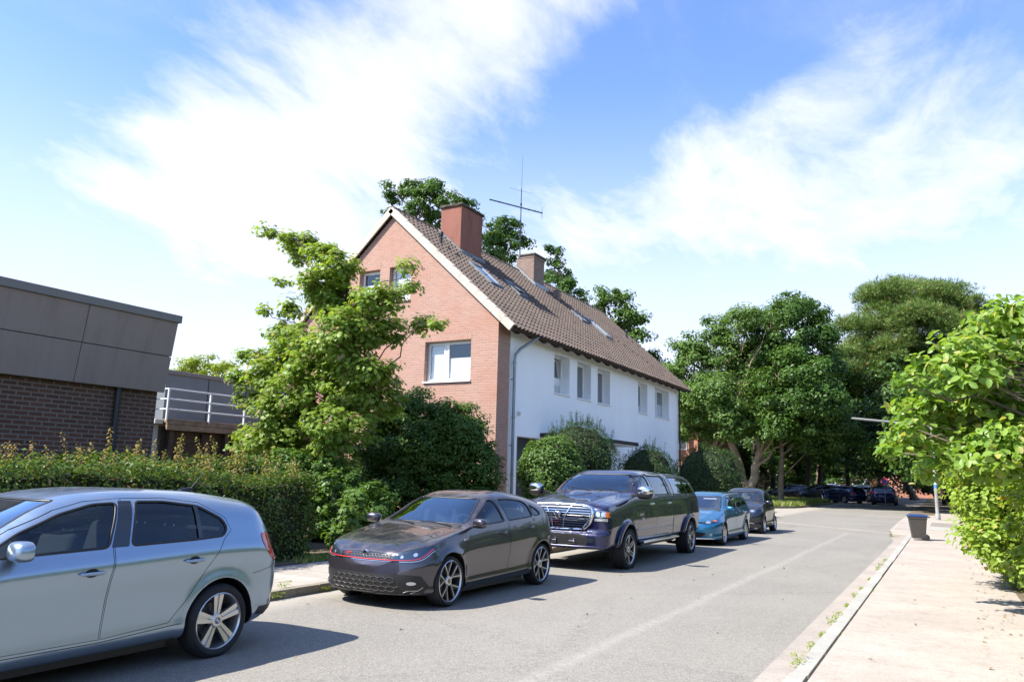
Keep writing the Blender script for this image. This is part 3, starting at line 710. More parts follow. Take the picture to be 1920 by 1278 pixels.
# ---------------------------------------------------------------- brick houses glimpsed behind the trees
def far_house(name_label, x0, x1, y0, y1, h, mat, winrow, roofh=3.0):
    e = empty('brick_house', ((x0+x1)/2, y0, 0)); tag(e, name_label, 'house')
    hchild(MB().box(x0, x1, y0, y1, 0, h).build('wall', MATS[mat]), e)
    xm = (x0+x1)/2
    hchild(MB().prism([(x0-.4, h-.1), (x1+.4, h-.1), (xm, h+roofh)], 'Y', y0-.4, y1+.4).build('roof', MATS['roof_tile'], fix=True), e)
    for (wx, wz, ww, wh) in winrow:
        w = hchild(MB().box(wx-ww/2, wx+ww/2, y0-.05, y0-.01, wz, wz+wh).build('window', MATS['pvc_white']), e)
        for k in (-1, 1):
            g = MB().box(wx+k*ww/4-ww/4+.05, wx+k*ww/4+ww/4-.05, y0-.06, y0-.052, wz+.07, wz+wh-.07).build('pane', pbr('far_pane', (.03, .04, .05), .1, spec=.8)); g.parent = w
    return e
wr = lambda xs, zs: [(x, z, 1.3, 1.4) for x in xs for z in zs]
far_house('orange brick house with white windows far down the street', -9, 6, 112, 124, 6.2, 'far_brick', wr((-7.5, -4.6, -1.4, 2), (1.0, 3.9)))
far_house('red brick house behind the tall trees beyond the white house', -34, -16.5, 58, 70, 6.0, 'far_brick', wr((-31, -27.5, -24, -20.5, -18), (1.0, 3.8)))

# ---------------------------------------------------------------- vehicles
def pchip(pts):
    xs = np.array([p[0] for p in pts], float); ys = np.array([p[1] for p in pts], float)
    h = np.diff(xs); d = np.diff(ys)/h; m = np.zeros(len(xs))
    for i in range(1, len(xs)-1):
        if d[i-1]*d[i] > 0:
            w1 = 2*h[i]+h[i-1]; w2 = h[i]+2*h[i-1]; m[i] = (w1+w2)/(w1/d[i-1]+w2/d[i])
    m[0] = d[0]; m[-1] = d[-1]
    def f(x):
        x = min(max(x, xs[0]), xs[-1]); i = min(int(np.searchsorted(xs, x, 'right'))-1, len(xs)-2); i = max(i, 0)
        t = (x-xs[i])/h[i]; t2, t3 = t*t, t*t*t
        return float((2*t3-3*t2+1)*ys[i]+(t3-2*t2+t)*h[i]*m[i]+(-2*t3+3*t2)*ys[i+1]+(t3-t2)*h[i]*m[i+1])
    return f
def chaikin(p, n=2):
    for _ in range(n):
        q = []
        for i in range(len(p)):
            a, b_ = p[i], p[(i+1) % len(p)]
            q += [(a[0]*.78+b_[0]*.22, a[1]*.78+b_[1]*.22), (a[0]*.22+b_[0]*.78, a[1]*.22+b_[1]*.78)]
        p = q
    return p
def rnd(p, r=.045, n=4):
    q = []
    for i in range(len(p)):
        a, b_, c = Vector(p[i-1]), Vector(p[i]), Vector(p[(i+1) % len(p)])
        d0 = min(r, (a-b_).length*.45); d1 = min(r, (c-b_).length*.45); s0 = b_+(a-b_).normalized()*d0; s1 = b_+(c-b_).normalized()*d1
        for k in range(n+1):
            t = k/n; v = s0*(1-t)**2+b_*2*t*(1-t)+s1*t*t; q.append((v.x, v.y))
    return q
def smoothline(p, n=2):
    for _ in range(n):
        q = [p[0]]
        for i in range(len(p)-1):
            a, b_ = p[i], p[i+1]; q += [(a[0]*.75+b_[0]*.25, a[1]*.75+b_[1]*.25), (a[0]*.25+b_[0]*.75, a[1]*.25+b_[1]*.75)]
        q.append(p[-1]); p = q
    return p
def paint(name, col, metal=0.6, rough=0.28, dirt=None):
    m, bb = newmat(name)
    tc = bb.n('ShaderNodeTexCoord'); o = tc.outputs['Object']
    fl = bb.n('ShaderNodeTexNoise', {'Vector': o, 'Scale': 900.0, 'Detail': 1.0})
    c = bb.mixc(bb.m('MULTIPLY', fl.outputs[0], 0.25), col, tuple(min(1, v*1.5) for v in col))
    rr = rough
    if dirt:
        s = bb.n('ShaderNodeSeparateXYZ', {0: bb.n('ShaderNodeNewGeometry').outputs['Normal']})
        nz = bb.n('ShaderNodeTexNoise', {'Vector': o, 'Scale': 6.0, 'Detail': 7.0, 'Roughness': 0.7})
        f = bb.m('MULTIPLY', bb.m('MULTIPLY', bb.ss(s.outputs[2], 0.55, 0.95), bb.ss(nz.outputs[0], 0.35, 0.7)), dirt)
        c = bb.mixc(f, c, (0.33, 0.28, 0.22)); rr = bb.m('ADD', rough, bb.m('MULTIPLY', f, 0.5))
    p = bb.n('ShaderNodeBsdfPrincipled', {'Base Color': c, 'Metallic': metal, 'Roughness': rr, 'Coat Weight': 1.0, 'Coat Roughness': 0.03, 'Specular IOR Level': 0.5})
    if dirt: bb.nt.links.new(bb.m('SUBTRACT', 1.0, bb.m('MULTIPLY', f, 1.0)), p.inputs['Coat Weight'])
    return fin(m, bb, p.outputs[0])
paint('paint_silver_blue', (0.30, 0.385, 0.48), .85, .33, .2)
paint('paint_grey', (0.072, 0.066, 0.080), .8, .28, .35)
paint('paint_navy', (0.008, 0.009, 0.045), .35, .25, .12)
paint('paint_blue', (0.02, 0.15, 0.30), .6, .28, .1)
paint('paint_black', (0.012, 0.014, 0.022), .3, .25, .1)
paint('paint_dark_blue', (0.015, 0.03, 0.09), .4, .25)
paint('paint_white', (0.75, 0.76, 0.77), .0, .3)
paint('paint_red', (0.45, 0.02, 0.02), .2, .3)
paint('paint_darkgrey', (0.05, 0.055, 0.06), .5, .3)
pbr('trim_black', (0.012, 0.012, 0.013), 0.45)
pbr('gloss_black', (0.006, 0.006, 0.007), 0.08, spec=.6, coat=1.0)
pbr('rubber', (0.018, 0.018, 0.019), 0.75, var=.3, vscale=8)
pbr('chrome', (0.66, 0.67, 0.69), 0.09, 1.0)
pbr('alloy', (0.62, 0.62, 0.61), 0.28, 0.9)
pbr('alloy_dark', (0.05, 0.05, 0.052), 0.35, 0.6)
pbr('disc_metal', (0.22, 0.22, 0.22), 0.4, 0.9)
pbr('brake_red', (0.45, 0.03, 0.02), 0.4)
pbr('light_red', (0.50, 0.008, 0.01), 0.12, spec=.7, coat=1.0)
pbr('lamp_amber', (0.75, 0.16, 0.02), 0.15, coat=1.0)
pbr('lamp_clear', (0.62, 0.64, 0.67), 0.16, 0.75, coat=1.0)
pbr('lamp_house', (0.05, 0.075, 0.11), 0.08, 0.7, coat=1.0)
pbr('red_line', (0.75, 0.03, 0.03), 0.3)
pbr('seat_fabric', (0.045, 0.045, 0.05), 0.9)
pbr('interior', (0.03, 0.03, 0.033), 0.8)
pbr('mirror_glass', (0.8, 0.82, 0.85), 0.02, 1.0)
pbr('badge_blue', (0.02, 0.12, 0.45), 0.2, coat=1.0)
pbr('badge_white', (0.85, 0.85, 0.85), 0.3, coat=1.0)
glassmat('car_glass', (0.50, 0.58, 0.58), 3.2)
glassmat('car_glass_side', (0.42, 0.48, 0.50), 1.5)
glassmat('car_glass_dark', (0.10, 0.13, 0.15), 1.8)
glassmat('lens', (0.93, 0.94, 0.95), 1.4)

class Body:
    def __init__(s, sp):
        s.sp = sp; s.L = sp['L']; s.hw = sp['W']/2
        s.top, s.belt, s.bot = pchip(sp['top']), pchip(sp['belt']), pchip(sp['bot'])
        s.side = pchip(sp.get('side', [(0, .93), (.06, .965), (.16, .985), (.32, .972), (.5, .985), (.68, 1.0), (.8, .992), (.9, .965), (1, .93)]))
        s.wp = pchip(sp['wplan']); s.nose = pchip(sp['nose']); s.tail = pchip(sp['tail'])
        s.af, s.pf, s.ar, s.pr = sp['ends']
        s.tum = pchip(sp['tum']) if isinstance(sp['tum'], list) else (lambda y, t=sp['tum']: t)
        s.ex = sp.get('ex', (2.4, 4.2))
        s.wheels = [(sp['fw'], sp['wz']), (sp['rw'], sp['wz'])]; s.Ra = sp['Ra']; s.flare = sp.get('flare', .018)
    def plan(s, y):
        w = 1.0
        if y < s.af: d = max(0, 1-y/s.af); w *= max(0, 1-d**s.pf)**(1/s.pf)
        if y > s.L-s.ar: d = max(0, 1-(s.L-y)/s.ar); w *= max(0, 1-d**s.pr)**(1/s.pr)
        return w
    def sec(s, y, NA=4, NB=26, NC=24, inset=None):
        """right half of the section at station y from the bottom centre to the top centre"""
        w = s.plan(y); hw = s.hw*s.wp(y); zb, zt0, ztop = s.bot(y), s.belt(y), s.top(y)
        zt = min(zt0, ztop-.012); h = ztop-zt
        pts = []
        for i in range(NA): pts.append((hw*s.side(0)*w*i/NA, zb))
        for i in range(NB):
            t = i/NB; z = zb+(zt-zb)*t; x = hw*s.side(t)*w
            for (wy, wz) in s.wheels:
                r = math.hypot(y-wy, z-wz)
                if z > wz-.15: x += s.flare*w*math.exp(-((r-s.Ra)/.05)**2)
            pts.append((x, z))
        Wb = hw*s.side(1)*w; e0, e1 = s.ex; k = min(max((h-.10)/.25, 0), 1); k = k*k*(3-2*k); ex = e0+(e1-e0)*k; tum = s.tum(y)
        for i in range(NC+1):
            ph = PI/2*i/NC; cz = math.sin(ph)**(2/ex); cx = math.cos(ph)**(2/ex) if i < NC else 0.0
            z = zt+h*cz; x = Wb*(1-tum*(z-zt))*cx
            # a shallow pressing along the bonnet
            if h < .16 and s.sp.get('press'): z += s.sp['press']*math.exp(-((abs(x)-.62*Wb)/(.10*Wb+1e-6))**2)*w*min(1, max(0, (s.top(y)-s.top(0))/.1))
            pts.append((x, z))
        yy = y
        return pts
    def P(s, y, x, z):
        q = y
        A = .75
        if y < A: q = y+s.nose(z)*(1-y/A)**2
        if y > s.L-A: q = y+s.tail(z)*(1-(s.L-y)/A)**2
        return (x, q, z)
    def stations(s):
        n = 26; ys = []
        for i in range(n): a = PI/2*i/n; ys.append(s.af*(1-math.cos(a))**1.35)
        ye = [s.L-s.ar*(1-math.cos(PI/2*i/n))**1.35 for i in range(n)]
        m = int((s.L-s.af-s.ar)/.035); ys += [s.af+(s.L-s.af-s.ar)*i/m for i in range(m+1)]
        return sorted(set(round(v, 5) for v in ys+ye))
    def outer(s):
        vs = []; fs = []; ys = s.stations(); N = None
        for y in ys:
            h = s.sec(y); ring = [(x, z) for x, z in h]+[(-x, z) for x, z in reversed(h[1:-1])]
            N = len(ring); vs += [s.P(y, x, z) for x, z in ring]
        for i in range(len(ys)-1):
            for k in range(N):
                a, b_ = i*N+k, i*N+(k+1) % N; fs.append((a, b_, b_+N, a+N))
        me = bpy.data.meshes.new('outer'); me.from_pydata(vs, [], fs)
        bm = bmesh.new(); bm.from_mesh(me); bmesh.ops.remove_doubles(bm, verts=bm.verts, dist=2e-4)
        bmesh.ops.dissolve_degenerate(bm, edges=bm.edges, dist=1e-4)
        bmesh.ops.recalc_face_normals(bm, faces=bm.faces); bm.to_mesh(me)
        s.bvh = BVHTree.FromBMesh(bm); bm.verts.ensure_lookup_table(); bm.faces.ensure_lookup_table()
        s.vn = [v.normal.copy() for v in bm.verts]; s.fv = [[v.index for v in f.verts] for f in bm.faces]; s.vc = [v.co.copy() for v in bm.verts]
        bm.free(); me.shade_smooth(); return me
    def cabin(s, y0, y1, zf, ix=.075, iz=.045):
        vs = []; fs = []; n = int((y1-y0)/.06); N = None
        for i in range(n+1):
            y = y0+(y1-y0)*i/n; h = s.sec(y, 1, 6, 12); zt = s.top(y)-iz; r = []
            zb = zf
            top = max(zt, zb+.05)
            r.append((0, zb))
            body = [(max(x-ix, 0), min(max(z-(iz if x < 1e9 else 0)*min(1, max(0, (z-s.belt(y)+.1)/.2)), zb), top)) for x, z in h[1:]]
            r += [(body[0][0], zb)]+body[1:]
            ring = r+[(-x, z) for x, z in reversed(r[1:-1])]; N = len(ring)
            vs += [(x, y, z) for x, z in ring]
        for i in range(n):
            for k in range(N): a, b_ = i*N+k, i*N+(k+1) % N; fs.append((a, b_, b_+N, a+N))
        fs += [tuple(range(N)), tuple(reversed(range(n*N, n*N+N)))]
        return MB().add(vs, fs)
    def normal_at(s, p):
        loc, nr, idx, d = s.bvh.find_nearest(p)
        if loc is None: return Vector((0, 0, 1)), 9
        acc = Vector(); 
        for vi in s.fv[idx]:
            w = 1/((s.vc[vi]-loc).length+1e-4)**2; acc += s.vn[vi]*w
        return acc.normalized(), d
    def finish(s, o, inner='trim_black'):
        """outer faces keep the smooth lofted normals; cut faces get the inner material"""
        me = o.data; me.materials.clear(); me.materials.append(s.paint); me.materials.append(MATS[inner])
        nl = []; cache = {}
        me.shade_smooth()
        flat = []
        for p in me.polygons:
            c = p.center; loc, nr, idx, d = s.bvh.find_nearest(c)
            ok = d < .006 and abs(nr.dot(p.normal)) > .8
            if not ok: p.material_index = 1
            flat.append(ok)
        for p, ok in zip(me.polygons, flat):
            for li in p.loop_indices:
                if ok:
                    vi = me.loops[li].vertex_index
                    if vi not in cache: cache[vi] = s.normal_at(me.vertices[vi].co)[0]
                    nl.append(cache[vi])
                else: nl.append(p.normal.copy())
        me.normals_split_custom_set(nl)
        return o
    # ---- projection of flat outlines on to the body
    def proj(s, pt, view, off):
        """view 'R','L' (sides), 'F','B' (front, back), 'T' (top)"""
        a, b_ = pt
        o, d = {'R': (Vector((3, a, b_)), Vector((-1, 0, 0))), 'L': (Vector((-3, a, b_)), Vector((1, 0, 0))), 'F': (Vector((a, -3, b_)), Vector((0, 1, 0))),
                'B': (Vector((a, 9, b_)), Vector((0, -1, 0))), 'T': (Vector((a, b_, 5)), Vector((0, 0, -1)))}[view]
        loc, nr, idx, dist = s.bvh.ray_cast(o, d)
        if loc is None:
            t = {'R': Vector((s.hw*.8, a, b_)), 'L': Vector((-s.hw*.8, a, b_)), 'F': Vector((a, .1, b_)), 'B': Vector((a, s.L-.1, b_)), 'T': Vector((a, b_, 1))}[view]
            loc, nr, idx, dist = s.bvh.find_nearest(t)
        n, _ = s.normal_at(loc)
        return loc+n*off, n
    def patch(s, poly, view, off, thick=0.0, cell=.04):
        """curved plate following the body inside a flat outline"""
        bm = bmesh.new(); vs = [bm.verts.new((p[0], p[1], 0)) for p in poly]; bm.faces.new(vs)
        xs = [p[0] for p in poly]; ys = [p[1] for p in poly]
        for ax, lo, hi in ((0, min(xs), max(xs)), (1, min(ys), max(ys))):
            k = math.ceil((hi-lo)/cell)
            for i in range(1, k):
                co = [0, 0, 0]; co[ax] = lo+(hi-lo)*i/k; no = [0, 0, 0]; no[ax] = 1
                bmesh.ops.bisect_plane(bm, geom=bm.verts[:]+bm.edges[:]+bm.faces[:], plane_co=co, plane_no=no, dist=1e-6)
        bmesh.ops.triangulate(bm, faces=bm.faces)
        ns = {}
        for v in bm.verts:
            p, n = s.proj((v.co.x, v.co.y), view, off); ns[v.index] = n; v.co = p
        bm.normal_update()
        if bm.faces:
            bm.verts.index_update(); f = max(bm.faces, key=lambda q: q.calc_area()); n = s.normal_at(f.calc_center_median())[0]
            if f.normal.dot(n) < 0: bmesh.ops.reverse_faces(bm, faces=bm.faces)
        if thick:
            bmesh.ops.solidify(bm, geom=bm.faces[:], thickness=thick)
        me = bpy.data.meshes.new('patch'); bm.to_mesh(me); bm.free(); me.shade_smooth()
        if thick: me.set_sharp_from_angle(angle=.8)
        return me
    def ribbon(s, path, view, w, off=.001, h=.004, closed=False, step=.04, mb=None):
        """strip of width w and height h laid along a path drawn on the body"""
        pts = list(path)+([path[0]] if closed else []); q = []
        for a, b_ in zip(pts[:-1], pts[1:]):
            n = max(1, int(math.hypot(b_[0]-a[0], b_[1]-a[1])/step))
            q += [(a[0]+(b_[0]-a[0])*i/n, a[1]+(b_[1]-a[1])*i/n) for i in range(n)]
        if not closed: q.append(pts[-1])
        n = len(q); c = [s.proj(p, view, off) for p in q]; mb = mb if mb is not None else MB(); vs = []
        for i in range(n):
            a = c[(i-1) % n if closed else max(i-1, 0)][0]; b_ = c[(i+1) % n if closed else min(i+1, n-1)][0]
            t = (b_-a).normalized() if (b_-a).length > 1e-6 else Vector((0, 1, 0)); nn = c[i][1]; sd_ = nn.cross(t).normalized()*w/2; p = c[i][0]
            vs += [p-sd_, p-sd_*.7+nn*h, p+sd_*.7+nn*h, p+sd_]
        fs = []
        for i in range(n if closed else n-1):
            j = (i+1) % n
            for k in range(3): fs.append((i*4+k, i*4+k+1, j*4+k+1, j*4+k))
        if not closed: fs += [(0, 1, 2, 3), tuple(reversed(((n-1)*4, (n-1)*4+1, (n-1)*4+2, (n-1)*4+3)))]
        return mb.add(vs, fs)
def fixn(me):
    bm = bmesh.new(); bm.from_mesh(me); bmesh.ops.recalc_face_normals(bm, faces=bm.faces); bm.to_mesh(me); bm.free(); return me

def make_wheel(car, x, y, z, R, rim, w, style, sgn, name='wheel'):
    """tyre is the part, rim and hub are its sub-parts; local axis X points outward"""
    def T(m): m.v = [(x+sgn*p[0], y+p[1], z+p[2]) for p in m.v]; return m
    t = MB(); e = w/2
    t.lathe([(rim-.012, e-.035), (rim+.004, e-.012), (rim+.012, e-.004), (rim+.03, e+.002), ((rim+R)/2, e+.004), (R-.028, e-.006), (R-.010, e-.022), (R-.001, e-.045), (R, 0), (R-.001, -e+.045), (R-.012, -e+.02), (R-.04, -e), (rim, -e+.01), (rim-.02, -e+.03)], axis='X', n=56)
    if style == 'offroad':
        nb = 44
        for k in range(nb):
            for (o1, o2) in ((e-.055, e-.002), (-e+.002, -e+.055), (-.03, .03)):
                a = 2*PI*(k+(.5 if o1 == -.03 else 0))/nb; u = Vector((0, math.cos(a), math.sin(a))); tt = Vector((0, -math.sin(a), math.cos(a)))
                t.obox(Vector(((o1+o2)/2, 0, 0))+u*(R+.002), Vector(((o2-o1)/2, 0, 0)), tt*(R*PI/nb*.62), u*.010)
    tm = T(t).mesh('wheel', fix=True, angle=.7); to = link(name, tm, MATS['rubber'], car)
    r = MB(); mat = 'alloy'; dark = MB()
    r.lathe([(rim+.004, e-.010), (rim-.003, e-.006), (rim-.010, e-.014), (rim-.013, e-.024)], axis='X', n=56)
    (dark if style in ('y5', 'offroad') else r).lathe([(rim-.011, e-.022), (rim-.020, e-.05), (rim-.03, -e+.03)], axis='X', n=56)
    fo = e-.018                                    # plane of the spoke faces
    def spoke(pts, d0=fo, d1=fo-.04, dish=.030):
        n = len(pts); vs = []
        for d in (d0, d1):
            for (rr, aa) in pts: vs.append((d-dish*(1-rr/rim), rr*math.cos(aa), rr*math.sin(aa)))
        r.add(vs, [tuple(range(n)), tuple(reversed(range(n, 2*n)))]+[(i, i+n, (i+1) % n+n, (i+1) % n) for i in range(n)])
    def seg(r0, a0, r1, a1, w0, w1, d=0.0, depth=.04, m=None):
        p0 = Vector((r0*math.cos(a0), r0*math.sin(a0))); p1 = Vector((r1*math.cos(a1), r1*math.sin(a1))); dd = (p1-p0).normalized(); nn = Vector((-dd.y, dd.x))
        q = [p0+nn*w0/2, p1+nn*w1/2, p1-nn*w1/2, p0-nn*w0/2]; vs = []
        for f_ in (fo+d, fo+d-depth):
            for v in q: vs.append((f_-.030*(1-min(1, v.length/rim)), v.x, v.y))
        (m or r).add(vs, [(0,1,2,3), (7,6,5,4), (0,4,5,1), (1,5,6,2), (2,6,7,3), (3,7,4,0)])
    if style == 'double5':
        for k in range(5):
            a = PI/2+2*PI*k/5+.06
            for s_ in (-1, 1):
                seg(.055, a+s_*.30, rim-.006, a+s_*.145, .026, .040)
                seg(.07, a+s_*.13, rim-.02, a+s_*.04, .010, .012, -.012, .02)
            seg(.05, a, rim-.012, a, .030, .045, -.016, .02)
    elif style == 'y5':
        for k in range(5):
            a = PI/2+2*PI*k/5+.2
            seg(.03, a-.12, rim*.42, a-.10, .008, .008); seg(.03, a+.12, rim*.42, a+.10, .008, .008)
            seg(rim*.41, a-.10, rim-.004, a-.33, .008, .014); seg(rim*.41, a+.10, rim-.004, a+.33, .008, .014)
            seg(.03, a, rim*.45, a, .05, .055, -.010, .03, dark); seg(rim*.40, a-.04, rim-.01, a-.30, .05, .055, -.010, .03, dark); seg(rim*.40, a+.04, rim-.01, a+.30, .05, .055, -.010, .03, dark)
    elif style == 'offroad':
        for k in range(6):
            a = PI/2+2*PI*k/6
            seg(.06, a, rim-.01, a, .07, .075, -.012, .04, dark)
            seg(.09, a-.30, rim-.03, a-.13, .010, .012); seg(.09, a+.30, rim-.03, a+.13, .010, .012); seg(rim-.03, a-.14, rim-.03, a+.14, .014, .014)
    else:
        n = {'seven': 7, 'plain5': 5}.get(style, 5)
        for k in range(n):
            a = PI/2+2*PI*k/n; seg(.05, a, rim-.004, a, .05, .055)
    r.lathe([(0, fo-.010), (.05, fo-.012), (.062, fo-.022), (.066, fo-.05), (0, fo-.05)], axis='X', n=24)
    ro = link('rim', T(r).mesh('rim', fix=True, angle=.5, bevel=.0), MATS['alloy'], to)
    if dark.v: link('rim_inlay', T(dark).mesh('inlay', fix=True, angle=.6), MATS['alloy_dark'], to)
    bk = MB().lathe([(0, -.02), (rim*.62, -.02), (rim*.62, -.04), (0, -.04)], axis='X', n=32); link('brake_disc', T(bk).mesh('disc', angle=.5, fix=True), MATS['disc_metal'], to)
    bk = MB().lathe([(0, -e+.03), (rim-.02, -e+.03), (rim-.02, -e+.02), (0, -e+.02)], axis='X', n=32); link('wheel_back', T(bk).mesh('back', fix=True), MATS['trim_black'], to)
    cp = MB(); q = []
    for k in range(9): a = 2.3+k*.14; q.append((rim*.46*math.cos(a), rim*.46*math.sin(a)))
    for k in range(9): a = 2.3+(8-k)*.14; q.append((rim*.74*math.cos(a), rim*.74*math.sin(a)))
    cp.prism(q, 'X', -.055, .0); link('brake_caliper', T(cp).mesh('cal', fix=True), MATS['brake_red' if style == 'y5' else 'trim_black'], to)
    hb = MB(); nb = 5
    for k in range(nb):
        a = 2*PI*k/nb+.9; hb.lathe([(.0, fo-.018), (.009, fo-.018), (.009, fo-.04)], (0, 0, 0), 'X', 8); 
        for i in range(24, 0, -1): v = hb.v[-i]; hb.v[-i] = (v[0], v[1]+.042*math.cos(a), v[2]+.042*math.sin(a))
    hb2 = MB().lathe([(0, fo-.006), (.027, fo-.0065), (.030, fo-.012)], axis='X', n=20)
    link('wheel_bolts', T(hb).mesh('bolt'), MATS['trim_black'], to)
    link('hub_cap', T(hb2).mesh('hub', angle=.6), MATS['gloss_black' if style != 'double5' else 'badge_white'], to)
    if style == 'double5':
        qd = MB()
        for k in (0, 2):
            pts = [(0, 0)]+[(.018*math.cos(a), .018*math.sin(a)) for a in [k*PI/2+i*PI/16 for i in range(9)]]
            qd.prism(pts, 'X', fo-.0058, fo-.0045)
        link('hub_emblem', T(qd).mesh('emb', fix=True), MATS['badge_blue'], to)
        rg = MB().lathe([(.019, fo-.0060), (.019, fo-.0040), (.027, fo-.0042), (.0275, fo-.008)], axis='X', n=24); link('hub_ring', T(rg).mesh('ring', fix=True), MATS['gloss_black'], to)
    return to

def rbox(name, cx, cy, cz, sx, sy, sz, r, mat, parent, rot=None, sub=3):
    me = MB().box(-sx/2, sx/2, -sy/2, sy/2, -sz/2, sz/2).mesh(name, smooth=True, bevel=r, bseg=sub)
    if rot: me.transform(Matrix.Rotation(rot[1], 4, rot[0]))
    me.transform(Matrix.Translation((cx, cy, cz)))
    return link(name, me, MATS[mat], parent)
def superell(name, c, rx, ry, rz, mat, parent, e=.6, cut=None, n=20, m_=14, yaw=0):
    vs = []; fs = []
    sp_ = lambda v, k: math.copysign(abs(v)**k, v)
    for i in range(m_+1):
        la = -PI/2+PI*i/m_
        for k in range(n):
            lo = 2*PI*k/n
            p = Vector((rx*sp_(math.cos(la), e)*sp_(math.cos(lo), e), ry*sp_(math.cos(la), e)*sp_(math.sin(lo), e), rz*sp_(math.sin(la), e)))
            if cut is not None: p.y = min(p.y, cut)
            p = Matrix.Rotation(yaw, 3, 'Z') @ p
            vs.append(p+Vector(c))
    for i in range(m_):
        for k in range(n): fs.append((i*n+k, i*n+(k+1) % n, (i+1)*n+(k+1) % n, (i+1)*n+k))
    return MB().add(vs, fs).build(name, MATS[mat] if isinstance(mat, str) else mat, parent, fix=True, angle=.9)

def build_car(sp, name, loc, rz=0.0, full=True):
    """front at local y=0 pointing to -y, wheels standing on z=0, centred on x=0"""
    B = Body(sp); B.paint = MATS[sp['paint']]
    car = empty(name, (0, 0, 0), 0); tag(car, sp['label'], sp['cat'], sp.get('group'))
    outer = B.outer(); hw = B.hw
    body = link('body', outer, B.paint, car)
    y0, y1 = sp['cabin']; zf = sp.get('floor', .34)
    cutters = []
    for (wy, wz) in B.wheels:
        for s_ in (-1, 1):
            m = MB(); x0 = hw-.30; n = 40
            m.lathe([(0, x0), (B.Ra, x0), (B.Ra, hw+.3), (0, hw+.3)], (0, wy, wz), 'X', n, 1)
            m.v = [(s_*p[0], p[1], p[2]) for p in m.v]
            # drop the opening below the sill
            m2 = MB().box(min(s_*x0, s_*(hw+.3)), max(s_*x0, s_*(hw+.3)), wy-B.Ra*.985, wy+B.Ra*.985, -.3, wz-.02)
            cutters += [m, m2]
    cutters.append(B.cabin(y0, y1, zf))
    wins = sp['wins']
    for w in wins:
        for s_ in ((1, -1)):
            cutters.append(MB().prism(w['p'], 'X', min(s_*(hw-.42), s_*(hw+.2)), max(s_*(hw-.42), s_*(hw+.2))))
    for key in ('screen', 'rear'):
        if key in sp:
            q = sp[key]; cutters.append(MB().prism(q['p'], 'Y', q['y'][0], q['y'][1]))
    # solid of the body with openings
    boolean(body, cutters)
    shell = body.data.copy()
    # ---- doors on the visible side are cut out as parts of their own with a real gap
    doors = []
    def shrink(p, d):
        bmq = bmesh.new(); 
        n = len(p); cx_ = sum(a for a, _ in p)/n; q = []
        for i in range(n):
            a, b_, c = Vector(p[i-1]), Vector(p[i]), Vector(p[(i+1) % n])
            t1 = (b_-a).normalized(); t2 = (c-b_).normalized(); nn = Vector((-(t1+t2).y, (t1+t2).x))
            nn = nn.normalized() if nn.length > 1e-6 else Vector((-t1.y, t1.x)); q.append((b_.x+nn.x*d*sg, b_.y+nn.y*d*sg))
        bmq.free(); return q
    area = lambda p: sum(p[i-1][0]*p[i][1]-p[i][0]*p[i-1][1] for i in range(len(p)))
    if full:
        for dp_ in sp.get('doors', []):
            p = dp_['p']; sg = 1 if area(p) > 0 else -1
            keep = body.data.copy(); v0 = volume(keep)
            for e_ in (0, .0013, -.0011, .0022):        # the exact solver now and then drops a cut: try again a hair off
                q_ = shrink(p, -e_); boolean(body, [MB().prism(q_, 'X', hw-.30+e_, hw+.3)]); dv = v0-volume(body.data)
                if .004 < dv < .30*v0: break
                body.data = keep.copy()
            d = link('door', shell.copy(), B.paint, car)
            for e_ in (.005, .0058, .0044, .0066, .0037):
                boolean(d, [MB().prism(shrink(p, e_), 'X', hw-.30+e_-.005, hw+.3)], 'INTERSECT'); vd = volume(d.data)
                if dv*.5 < vd < dv*1.5: break
                d.data = shell.copy()
            B.finish(d); doors.append(d)
    B.finish(body); bpy.data.meshes.remove(shell)
    # ---- glass
    gmat = MATS[sp.get('glass', 'car_glass')]
    for w in wins:
        for s_ in ('R', 'L'):
            big = chaikin(w['p'], 0)
            g = link('side_window', B.patch(big, s_, -.008, 0, .06), MATS[w.get('mat', 'car_glass_side')], car)
            if 'door' in w and s_ == 'R' and full and doors: g.parent = doors[w['door']]
            tr = B.ribbon(w['p'], s_, .022, -.002, .006, closed=True)
            t = link('window_trim', fixn(tr.mesh('trim', smooth=True)), MATS['trim_black'], g)
    if 'screen' in sp:
        g = link('windscreen', B.patch(sp['screen']['p'], 'F', -.006, 0, .07), gmat, car)
        link('window_trim', fixn(B.ribbon(sp['screen']['p'], 'F', .026, -.003, .005, closed=True).mesh('trim', smooth=True)), MATS['trim_black'], g)
    if 'rear' in sp:
        g = link('rear_window', B.patch(sp['rear']['p'], 'B', -.006, 0, .07), gmat, car)
        link('window_trim', fixn(B.ribbon(sp['rear']['p'], 'B', .026, -.003, .005, closed=True).mesh('trim', smooth=True)), MATS['trim_black'], g)
    # ---- wheels
    for (wy, wz), nm in zip(B.wheels, 'fr'):
        for s_ in (1, -1):
            make_wheel(car, s_*(hw-sp['tw']/2-sp.get('win_', .012)), wy, wz, sp['R'], sp['rim'], sp['tw'], sp['style'], s_)
    # ---- underside
    m = MB().box(-hw+.32, hw-.32, B.wheels[0][0]-.26, B.wheels[1][0]+.18, max(.14, sp['uz']), sp['uz']+.22)
    m.box(-hw+.14, hw-.14, B.wheels[0][0]+B.Ra+.06, B.wheels[1][0]-B.Ra-.06, sp['uz']-.015, sp['uz']+.14)
    m.tube([(-hw+.15, B.wheels[0][0], sp['wz']), (hw-.15, B.wheels[0][0], sp['wz'])], .045, 8); m.tube([(-hw+.15, B.wheels[1][0], sp['wz']), (hw-.15, B.wheels[1][0], sp['wz'])], .05, 8)
    m.build('underbody', MATS['trim_black'], car)
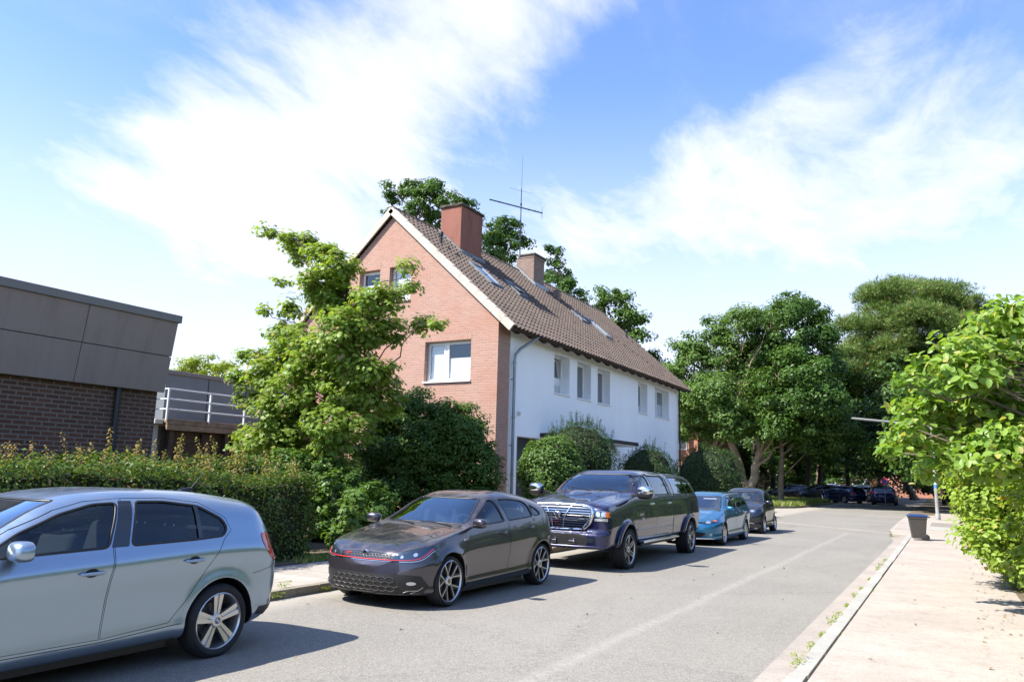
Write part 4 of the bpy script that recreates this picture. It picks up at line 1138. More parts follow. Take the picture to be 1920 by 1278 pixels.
    # ---- cabin fittings
    if full:
        zs = zf+.02; yb = sp['screen_y']
        rbox('dashboard', 0, yb+.18, sp['dash'], 2*hw-.30, .42, .22, .07, 'interior', car)
        st = MB(); c = Vector((hw*.42, yb+.52, sp['dash']+.04)); ring = []
        for k in range(25): a = 2*PI*k/24; ring.append(c+Vector((math.cos(a)*.18, math.sin(a)*.18*math.sin(.4), math.sin(a)*.18*math.cos(.4))))
        st.tube(ring, .014, 8, caps=False); st.bar(c-Vector((.17,0,0)), c+Vector((.17,0,0)), .03, .02); st.bar(c, c-Vector((0,.06,.15)), .03, .02)
        st.build('steering_wheel', MATS['interior'], car)
        for (sy, xs) in sp['seats']:
            for x in xs:
                s_ = rbox('seat', x, sy, zf+.14, .46, .48, .18, .06, 'seat_fabric', car)
                bk = rbox('backrest', x, sy+.30, zf+.46, .46, .14, .60, .06, 'seat_fabric', s_, ('X', math.radians(-14)))
                hd = rbox('headrest', x, sy+.41, zf+.86, .26, .10, .18, .045, 'seat_fabric', s_, ('X', math.radians(-10)))
                MB().tube([(x-.06, sy+.38, zf+.70), (x-.06, sy+.40, zf+.80)], .008, 6).tube([(x+.06, sy+.38, zf+.70), (x+.06, sy+.40, zf+.80)], .008, 6).build('headrest_post', MATS['chrome'], s_)
    sp['extra'](B, car, doors) if full or sp.get('extra_always') else None
    car.location = loc; car.rotation_euler = (0, 0, rz)
    return car, B

def mirror(B, car, y, z, x, mat, s=1.0, arm=True, sides=(1, -1), cover=None, tall=1.0):
    mat = mat or B.sp['paint']
    for s_ in sides:
        m_ = superell('side_mirror', (s_*(x+.07*s), y, z), .115*s, .075*s, .068*s*tall, mat, car, .7, cut=.045*s, yaw=-s_*.18)
        superell('mirror_glass', (s_*(x+.07*s), y+.047*s, z), .098*s, .004, .054*s*tall, 'mirror_glass', m_, .6, yaw=-s_*.18)
        MB().bar((s_*(x-.10), y+.02, z-.055*s), (s_*(x+.03), y, z-.045*s), .05, .03).build('mirror_arm', MATS['trim_black'], m_, bevel=.008)
def handle(B, car, y, z, mat='chrome', L=.19, parent=None, cup=True):
    p, n = B.proj((y, z), 'R', .0)
    if cup:
        q = [(y+.055*math.cos(a), z+.033*math.sin(a)) for a in [2*PI*i/16 for i in range(16)]]
        link('handle_cup', B.patch(q, 'R', .0012, 0, .04), MATS['trim_black'], parent or car)
    h = MB(); pts = []
    for i in range(9):
        t = i/8-.5; pp, nn = B.proj((y+t*L, z), 'R', 0); pts.append(pp+nn*(.010+.022*(1-(2*t)**4)))
    h.tube(pts, [.006, .011, .013, .014, .014, .014, .013, .011, .006], 10)
    for v in range(len(h.v)): 
        pass
    o = link('door_handle', h.mesh('handle', smooth=True), MATS[mat], parent or car); return o
def text_obj(name, s, size, mat, parent, M_, depth=.002, bold=0.0):
    cu = bpy.data.curves.new(name, 'FONT'); cu.body = s; cu.size = size; cu.extrude = depth; cu.align_x = 'CENTER'; cu.align_y = 'CENTER'; cu.offset = bold
    o = bpy.data.objects.new(name, cu); C.objects.link(o); bpy.context.view_layer.update()
    me = bpy.data.meshes.new_from_object(o.evaluated_get(bpy.context.evaluated_depsgraph_get())); bpy.data.objects.remove(o); bpy.data.curves.remove(cu)
    me.transform(M_); return link(name, me, MATS[mat], parent)
# ------------------------------------------------ silver blue hatchback, nearest car
def extra_bmw(B, car, doors):
    hw = B.hw
    link('pillar_cover', B.patch([(2.445,.985),(2.585,.985),(2.685,1.325),(2.575,1.325)], 'R', .0035, 0, .05), MATS['gloss_black'], doors[1] if len(doors) > 1 else car)
    link('pillar_cover', B.patch([(3.235,1.01),(3.275,1.01),(3.29,1.275),(3.25,1.285)], 'R', .0035, 0, .05), MATS['gloss_black'], doors[1] if len(doors) > 1 else car)
    mirror(B, car, 1.70, 1.015, hw+.0, MATS[B.sp['paint']], 1.05)
    handle(B, car, 2.27, .815, 'paint_silver_blue', .20, doors[0]); handle(B, car, 3.17, .838, 'paint_silver_blue', .20, doors[1])
    tl = link('tail_light', B.patch(chaikin([(3.94,1.02),(4.05,1.02),(4.18,.93),(4.27,.76),(4.18,.735),(4.05,.79),(3.95,.90)], 1), 'R', .004, 0, .03), MATS['light_red'], car)
    link('reverse_lamp', B.patch([(4.14,.905),(4.21,.90),(4.225,.87),(4.15,.875)], 'R', .0065, 0, .02), MATS['lamp_clear'], tl)
    link('tail_light', B.patch(chaikin([(-.80,.77),(-.52,.77),(-.52,.97),(-.78,1.0)], 1), 'B', .004, 0, .03), MATS['light_red'], car)
    link('tail_light', B.patch(chaikin([(.80,.77),(.52,.77),(.52,.97),(.78,1.0)], 1), 'B', .004, 0, .03), MATS['light_red'], car)
    s = B.ribbon(smoothline([(3.84,.665),(4.05,.70),(4.18,.735)]), 'R', .007, -.002, .003); B.ribbon([(4.10,.60),(4.22,.625),(4.31,.625)], 'R', .006, -.002, .003, mb=s)
    link('bumper_seam', fixn(s.mesh('seam')), MATS['trim_black'], car)
    s = B.ribbon([(1.0,.305),(2.4,.300),(3.1,.335)], 'R', .008, -.002, .003); link('sill_seam', fixn(s.mesh('seam')), MATS['trim_black'], car)
    link('bumper_skirt', B.patch([(3.90,.30),(3.96,.36),(4.15,.36),(4.28,.42),(4.28,.34),(4.10,.27)], 'R', .006, 0, .05), MATS['trim_black'], car)
    m = MB(); m.tube([(0,3.62,1.372),(0,3.70,1.392),(0,3.76,1.398)], [.03,.022,.014], 10); m.tube([(0,3.74,1.395),(0,3.88,1.56)], [.009,.006], 6); m.build('antenna', MATS['trim_black'], car)
    s = B.ribbon([(1.30+.05,.60),(1.30+.05,.61)], 'R', .004, 0, .001)
    for s_ in (-1, 1):
        link('headlight', B.patch(chaikin([(s_*.45,.56),(s_*.76,.56),(s_*.80,.66),(s_*.5,.67)], 1), 'F', .004, 0, .03), MATS['lamp_clear'], car)
        link('grille', B.patch(chaikin([(s_*.03,.46),(s_*.22,.46),(s_*.24,.60),(s_*.03,.61)], 1), 'F', .004, 0, .03), MATS['gloss_black'], car)
bmw = dict(L=4.33, W=1.748, paint='paint_silver_blue', cat='car', label='silver blue five door hatchback nearest the camera, cut by the left edge',
    top=[(0,.60),(.06,.67),(.3,.775),(.9,.905),(1.28,.975),(1.75,1.19),(2.08,1.335),(2.4,1.395),(2.75,1.415),(3.3,1.400),(3.75,1.350),(4.02,1.295),(4.06,1.26),(4.10,1.16),(4.18,1.00),(4.24,.87),(4.28,.76),(4.33,.66)],
    belt=[(0,.54),(.3,.69),(.9,.845),(1.3,.91),(1.8,.95),(2.4,.975),(3.46,1.01),(3.90,1.0),(4.12,.90),(4.24,.76),(4.33,.60)],
    bot=[(0,.26),(.5,.2),(3.8,.215),(4.33,.31)], side=[(0,.90),(.05,.95),(.13,.975),(.22,.968),(.45,.978),(.68,.985),(.84,1.0),(.87,.993),(1,.935)],
    wplan=[(0,.97),(.7,.985),(1.5,.995),(2.5,1.0),(3.3,1.0),(3.9,.985),(4.33,.97)], nose=[(.2,.08),(.4,0),(.6,.04),(.8,.15)], tail=[(.2,-.10),(.45,-.02),(.6,0),(.7,-.03)],
    ends=(.60,2.6,.46,3.4), tum=[(1.2,.30),(2.2,.50),(3.4,.55),(4.2,.6)], ex=(2.4,5.0), fw=.83, rw=3.49, wz=.30, R=.312, rim=.232, Ra=.364, tw=.205, win_=.005, style='double5', uz=.16, flare=.022,
    cabin=(1.30,3.80), glass='car_glass', screen_y=1.30, dash=.86,
    screen=dict(p=rnd([(-.64,1.015),(.64,1.015),(.50,1.335),(-.50,1.335)]), y=(.95,2.20)), rear=dict(p=rnd([(-.50,1.02),(.50,1.02),(.44,1.19),(-.44,1.19)]), y=(3.7,4.4)),
    wins=[dict(p=rnd([(1.50,.960),(2.42,.985),(2.555,1.315),(2.35,1.305),(2.08,1.24),(1.78,1.12)]), door=0), dict(p=rnd([(2.61,.988),(3.20,1.0),(3.50,1.015),(3.56,1.08),(3.52,1.16),(3.30,1.275),(2.98,1.318),(2.715,1.322)]), door=1)],
    doors=[dict(p=[(1.05,.325),(2.392,.320),(2.405,.6),(2.455,.97),(2.60,1.348),(2.3,1.328),(2.05,1.268),(1.75,1.145),(1.42,.965),(1.15,.85),(1.05,.6)]),
           dict(p=[(2.40,.320),(2.99,.355),(3.12,.50),(3.30,.735),(3.43,.90),(3.50,.985),(3.60,1.06),(3.56,1.17),(3.32,1.305),(2.98,1.348),(2.608,1.348),(2.463,.97),(2.413,.6)])],
    seats=[(1.95, (.38,-.38)), (2.85, (.40,0,-.40))], extra=extra_bmw)

# ------------------------------------------------ dark grey hatchback with red line
def hexmesh(B, poly, s, w, view='F', off=.004, h=.004):
    """honeycomb of thin ribs inside an outline"""
    def inside(p):
        c = False; n = len(poly)
        for i in range(n):
            a, b_ = poly[i], poly[i-1]
            if (a[1] > p[1]) != (b_[1] > p[1]) and p[0] < (b_[0]-a[0])*(p[1]-a[1])/(b_[1]-a[1])+a[0]: c = not c
        return c
    xs = [p[0] for p in poly]; zs = [p[1] for p in poly]; m = MB(); k_ = 1.75; dx = s*math.sqrt(3)*k_*.5; dz = s*.75; r = 0; z = min(zs)-dz*.3
    while z < max(zs)+s:
        x = min(xs)-dx+(dx/2 if r % 2 else 0)
        while x < max(xs)+dx:
            hp = [(x+s*.5*k_*math.cos(a), z+s*.5*math.sin(a)) for a in [PI/6+PI/3*k for k in range(6)]]
            for a, b_ in ((0, 1), (1, 2), (2, 3)):
                if inside(hp[a]) and inside(hp[b_]): B.ribbon([hp[a], hp[b_]], view, w, off, h, step=.1, mb=m)
            x += dx
        z += dz; r += 1
    return m
def extra_polo(B, car, doors):
    hw = B.hw
    link('pillar_cover', B.patch([(2.135,.965),(2.235,.965),(2.125,1.262),(2.045,1.262)], 'R', .0035, 0, .05), MATS['gloss_black'], doors[0])
    mirror(B, car, 1.27, .975, hw-.015, MATS['paint_grey'], .92)
    handle(B, car, 2.03, .815, 'paint_grey', .17, doors[0]); handle(B, car, 2.83, .855, 'paint_grey', .17, doors[1])
    # upper grille, red line, emblem
    g = link('grille', B.patch([(-.56,.565),(.40,.560),(.42,.585),(.40,.640),(0,.655),(-.40,.640),(-.58,.60)][0:7], 'F', .004, 0, .03), MATS['gloss_black'], car)
    hm = hexmesh(B, [(-.40,.575),(.40,.575),(.40,.636),(0,.650),(-.40,.636)], .032, .0045, off=.006, h=.003); link('grille_mesh', fixn(hm.mesh('hex')), MATS['alloy_dark'], g)
    for s_ in (-1, 1):
        hp = [(s_*.38,.572),(s_*.43,.640),(s_*.55,.682),(s_*.69,.715),(s_*.775,.735),(s_*.782,.66),(s_*.745,.60),(s_*.68,.570),(s_*.50,.560)]
        hl = link('headlight', B.patch(chaikin(hp, 1), 'F', .005, 0, .02), MATS['lamp_house'], car)
        link('lamp_frame', fixn(B.ribbon(chaikin(hp, 1), 'F', .010, .004, .004, closed=True).mesh('l')), MATS['trim_black'], hl)
        for (cx, cz, rr) in ((s_*.52,.612,.018),(s_*.655,.640,.022)):
            link('lamp', B.patch([(cx+rr*math.cos(a), cz+rr*math.sin(a)) for a in [2*PI*k/14 for k in range(14)]], 'F', .0085, 0, .02), MATS['lamp_clear'], hl)
        link('lamp_line', fixn(B.ribbon(smoothline([(s_*.42,.572),(s_*.66,.580),(s_*.735,.612),(s_*.772,.700)]), 'F', .006, .007, .003).mesh('l')), MATS['red_line'], hl)
        link('lamp_line', fixn(B.ribbon(smoothline([(s_*.50,.556),(s_*.68,.562),(s_*.750,.598),(s_*.783,.68)]), 'F', .008, .007, .003).mesh('l')), MATS['lamp_clear'], hl)
    link('red_strip', fixn(B.ribbon([(-.42,.572),(0,.566),(.42,.572)], 'F', .008, .006, .004).mesh('l')), MATS['red_line'], g)
    link('chrome_strip', fixn(B.ribbon([(-.42,.556),(0,.550),(.42,.556)], 'F', .006, .005, .003).mesh('l')), MATS['chrome'], g)
    p, n = B.proj((0,.622), 'F', .012); em = MB().lathe([(0,.008),(.036,.008),(.044,.004),(.048,-.006)], axis='Y', n=28); em.v = [(v[0], -v[1], v[2]) for v in em.v]
    ob = link('emblem', em.mesh('e', angle=.5, fix=True), MATS['chrome'], car); ob.location = p
    lm = MB(); 
    for a, b_ in (((-.024,.022),(-.006,-.024)),((-.006,-.024),(0,-.006)),((0,-.006),(.006,-.024)),((.006,-.024),(.024,.022)),((-.010,.030),(0,.006)),((0,.006),(.010,.030))): lm.bar((a[0],-.0095,a[1]),(b_[0],-.0095,b_[1]),.006,.003,up=(0,1,0))
    link('emblem_mark', lm.mesh('m'), MATS['trim_black'], ob)
    Mt = Matrix.Translation(B.proj((-.27,.612), 'F', .010)[0]) @ Matrix.Rotation(PI/2, 4, 'X'); text_obj('lettering', 'GTI', .045, 'red_line', g, Mt, .001, .001)
    # lower intake
    lo = [(-.62,.205),(.34,.205),(.40,.235),(.34,.385),(-.62,.385),(-.68,.30)]; lo = [(-.62,.21),(.62,.21),(.66,.25),(.60,.385),(-.60,.385),(-.66,.25)]
    it = link('lower_intake', B.patch([(-.74,.20),(.74,.20),(.775,.28),(.73,.395),(.64,.412),(-.64,.412),(-.73,.395),(-.775,.28)], 'F', .004, 0, .035), MATS['trim_black'], car)
    hm = hexmesh(B, [(-.50,.215),(.50,.215),(.54,.25),(.46,.385),(-.46,.385),(-.54,.25)], .066, .006, off=.006, h=.006); link('intake_mesh', fixn(hm.mesh('hex')), MATS['disc_metal'], it)
    link('intake_line', fixn(B.ribbon([(-.60,.190),(0,.182),(.60,.190),(.72,.235)], 'F', .014, .005, .006).mesh('l')), MATS['alloy_dark'], it)
    link('intake_line', fixn(B.ribbon([(.56,.215),(.62,.235),(.70,.235),(.735,.27)], 'F', .007, .010, .004).mesh('l')), MATS['chrome'], it)
    link('intake_line', fixn(B.ribbon([(-.56,.215),(-.62,.235),(-.70,.235),(-.735,.27)], 'F', .007, .010, .004).mesh('l')), MATS['chrome'], it)
    for s_ in (-1, 1): link('fog_light', B.patch([(s_*.64+.045*math.cos(a), .315+.020*math.sin(a)) for a in [2*PI*k/14 for k in range(14)]], 'F', .009, 0, .02), MATS['lamp_clear'], it)
    # seams: bonnet, bumper
    s = B.ribbon(smoothline([(-.60,.40),(-.66,.75),(-.67,1.02)]), 'T', .007, -.002, .003); B.ribbon(smoothline([(.60,.40),(.66,.75),(.67,1.02)]), 'T', .007, -.002, .003, mb=s)
    B.ribbon(smoothline([(-.40,.665),(0,.680),(.40,.665)]), 'F', .006, -.002, .003, mb=s); B.ribbon([(.40,.70),(.52,.66)], 'R', .006, -.002, .003, mb=s)
    link('bonnet_seam', fixn(s.mesh('seam')), MATS['trim_black'], car)
    link('side_badge', B.patch([(1.03,.765),(1.16,.782),(1.15,.795),(1.05,.785)], 'R', .004, 0, .05), MATS['chrome'], car)
    link('side_badge', B.patch([(1.055,.772),(1.155,.786),(1.148,.792),(1.07,.782)], 'R', .007, 0, .05), MATS['red_line'], car)
    wip = MB()
    for x0, x1 in ((.55,-.02),(-.05,-.52)):
        a = B.proj((x0,1.10), 'T', .02)[0]; c = B.proj((x1,1.20), 'T', .02)[0]; wip.tube([a, (a+c)/2+Vector((0,0,.01)), c], .006, 6)
    wip.build('wiper', MATS['trim_black'], car)
    m = MB(); p = B.proj((0,3.25), 'T', 0)[0]; m.tube([p, p+Vector((0,.14,.20))], [.007,.004], 6); m.lathe([(.025,-.01),(.02,.01),(0,.02)], tuple(p), 'Z', 10); m.build('antenna', MATS['trim_black'], car)
    link('sunstrip', B.patch([(-.10,1.225),(.40,1.225),(.37,1.262),(-.10,1.262)], 'F', .001, 0, .05), MATS['lamp_house'], car) if False else None
    link('sill_trim', B.patch([(1.10,.17),(1.10,.235),(2.78,.275),(2.78,.20)], 'R', .006, 0, .06), MATS['gloss_black'], car)
    for s_ in (-1, 1): link('tail_light', B.patch([(s_*.45,.80),(s_*.75,.79),(s_*.74,.92),(s_*.45,.93)], 'B', .004, 0, .03), MATS['light_red'], car)
polo = dict(L=3.90, W=1.67, paint='paint_grey', cat='car', label='dark grey five door hatchback with a thin red line across its grille',
    top=[(0,.50),(.03,.595),(.08,.670),(.2,.735),(.5,.812),(.85,.880),(1.12,.925),(1.5,1.11),(1.86,1.285),(2.15,1.362),(2.45,1.375),(2.9,1.335),(3.3,1.27),(3.50,1.22),(3.56,1.14),(3.68,.98),(3.78,.86),(3.84,.75),(3.90,.62)],
    belt=[(0,.45),(.08,.61),(.2,.685),(.5,.765),(.85,.838),(1.15,.90),(1.6,.94),(2.2,.965),(3.0,1.01),(3.4,1.0),(3.65,.93),(3.8,.8),(3.90,.56)],
    bot=[(0,.185),(.4,.165),(3.4,.19),(3.9,.30)], side=[(0,.915),(.05,.955),(.12,.975),(.19,.958),(.30,.962),(.45,.980),(.60,.997),(.64,1.0),(.68,.992),(.82,.968),(1,.925)],
    wplan=[(0,.985),(.7,.995),(1.5,.985),(2.5,1.0),(3.3,1.0),(3.7,.97),(3.9,.95)], nose=[(.15,.07),(.22,.03),(.33,.0),(.42,.01),(.55,.03),(.65,.05),(.8,.15)], tail=[(.2,-.10),(.45,-.02),(.6,0),(.7,-.03)],
    ends=(.52,2.5,.55,2.8), tum=[(1.0,.30),(1.8,.50),(3.0,.55),(3.8,.6)], ex=(2.6,4.6), press=.008, fw=.73, rw=3.185, wz=.302, R=.305, rim=.246, Ra=.345, tw=.215, win_=.004, style='y5', uz=.13, flare=.022,
    cabin=(1.14,3.45), glass='car_glass', screen_y=1.12, dash=.84,
    screen=dict(p=rnd([(-.655,.965),(.655,.965),(.50,1.275),(-.50,1.275)]), y=(.8,1.98)), rear=dict(p=rnd([(-.50,.98),(.50,.98),(.44,1.17),(-.44,1.17)]), y=(3.2,4.1)),
    wins=[dict(p=rnd([(1.30,.930),(2.115,.965),(2.02,1.262),(1.93,1.255),(1.60,1.09)]), door=0), dict(p=rnd([(2.245,.972),(2.96,1.01),(2.90,1.17),(2.80,1.235),(2.45,1.265),(2.145,1.266)]), door=1), dict(p=rnd([(3.00,1.012),(3.23,1.03),(3.16,1.10),(2.95,1.18)]), door=1)],
    doors=[dict(p=[(1.10,.30),(2.185,.32),(2.20,.5),(2.225,.96),(2.09,1.285),(1.90,1.275),(1.55,1.10),(1.20,.925),(1.10,.86),(1.075,.6)]),
           dict(p=[(2.193,.32),(2.76,.335),(2.86,.46),(3.02,.62),(3.22,.80),(3.30,.95),(3.28,1.05),(3.0,1.20),(2.80,1.262),(2.4,1.288),(2.098,1.285),(2.233,.96),(2.208,.5)])],
    seats=[(1.75, (.36,-.36)), (2.55, (.38,0,-.38))], extra=extra_polo)

# ------------------------------------------------ navy pickup truck with canopy
def extra_ram(B, car, doors):
    hw = B.hw
    # chrome grille: surround, dark back, bars, cross and head badge
    out = [(-.50,.70),(-.60,.80),(-.68,.98),(-.66,1.07),(-.54,1.115),(0,1.135),(.54,1.115),(.66,1.07),(.68,.98),(.60,.80),(.50,.70),(0,.685)]
    g = link('grille', B.patch(chaikin(out, 1), 'F', .006, 0, .04), MATS['gloss_black'], car)
    link('grille_surround', fixn(B.ribbon([(-.50,.715),(-.60,.82),(-.665,.985),(-.64,1.06),(-.53,1.098),(0,1.115),(.53,1.098),(.64,1.06),(.665,.985),(.60,.82),(.50,.715)], 'F', .075, .010, .030).mesh('s', smooth=True)), MATS['chrome'], g)
    br = MB()
    for k in range(9):
        z = .725+k*.042; xw = .50+.13*min(1, (z-.70)/.22)
        B.ribbon([(-xw,z),(0,z+.004),(xw,z)], 'F', .016, .010, .016, mb=br)
    B.ribbon([(-.10,.71),(-.13,.90),(-.22,1.05)], 'F', .03, .014, .03, mb=br); B.ribbon([(.10,.71),(.13,.90),(.22,1.05)], 'F', .03, .014, .03, mb=br)
    B.ribbon([(-.62,.885),(0,.892),(.62,.885)], 'F', .034, .014, .028, mb=br); B.ribbon([(-.50,.705),(0,.70),(.50,.705)], 'F', .02, .014, .02, mb=br)
    link('grille_bars', fixn(br.mesh('b')), MATS['chrome'], g)
    p, n = B.proj((0,.93), 'F', .05)
    e = superell('emblem', p, .050, .018, .062, 'chrome', car, .55)
    hm = MB()
    for s_ in (-1, 1):
        ring = [Vector(p)+Vector((s_*(.025+.035*math.sin(a)), -.012, .028+.030*math.cos(a))) for a in [k*PI/5-.4 for k in range(8)]]; hm.tube(ring, [.012,.014,.013,.012,.010,.008,.006,.004], 8)
    hm.build('emblem_horn', MATS['chrome'], e, angle=.8)
    for s_ in (-1, 1):
        hp = [(s_*.70,.905),(s_*.685,1.02),(s_*.74,1.05),(s_*.915,1.035),(s_*.925,.98),(s_*.915,.905)]
        hl = link('headlight', B.patch(hp, 'F', .006, 0, .03), MATS['lamp_house'], car)
        for (a0, a1) in ((.72,.79),(.81,.89)):
            link('lamp', B.patch(chaikin([(s_*a0,.93),(s_*a1,.93),(s_*a1,1.01),(s_*a0,1.02)],1), 'F', .010, 0, .03), MATS['lamp_clear'], hl)
        link('lamp_line', fixn(B.ribbon([(s_*.70,1.03),(s_*.875,1.02),(s_*.88,.925),(s_*.78,.92)], 'F', .010, .010, .004).mesh('l')), MATS['chrome'], hl)
        link('indicator', B.patch([(s_*.885,.92),(s_*.918,.92),(s_*.92,1.01),(s_*.89,1.02)], 'F', .010, 0, .03), MATS['lamp_amber'], hl)
        if s_ > 0: link('indicator', B.patch([(.16,.92),(.235,.92),(.20,1.00),(.14,1.03)], 'R', .010, 0, .03), MATS['lamp_amber'], hl)
        link('chrome_strip', fixn(B.ribbon([(s_*.70,.875),(s_*.91,.875)], 'F', .045, .006, .006).mesh('l')), MATS['lamp_clear'], car)
        link('fog_light', B.patch(chaikin([(s_*.60,.49),(s_*.72,.49),(s_*.72,.58),(s_*.60,.58)],1), 'F', .008, 0, .03), MATS['lamp_house'], car)
    it = link('lower_intake', B.patch([(-.55,.44),(.55,.44),(.60,.47),(.60,.60),(.52,.63),(-.52,.63),(-.60,.60),(-.60,.47)], 'F', .006, 0, .04), MATS['trim_black'], car)
    s = B.ribbon([(-.90,.655),(0,.655),(.90,.655)], 'F', .03, .002, .012); B.ribbon([(-.90,.425),(0,.42),(.90,.425)], 'F', .035, .002, .03, mb=s); link('bumper_edge', fixn(s.mesh('b', smooth=True)), MATS['paint_navy'], car)
    tm = MB()
    for x, w in ((-.30,.10),(-.02,.08),(.32,.12)):
        c, _ = B.proj((x,.49), 'F', .02); tm.obox(c, Vector((w/2,0,0)), Vector((0,.02,0)), Vector((0,0,.025))); tm.obox(c+Vector((w*.3,0,.03)), Vector((.012,0,0)), Vector((0,.015,0)), Vector((0,0,.03)))
    tm.build('tow_fitting', MATS['chrome'], car, bevel=.004)
    # mirrors in chrome, handles, door lettering
    for s_ in (1, -1):
        m_ = superell('side_mirror', (s_*(hw+.16), 1.42, 1.34), .15, .09, .115, 'trim_black', car, .6, cut=.05)
        superell('mirror_cover', (s_*(hw+.165), 1.408, 1.375), .148, .088, .092, 'chrome', m_, .7, cut=.03)
        MB().bar((s_*(hw-.10), 1.50, 1.28), (s_*(hw+.06), 1.44, 1.30), .07, .05).build('mirror_arm', MATS['trim_black'], m_, bevel=.01)
    handle(B, car, 2.42, 1.115, 'chrome', .20, doors[0], cup=False); handle(B, car, 3.50, 1.115, 'chrome', .20, doors[1], cup=False)
    for y in (2.42, 3.50):
        link('handle_plate', B.patch([(y-.12,1.09),(y+.12,1.09),(y+.12,1.145),(y-.12,1.145)], 'R', .004, 0, .05), MATS['chrome'], doors[0] if y < 3 else doors[1])
    for (tx, y, z, h) in (('DODGE', 1.76, .925, .065), ('1500', 1.80, .845, .062)):
        c, n = B.proj((y, z), 'R', .006); Mt = Matrix.Translation(c) @ Matrix(((0,0,1,0),(1,0,0,0),(0,1,0,0),(0,0,0,1))); text_obj('lettering', tx, h, 'lamp_clear', doors[0], Mt, .002, .002)
    link('door_badge', B.patch(chaikin([(1.52,.89),(1.60,.89),(1.61,.955),(1.56,.97),(1.51,.955)],1), 'R', .004, 0, .03), MATS['chrome'], car)
    # body side moulding, step bar, arch flares, bed seam, canopy
    s = B.ribbon([(1.55,.655),(3.68,.665)], 'R', .022, -.001, .010); link('side_moulding', fixn(s.mesh('m', smooth=True)), MATS['paint_navy'], car)
    for s_ in (1, -1): MB().bar((s_*(hw+.02), 1.62, .43), (s_*(hw+.02), 3.75, .43), .13, .05).build('side_step', MATS['galv' if False else 'chrome'], car, bevel=.018)
    for s_ in (1, -1):
        m = MB(); m.bar((s_*(hw-.10), 1.70, .40), (s_*(hw-.10), 3.70, .40), .18, .10); m.build('sill', MATS['trim_black'], car, bevel=.02)
    for v in ('R', 'L'):
        for (wy, wz) in B.wheels:
            arc = [(wy+(B.Ra+.022)*math.cos(a), wz+(B.Ra+.022)*math.sin(a)) for a in [PI*(-.02)+PI*1.04*k/28 for k in range(29)]]
            link('wheel_arch_trim', fixn(B.ribbon(arc, v, .075, .002, .035).mesh('a', smooth=True)), MATS['paint_navy'], car)
        s = B.ribbon([(3.70,.50),(3.70,1.20),(3.735,1.30),(3.715,1.70)], v, .050, -.004, .006, step=.06); link('bed_gap', fixn(s.mesh('g')), MATS['trim_black'], car)
        s = B.ribbon([(3.73,1.245),(5.60,1.245)], v, .026, -.003, .005, step=.06); link('canopy_seam', fixn(s.mesh('g')), MATS['trim_black'], car)
    link('roof_gap', fixn(B.ribbon([(-.62,3.73),(0,3.73),(.62,3.73)], 'T', .05, -.004, .006).mesh('g')), MATS['trim_black'], car)
    link('pillar_cover', B.patch([(2.555,1.285),(2.655,1.285),(2.60,1.655),(2.525,1.655)], 'R', .0035, 0, .06), MATS['gloss_black'], doors[0])
    for a, b_ in (((1.78,1.62),(2.50,1.675)), ((2.62,1.678),(3.50,1.672))):
        link('rain_deflector', fixn(B.ribbon([a, b_], 'R', .055, .006, .010).mesh('d', smooth=True)), MATS['gloss_black'], car)
    link('tail_light', B.patch([(5.66,.90),(5.73,.90),(5.73,1.18),(5.66,1.18)], 'R', .004, 0, .03), MATS['light_red'], car)
    for s_ in (-1, 1): link('tail_light', B.patch([(s_*.80,.88),(s_*.93,.88),(s_*.93,1.18),(s_*.80,1.18)], 'B', .004, 0, .03), MATS['light_red'], car)
    p = B.proj((0,3.2), 'T', 0)[0]; MB().lathe([(.05,0),(.035,.03),(0,.05)], tuple(p), 'Z', 12).build('antenna', MATS['trim_black'], car)
    wip = MB()
    for x0, x1 in ((.62,.0),(-.02,-.60)):
        a = B.proj((x0,1.60), 'T', .02)[0]; c = B.proj((x1,1.72), 'T', .02)[0]; wip.tube([a, (a+c)/2+Vector((0,0,.01)), c], .008, 6)
    wip.build('wiper', MATS['trim_black'], car)
    s = B.ribbon(smoothline([(-.74,.22),(-.80,.8),(-.80,1.5)]), 'T', .008, -.002, .003); B.ribbon(smoothline([(.74,.22),(.80,.8),(.80,1.5)]), 'T', .008, -.002, .003, mb=s); link('bonnet_seam', fixn(s.mesh('seam')), MATS['trim_black'], car)
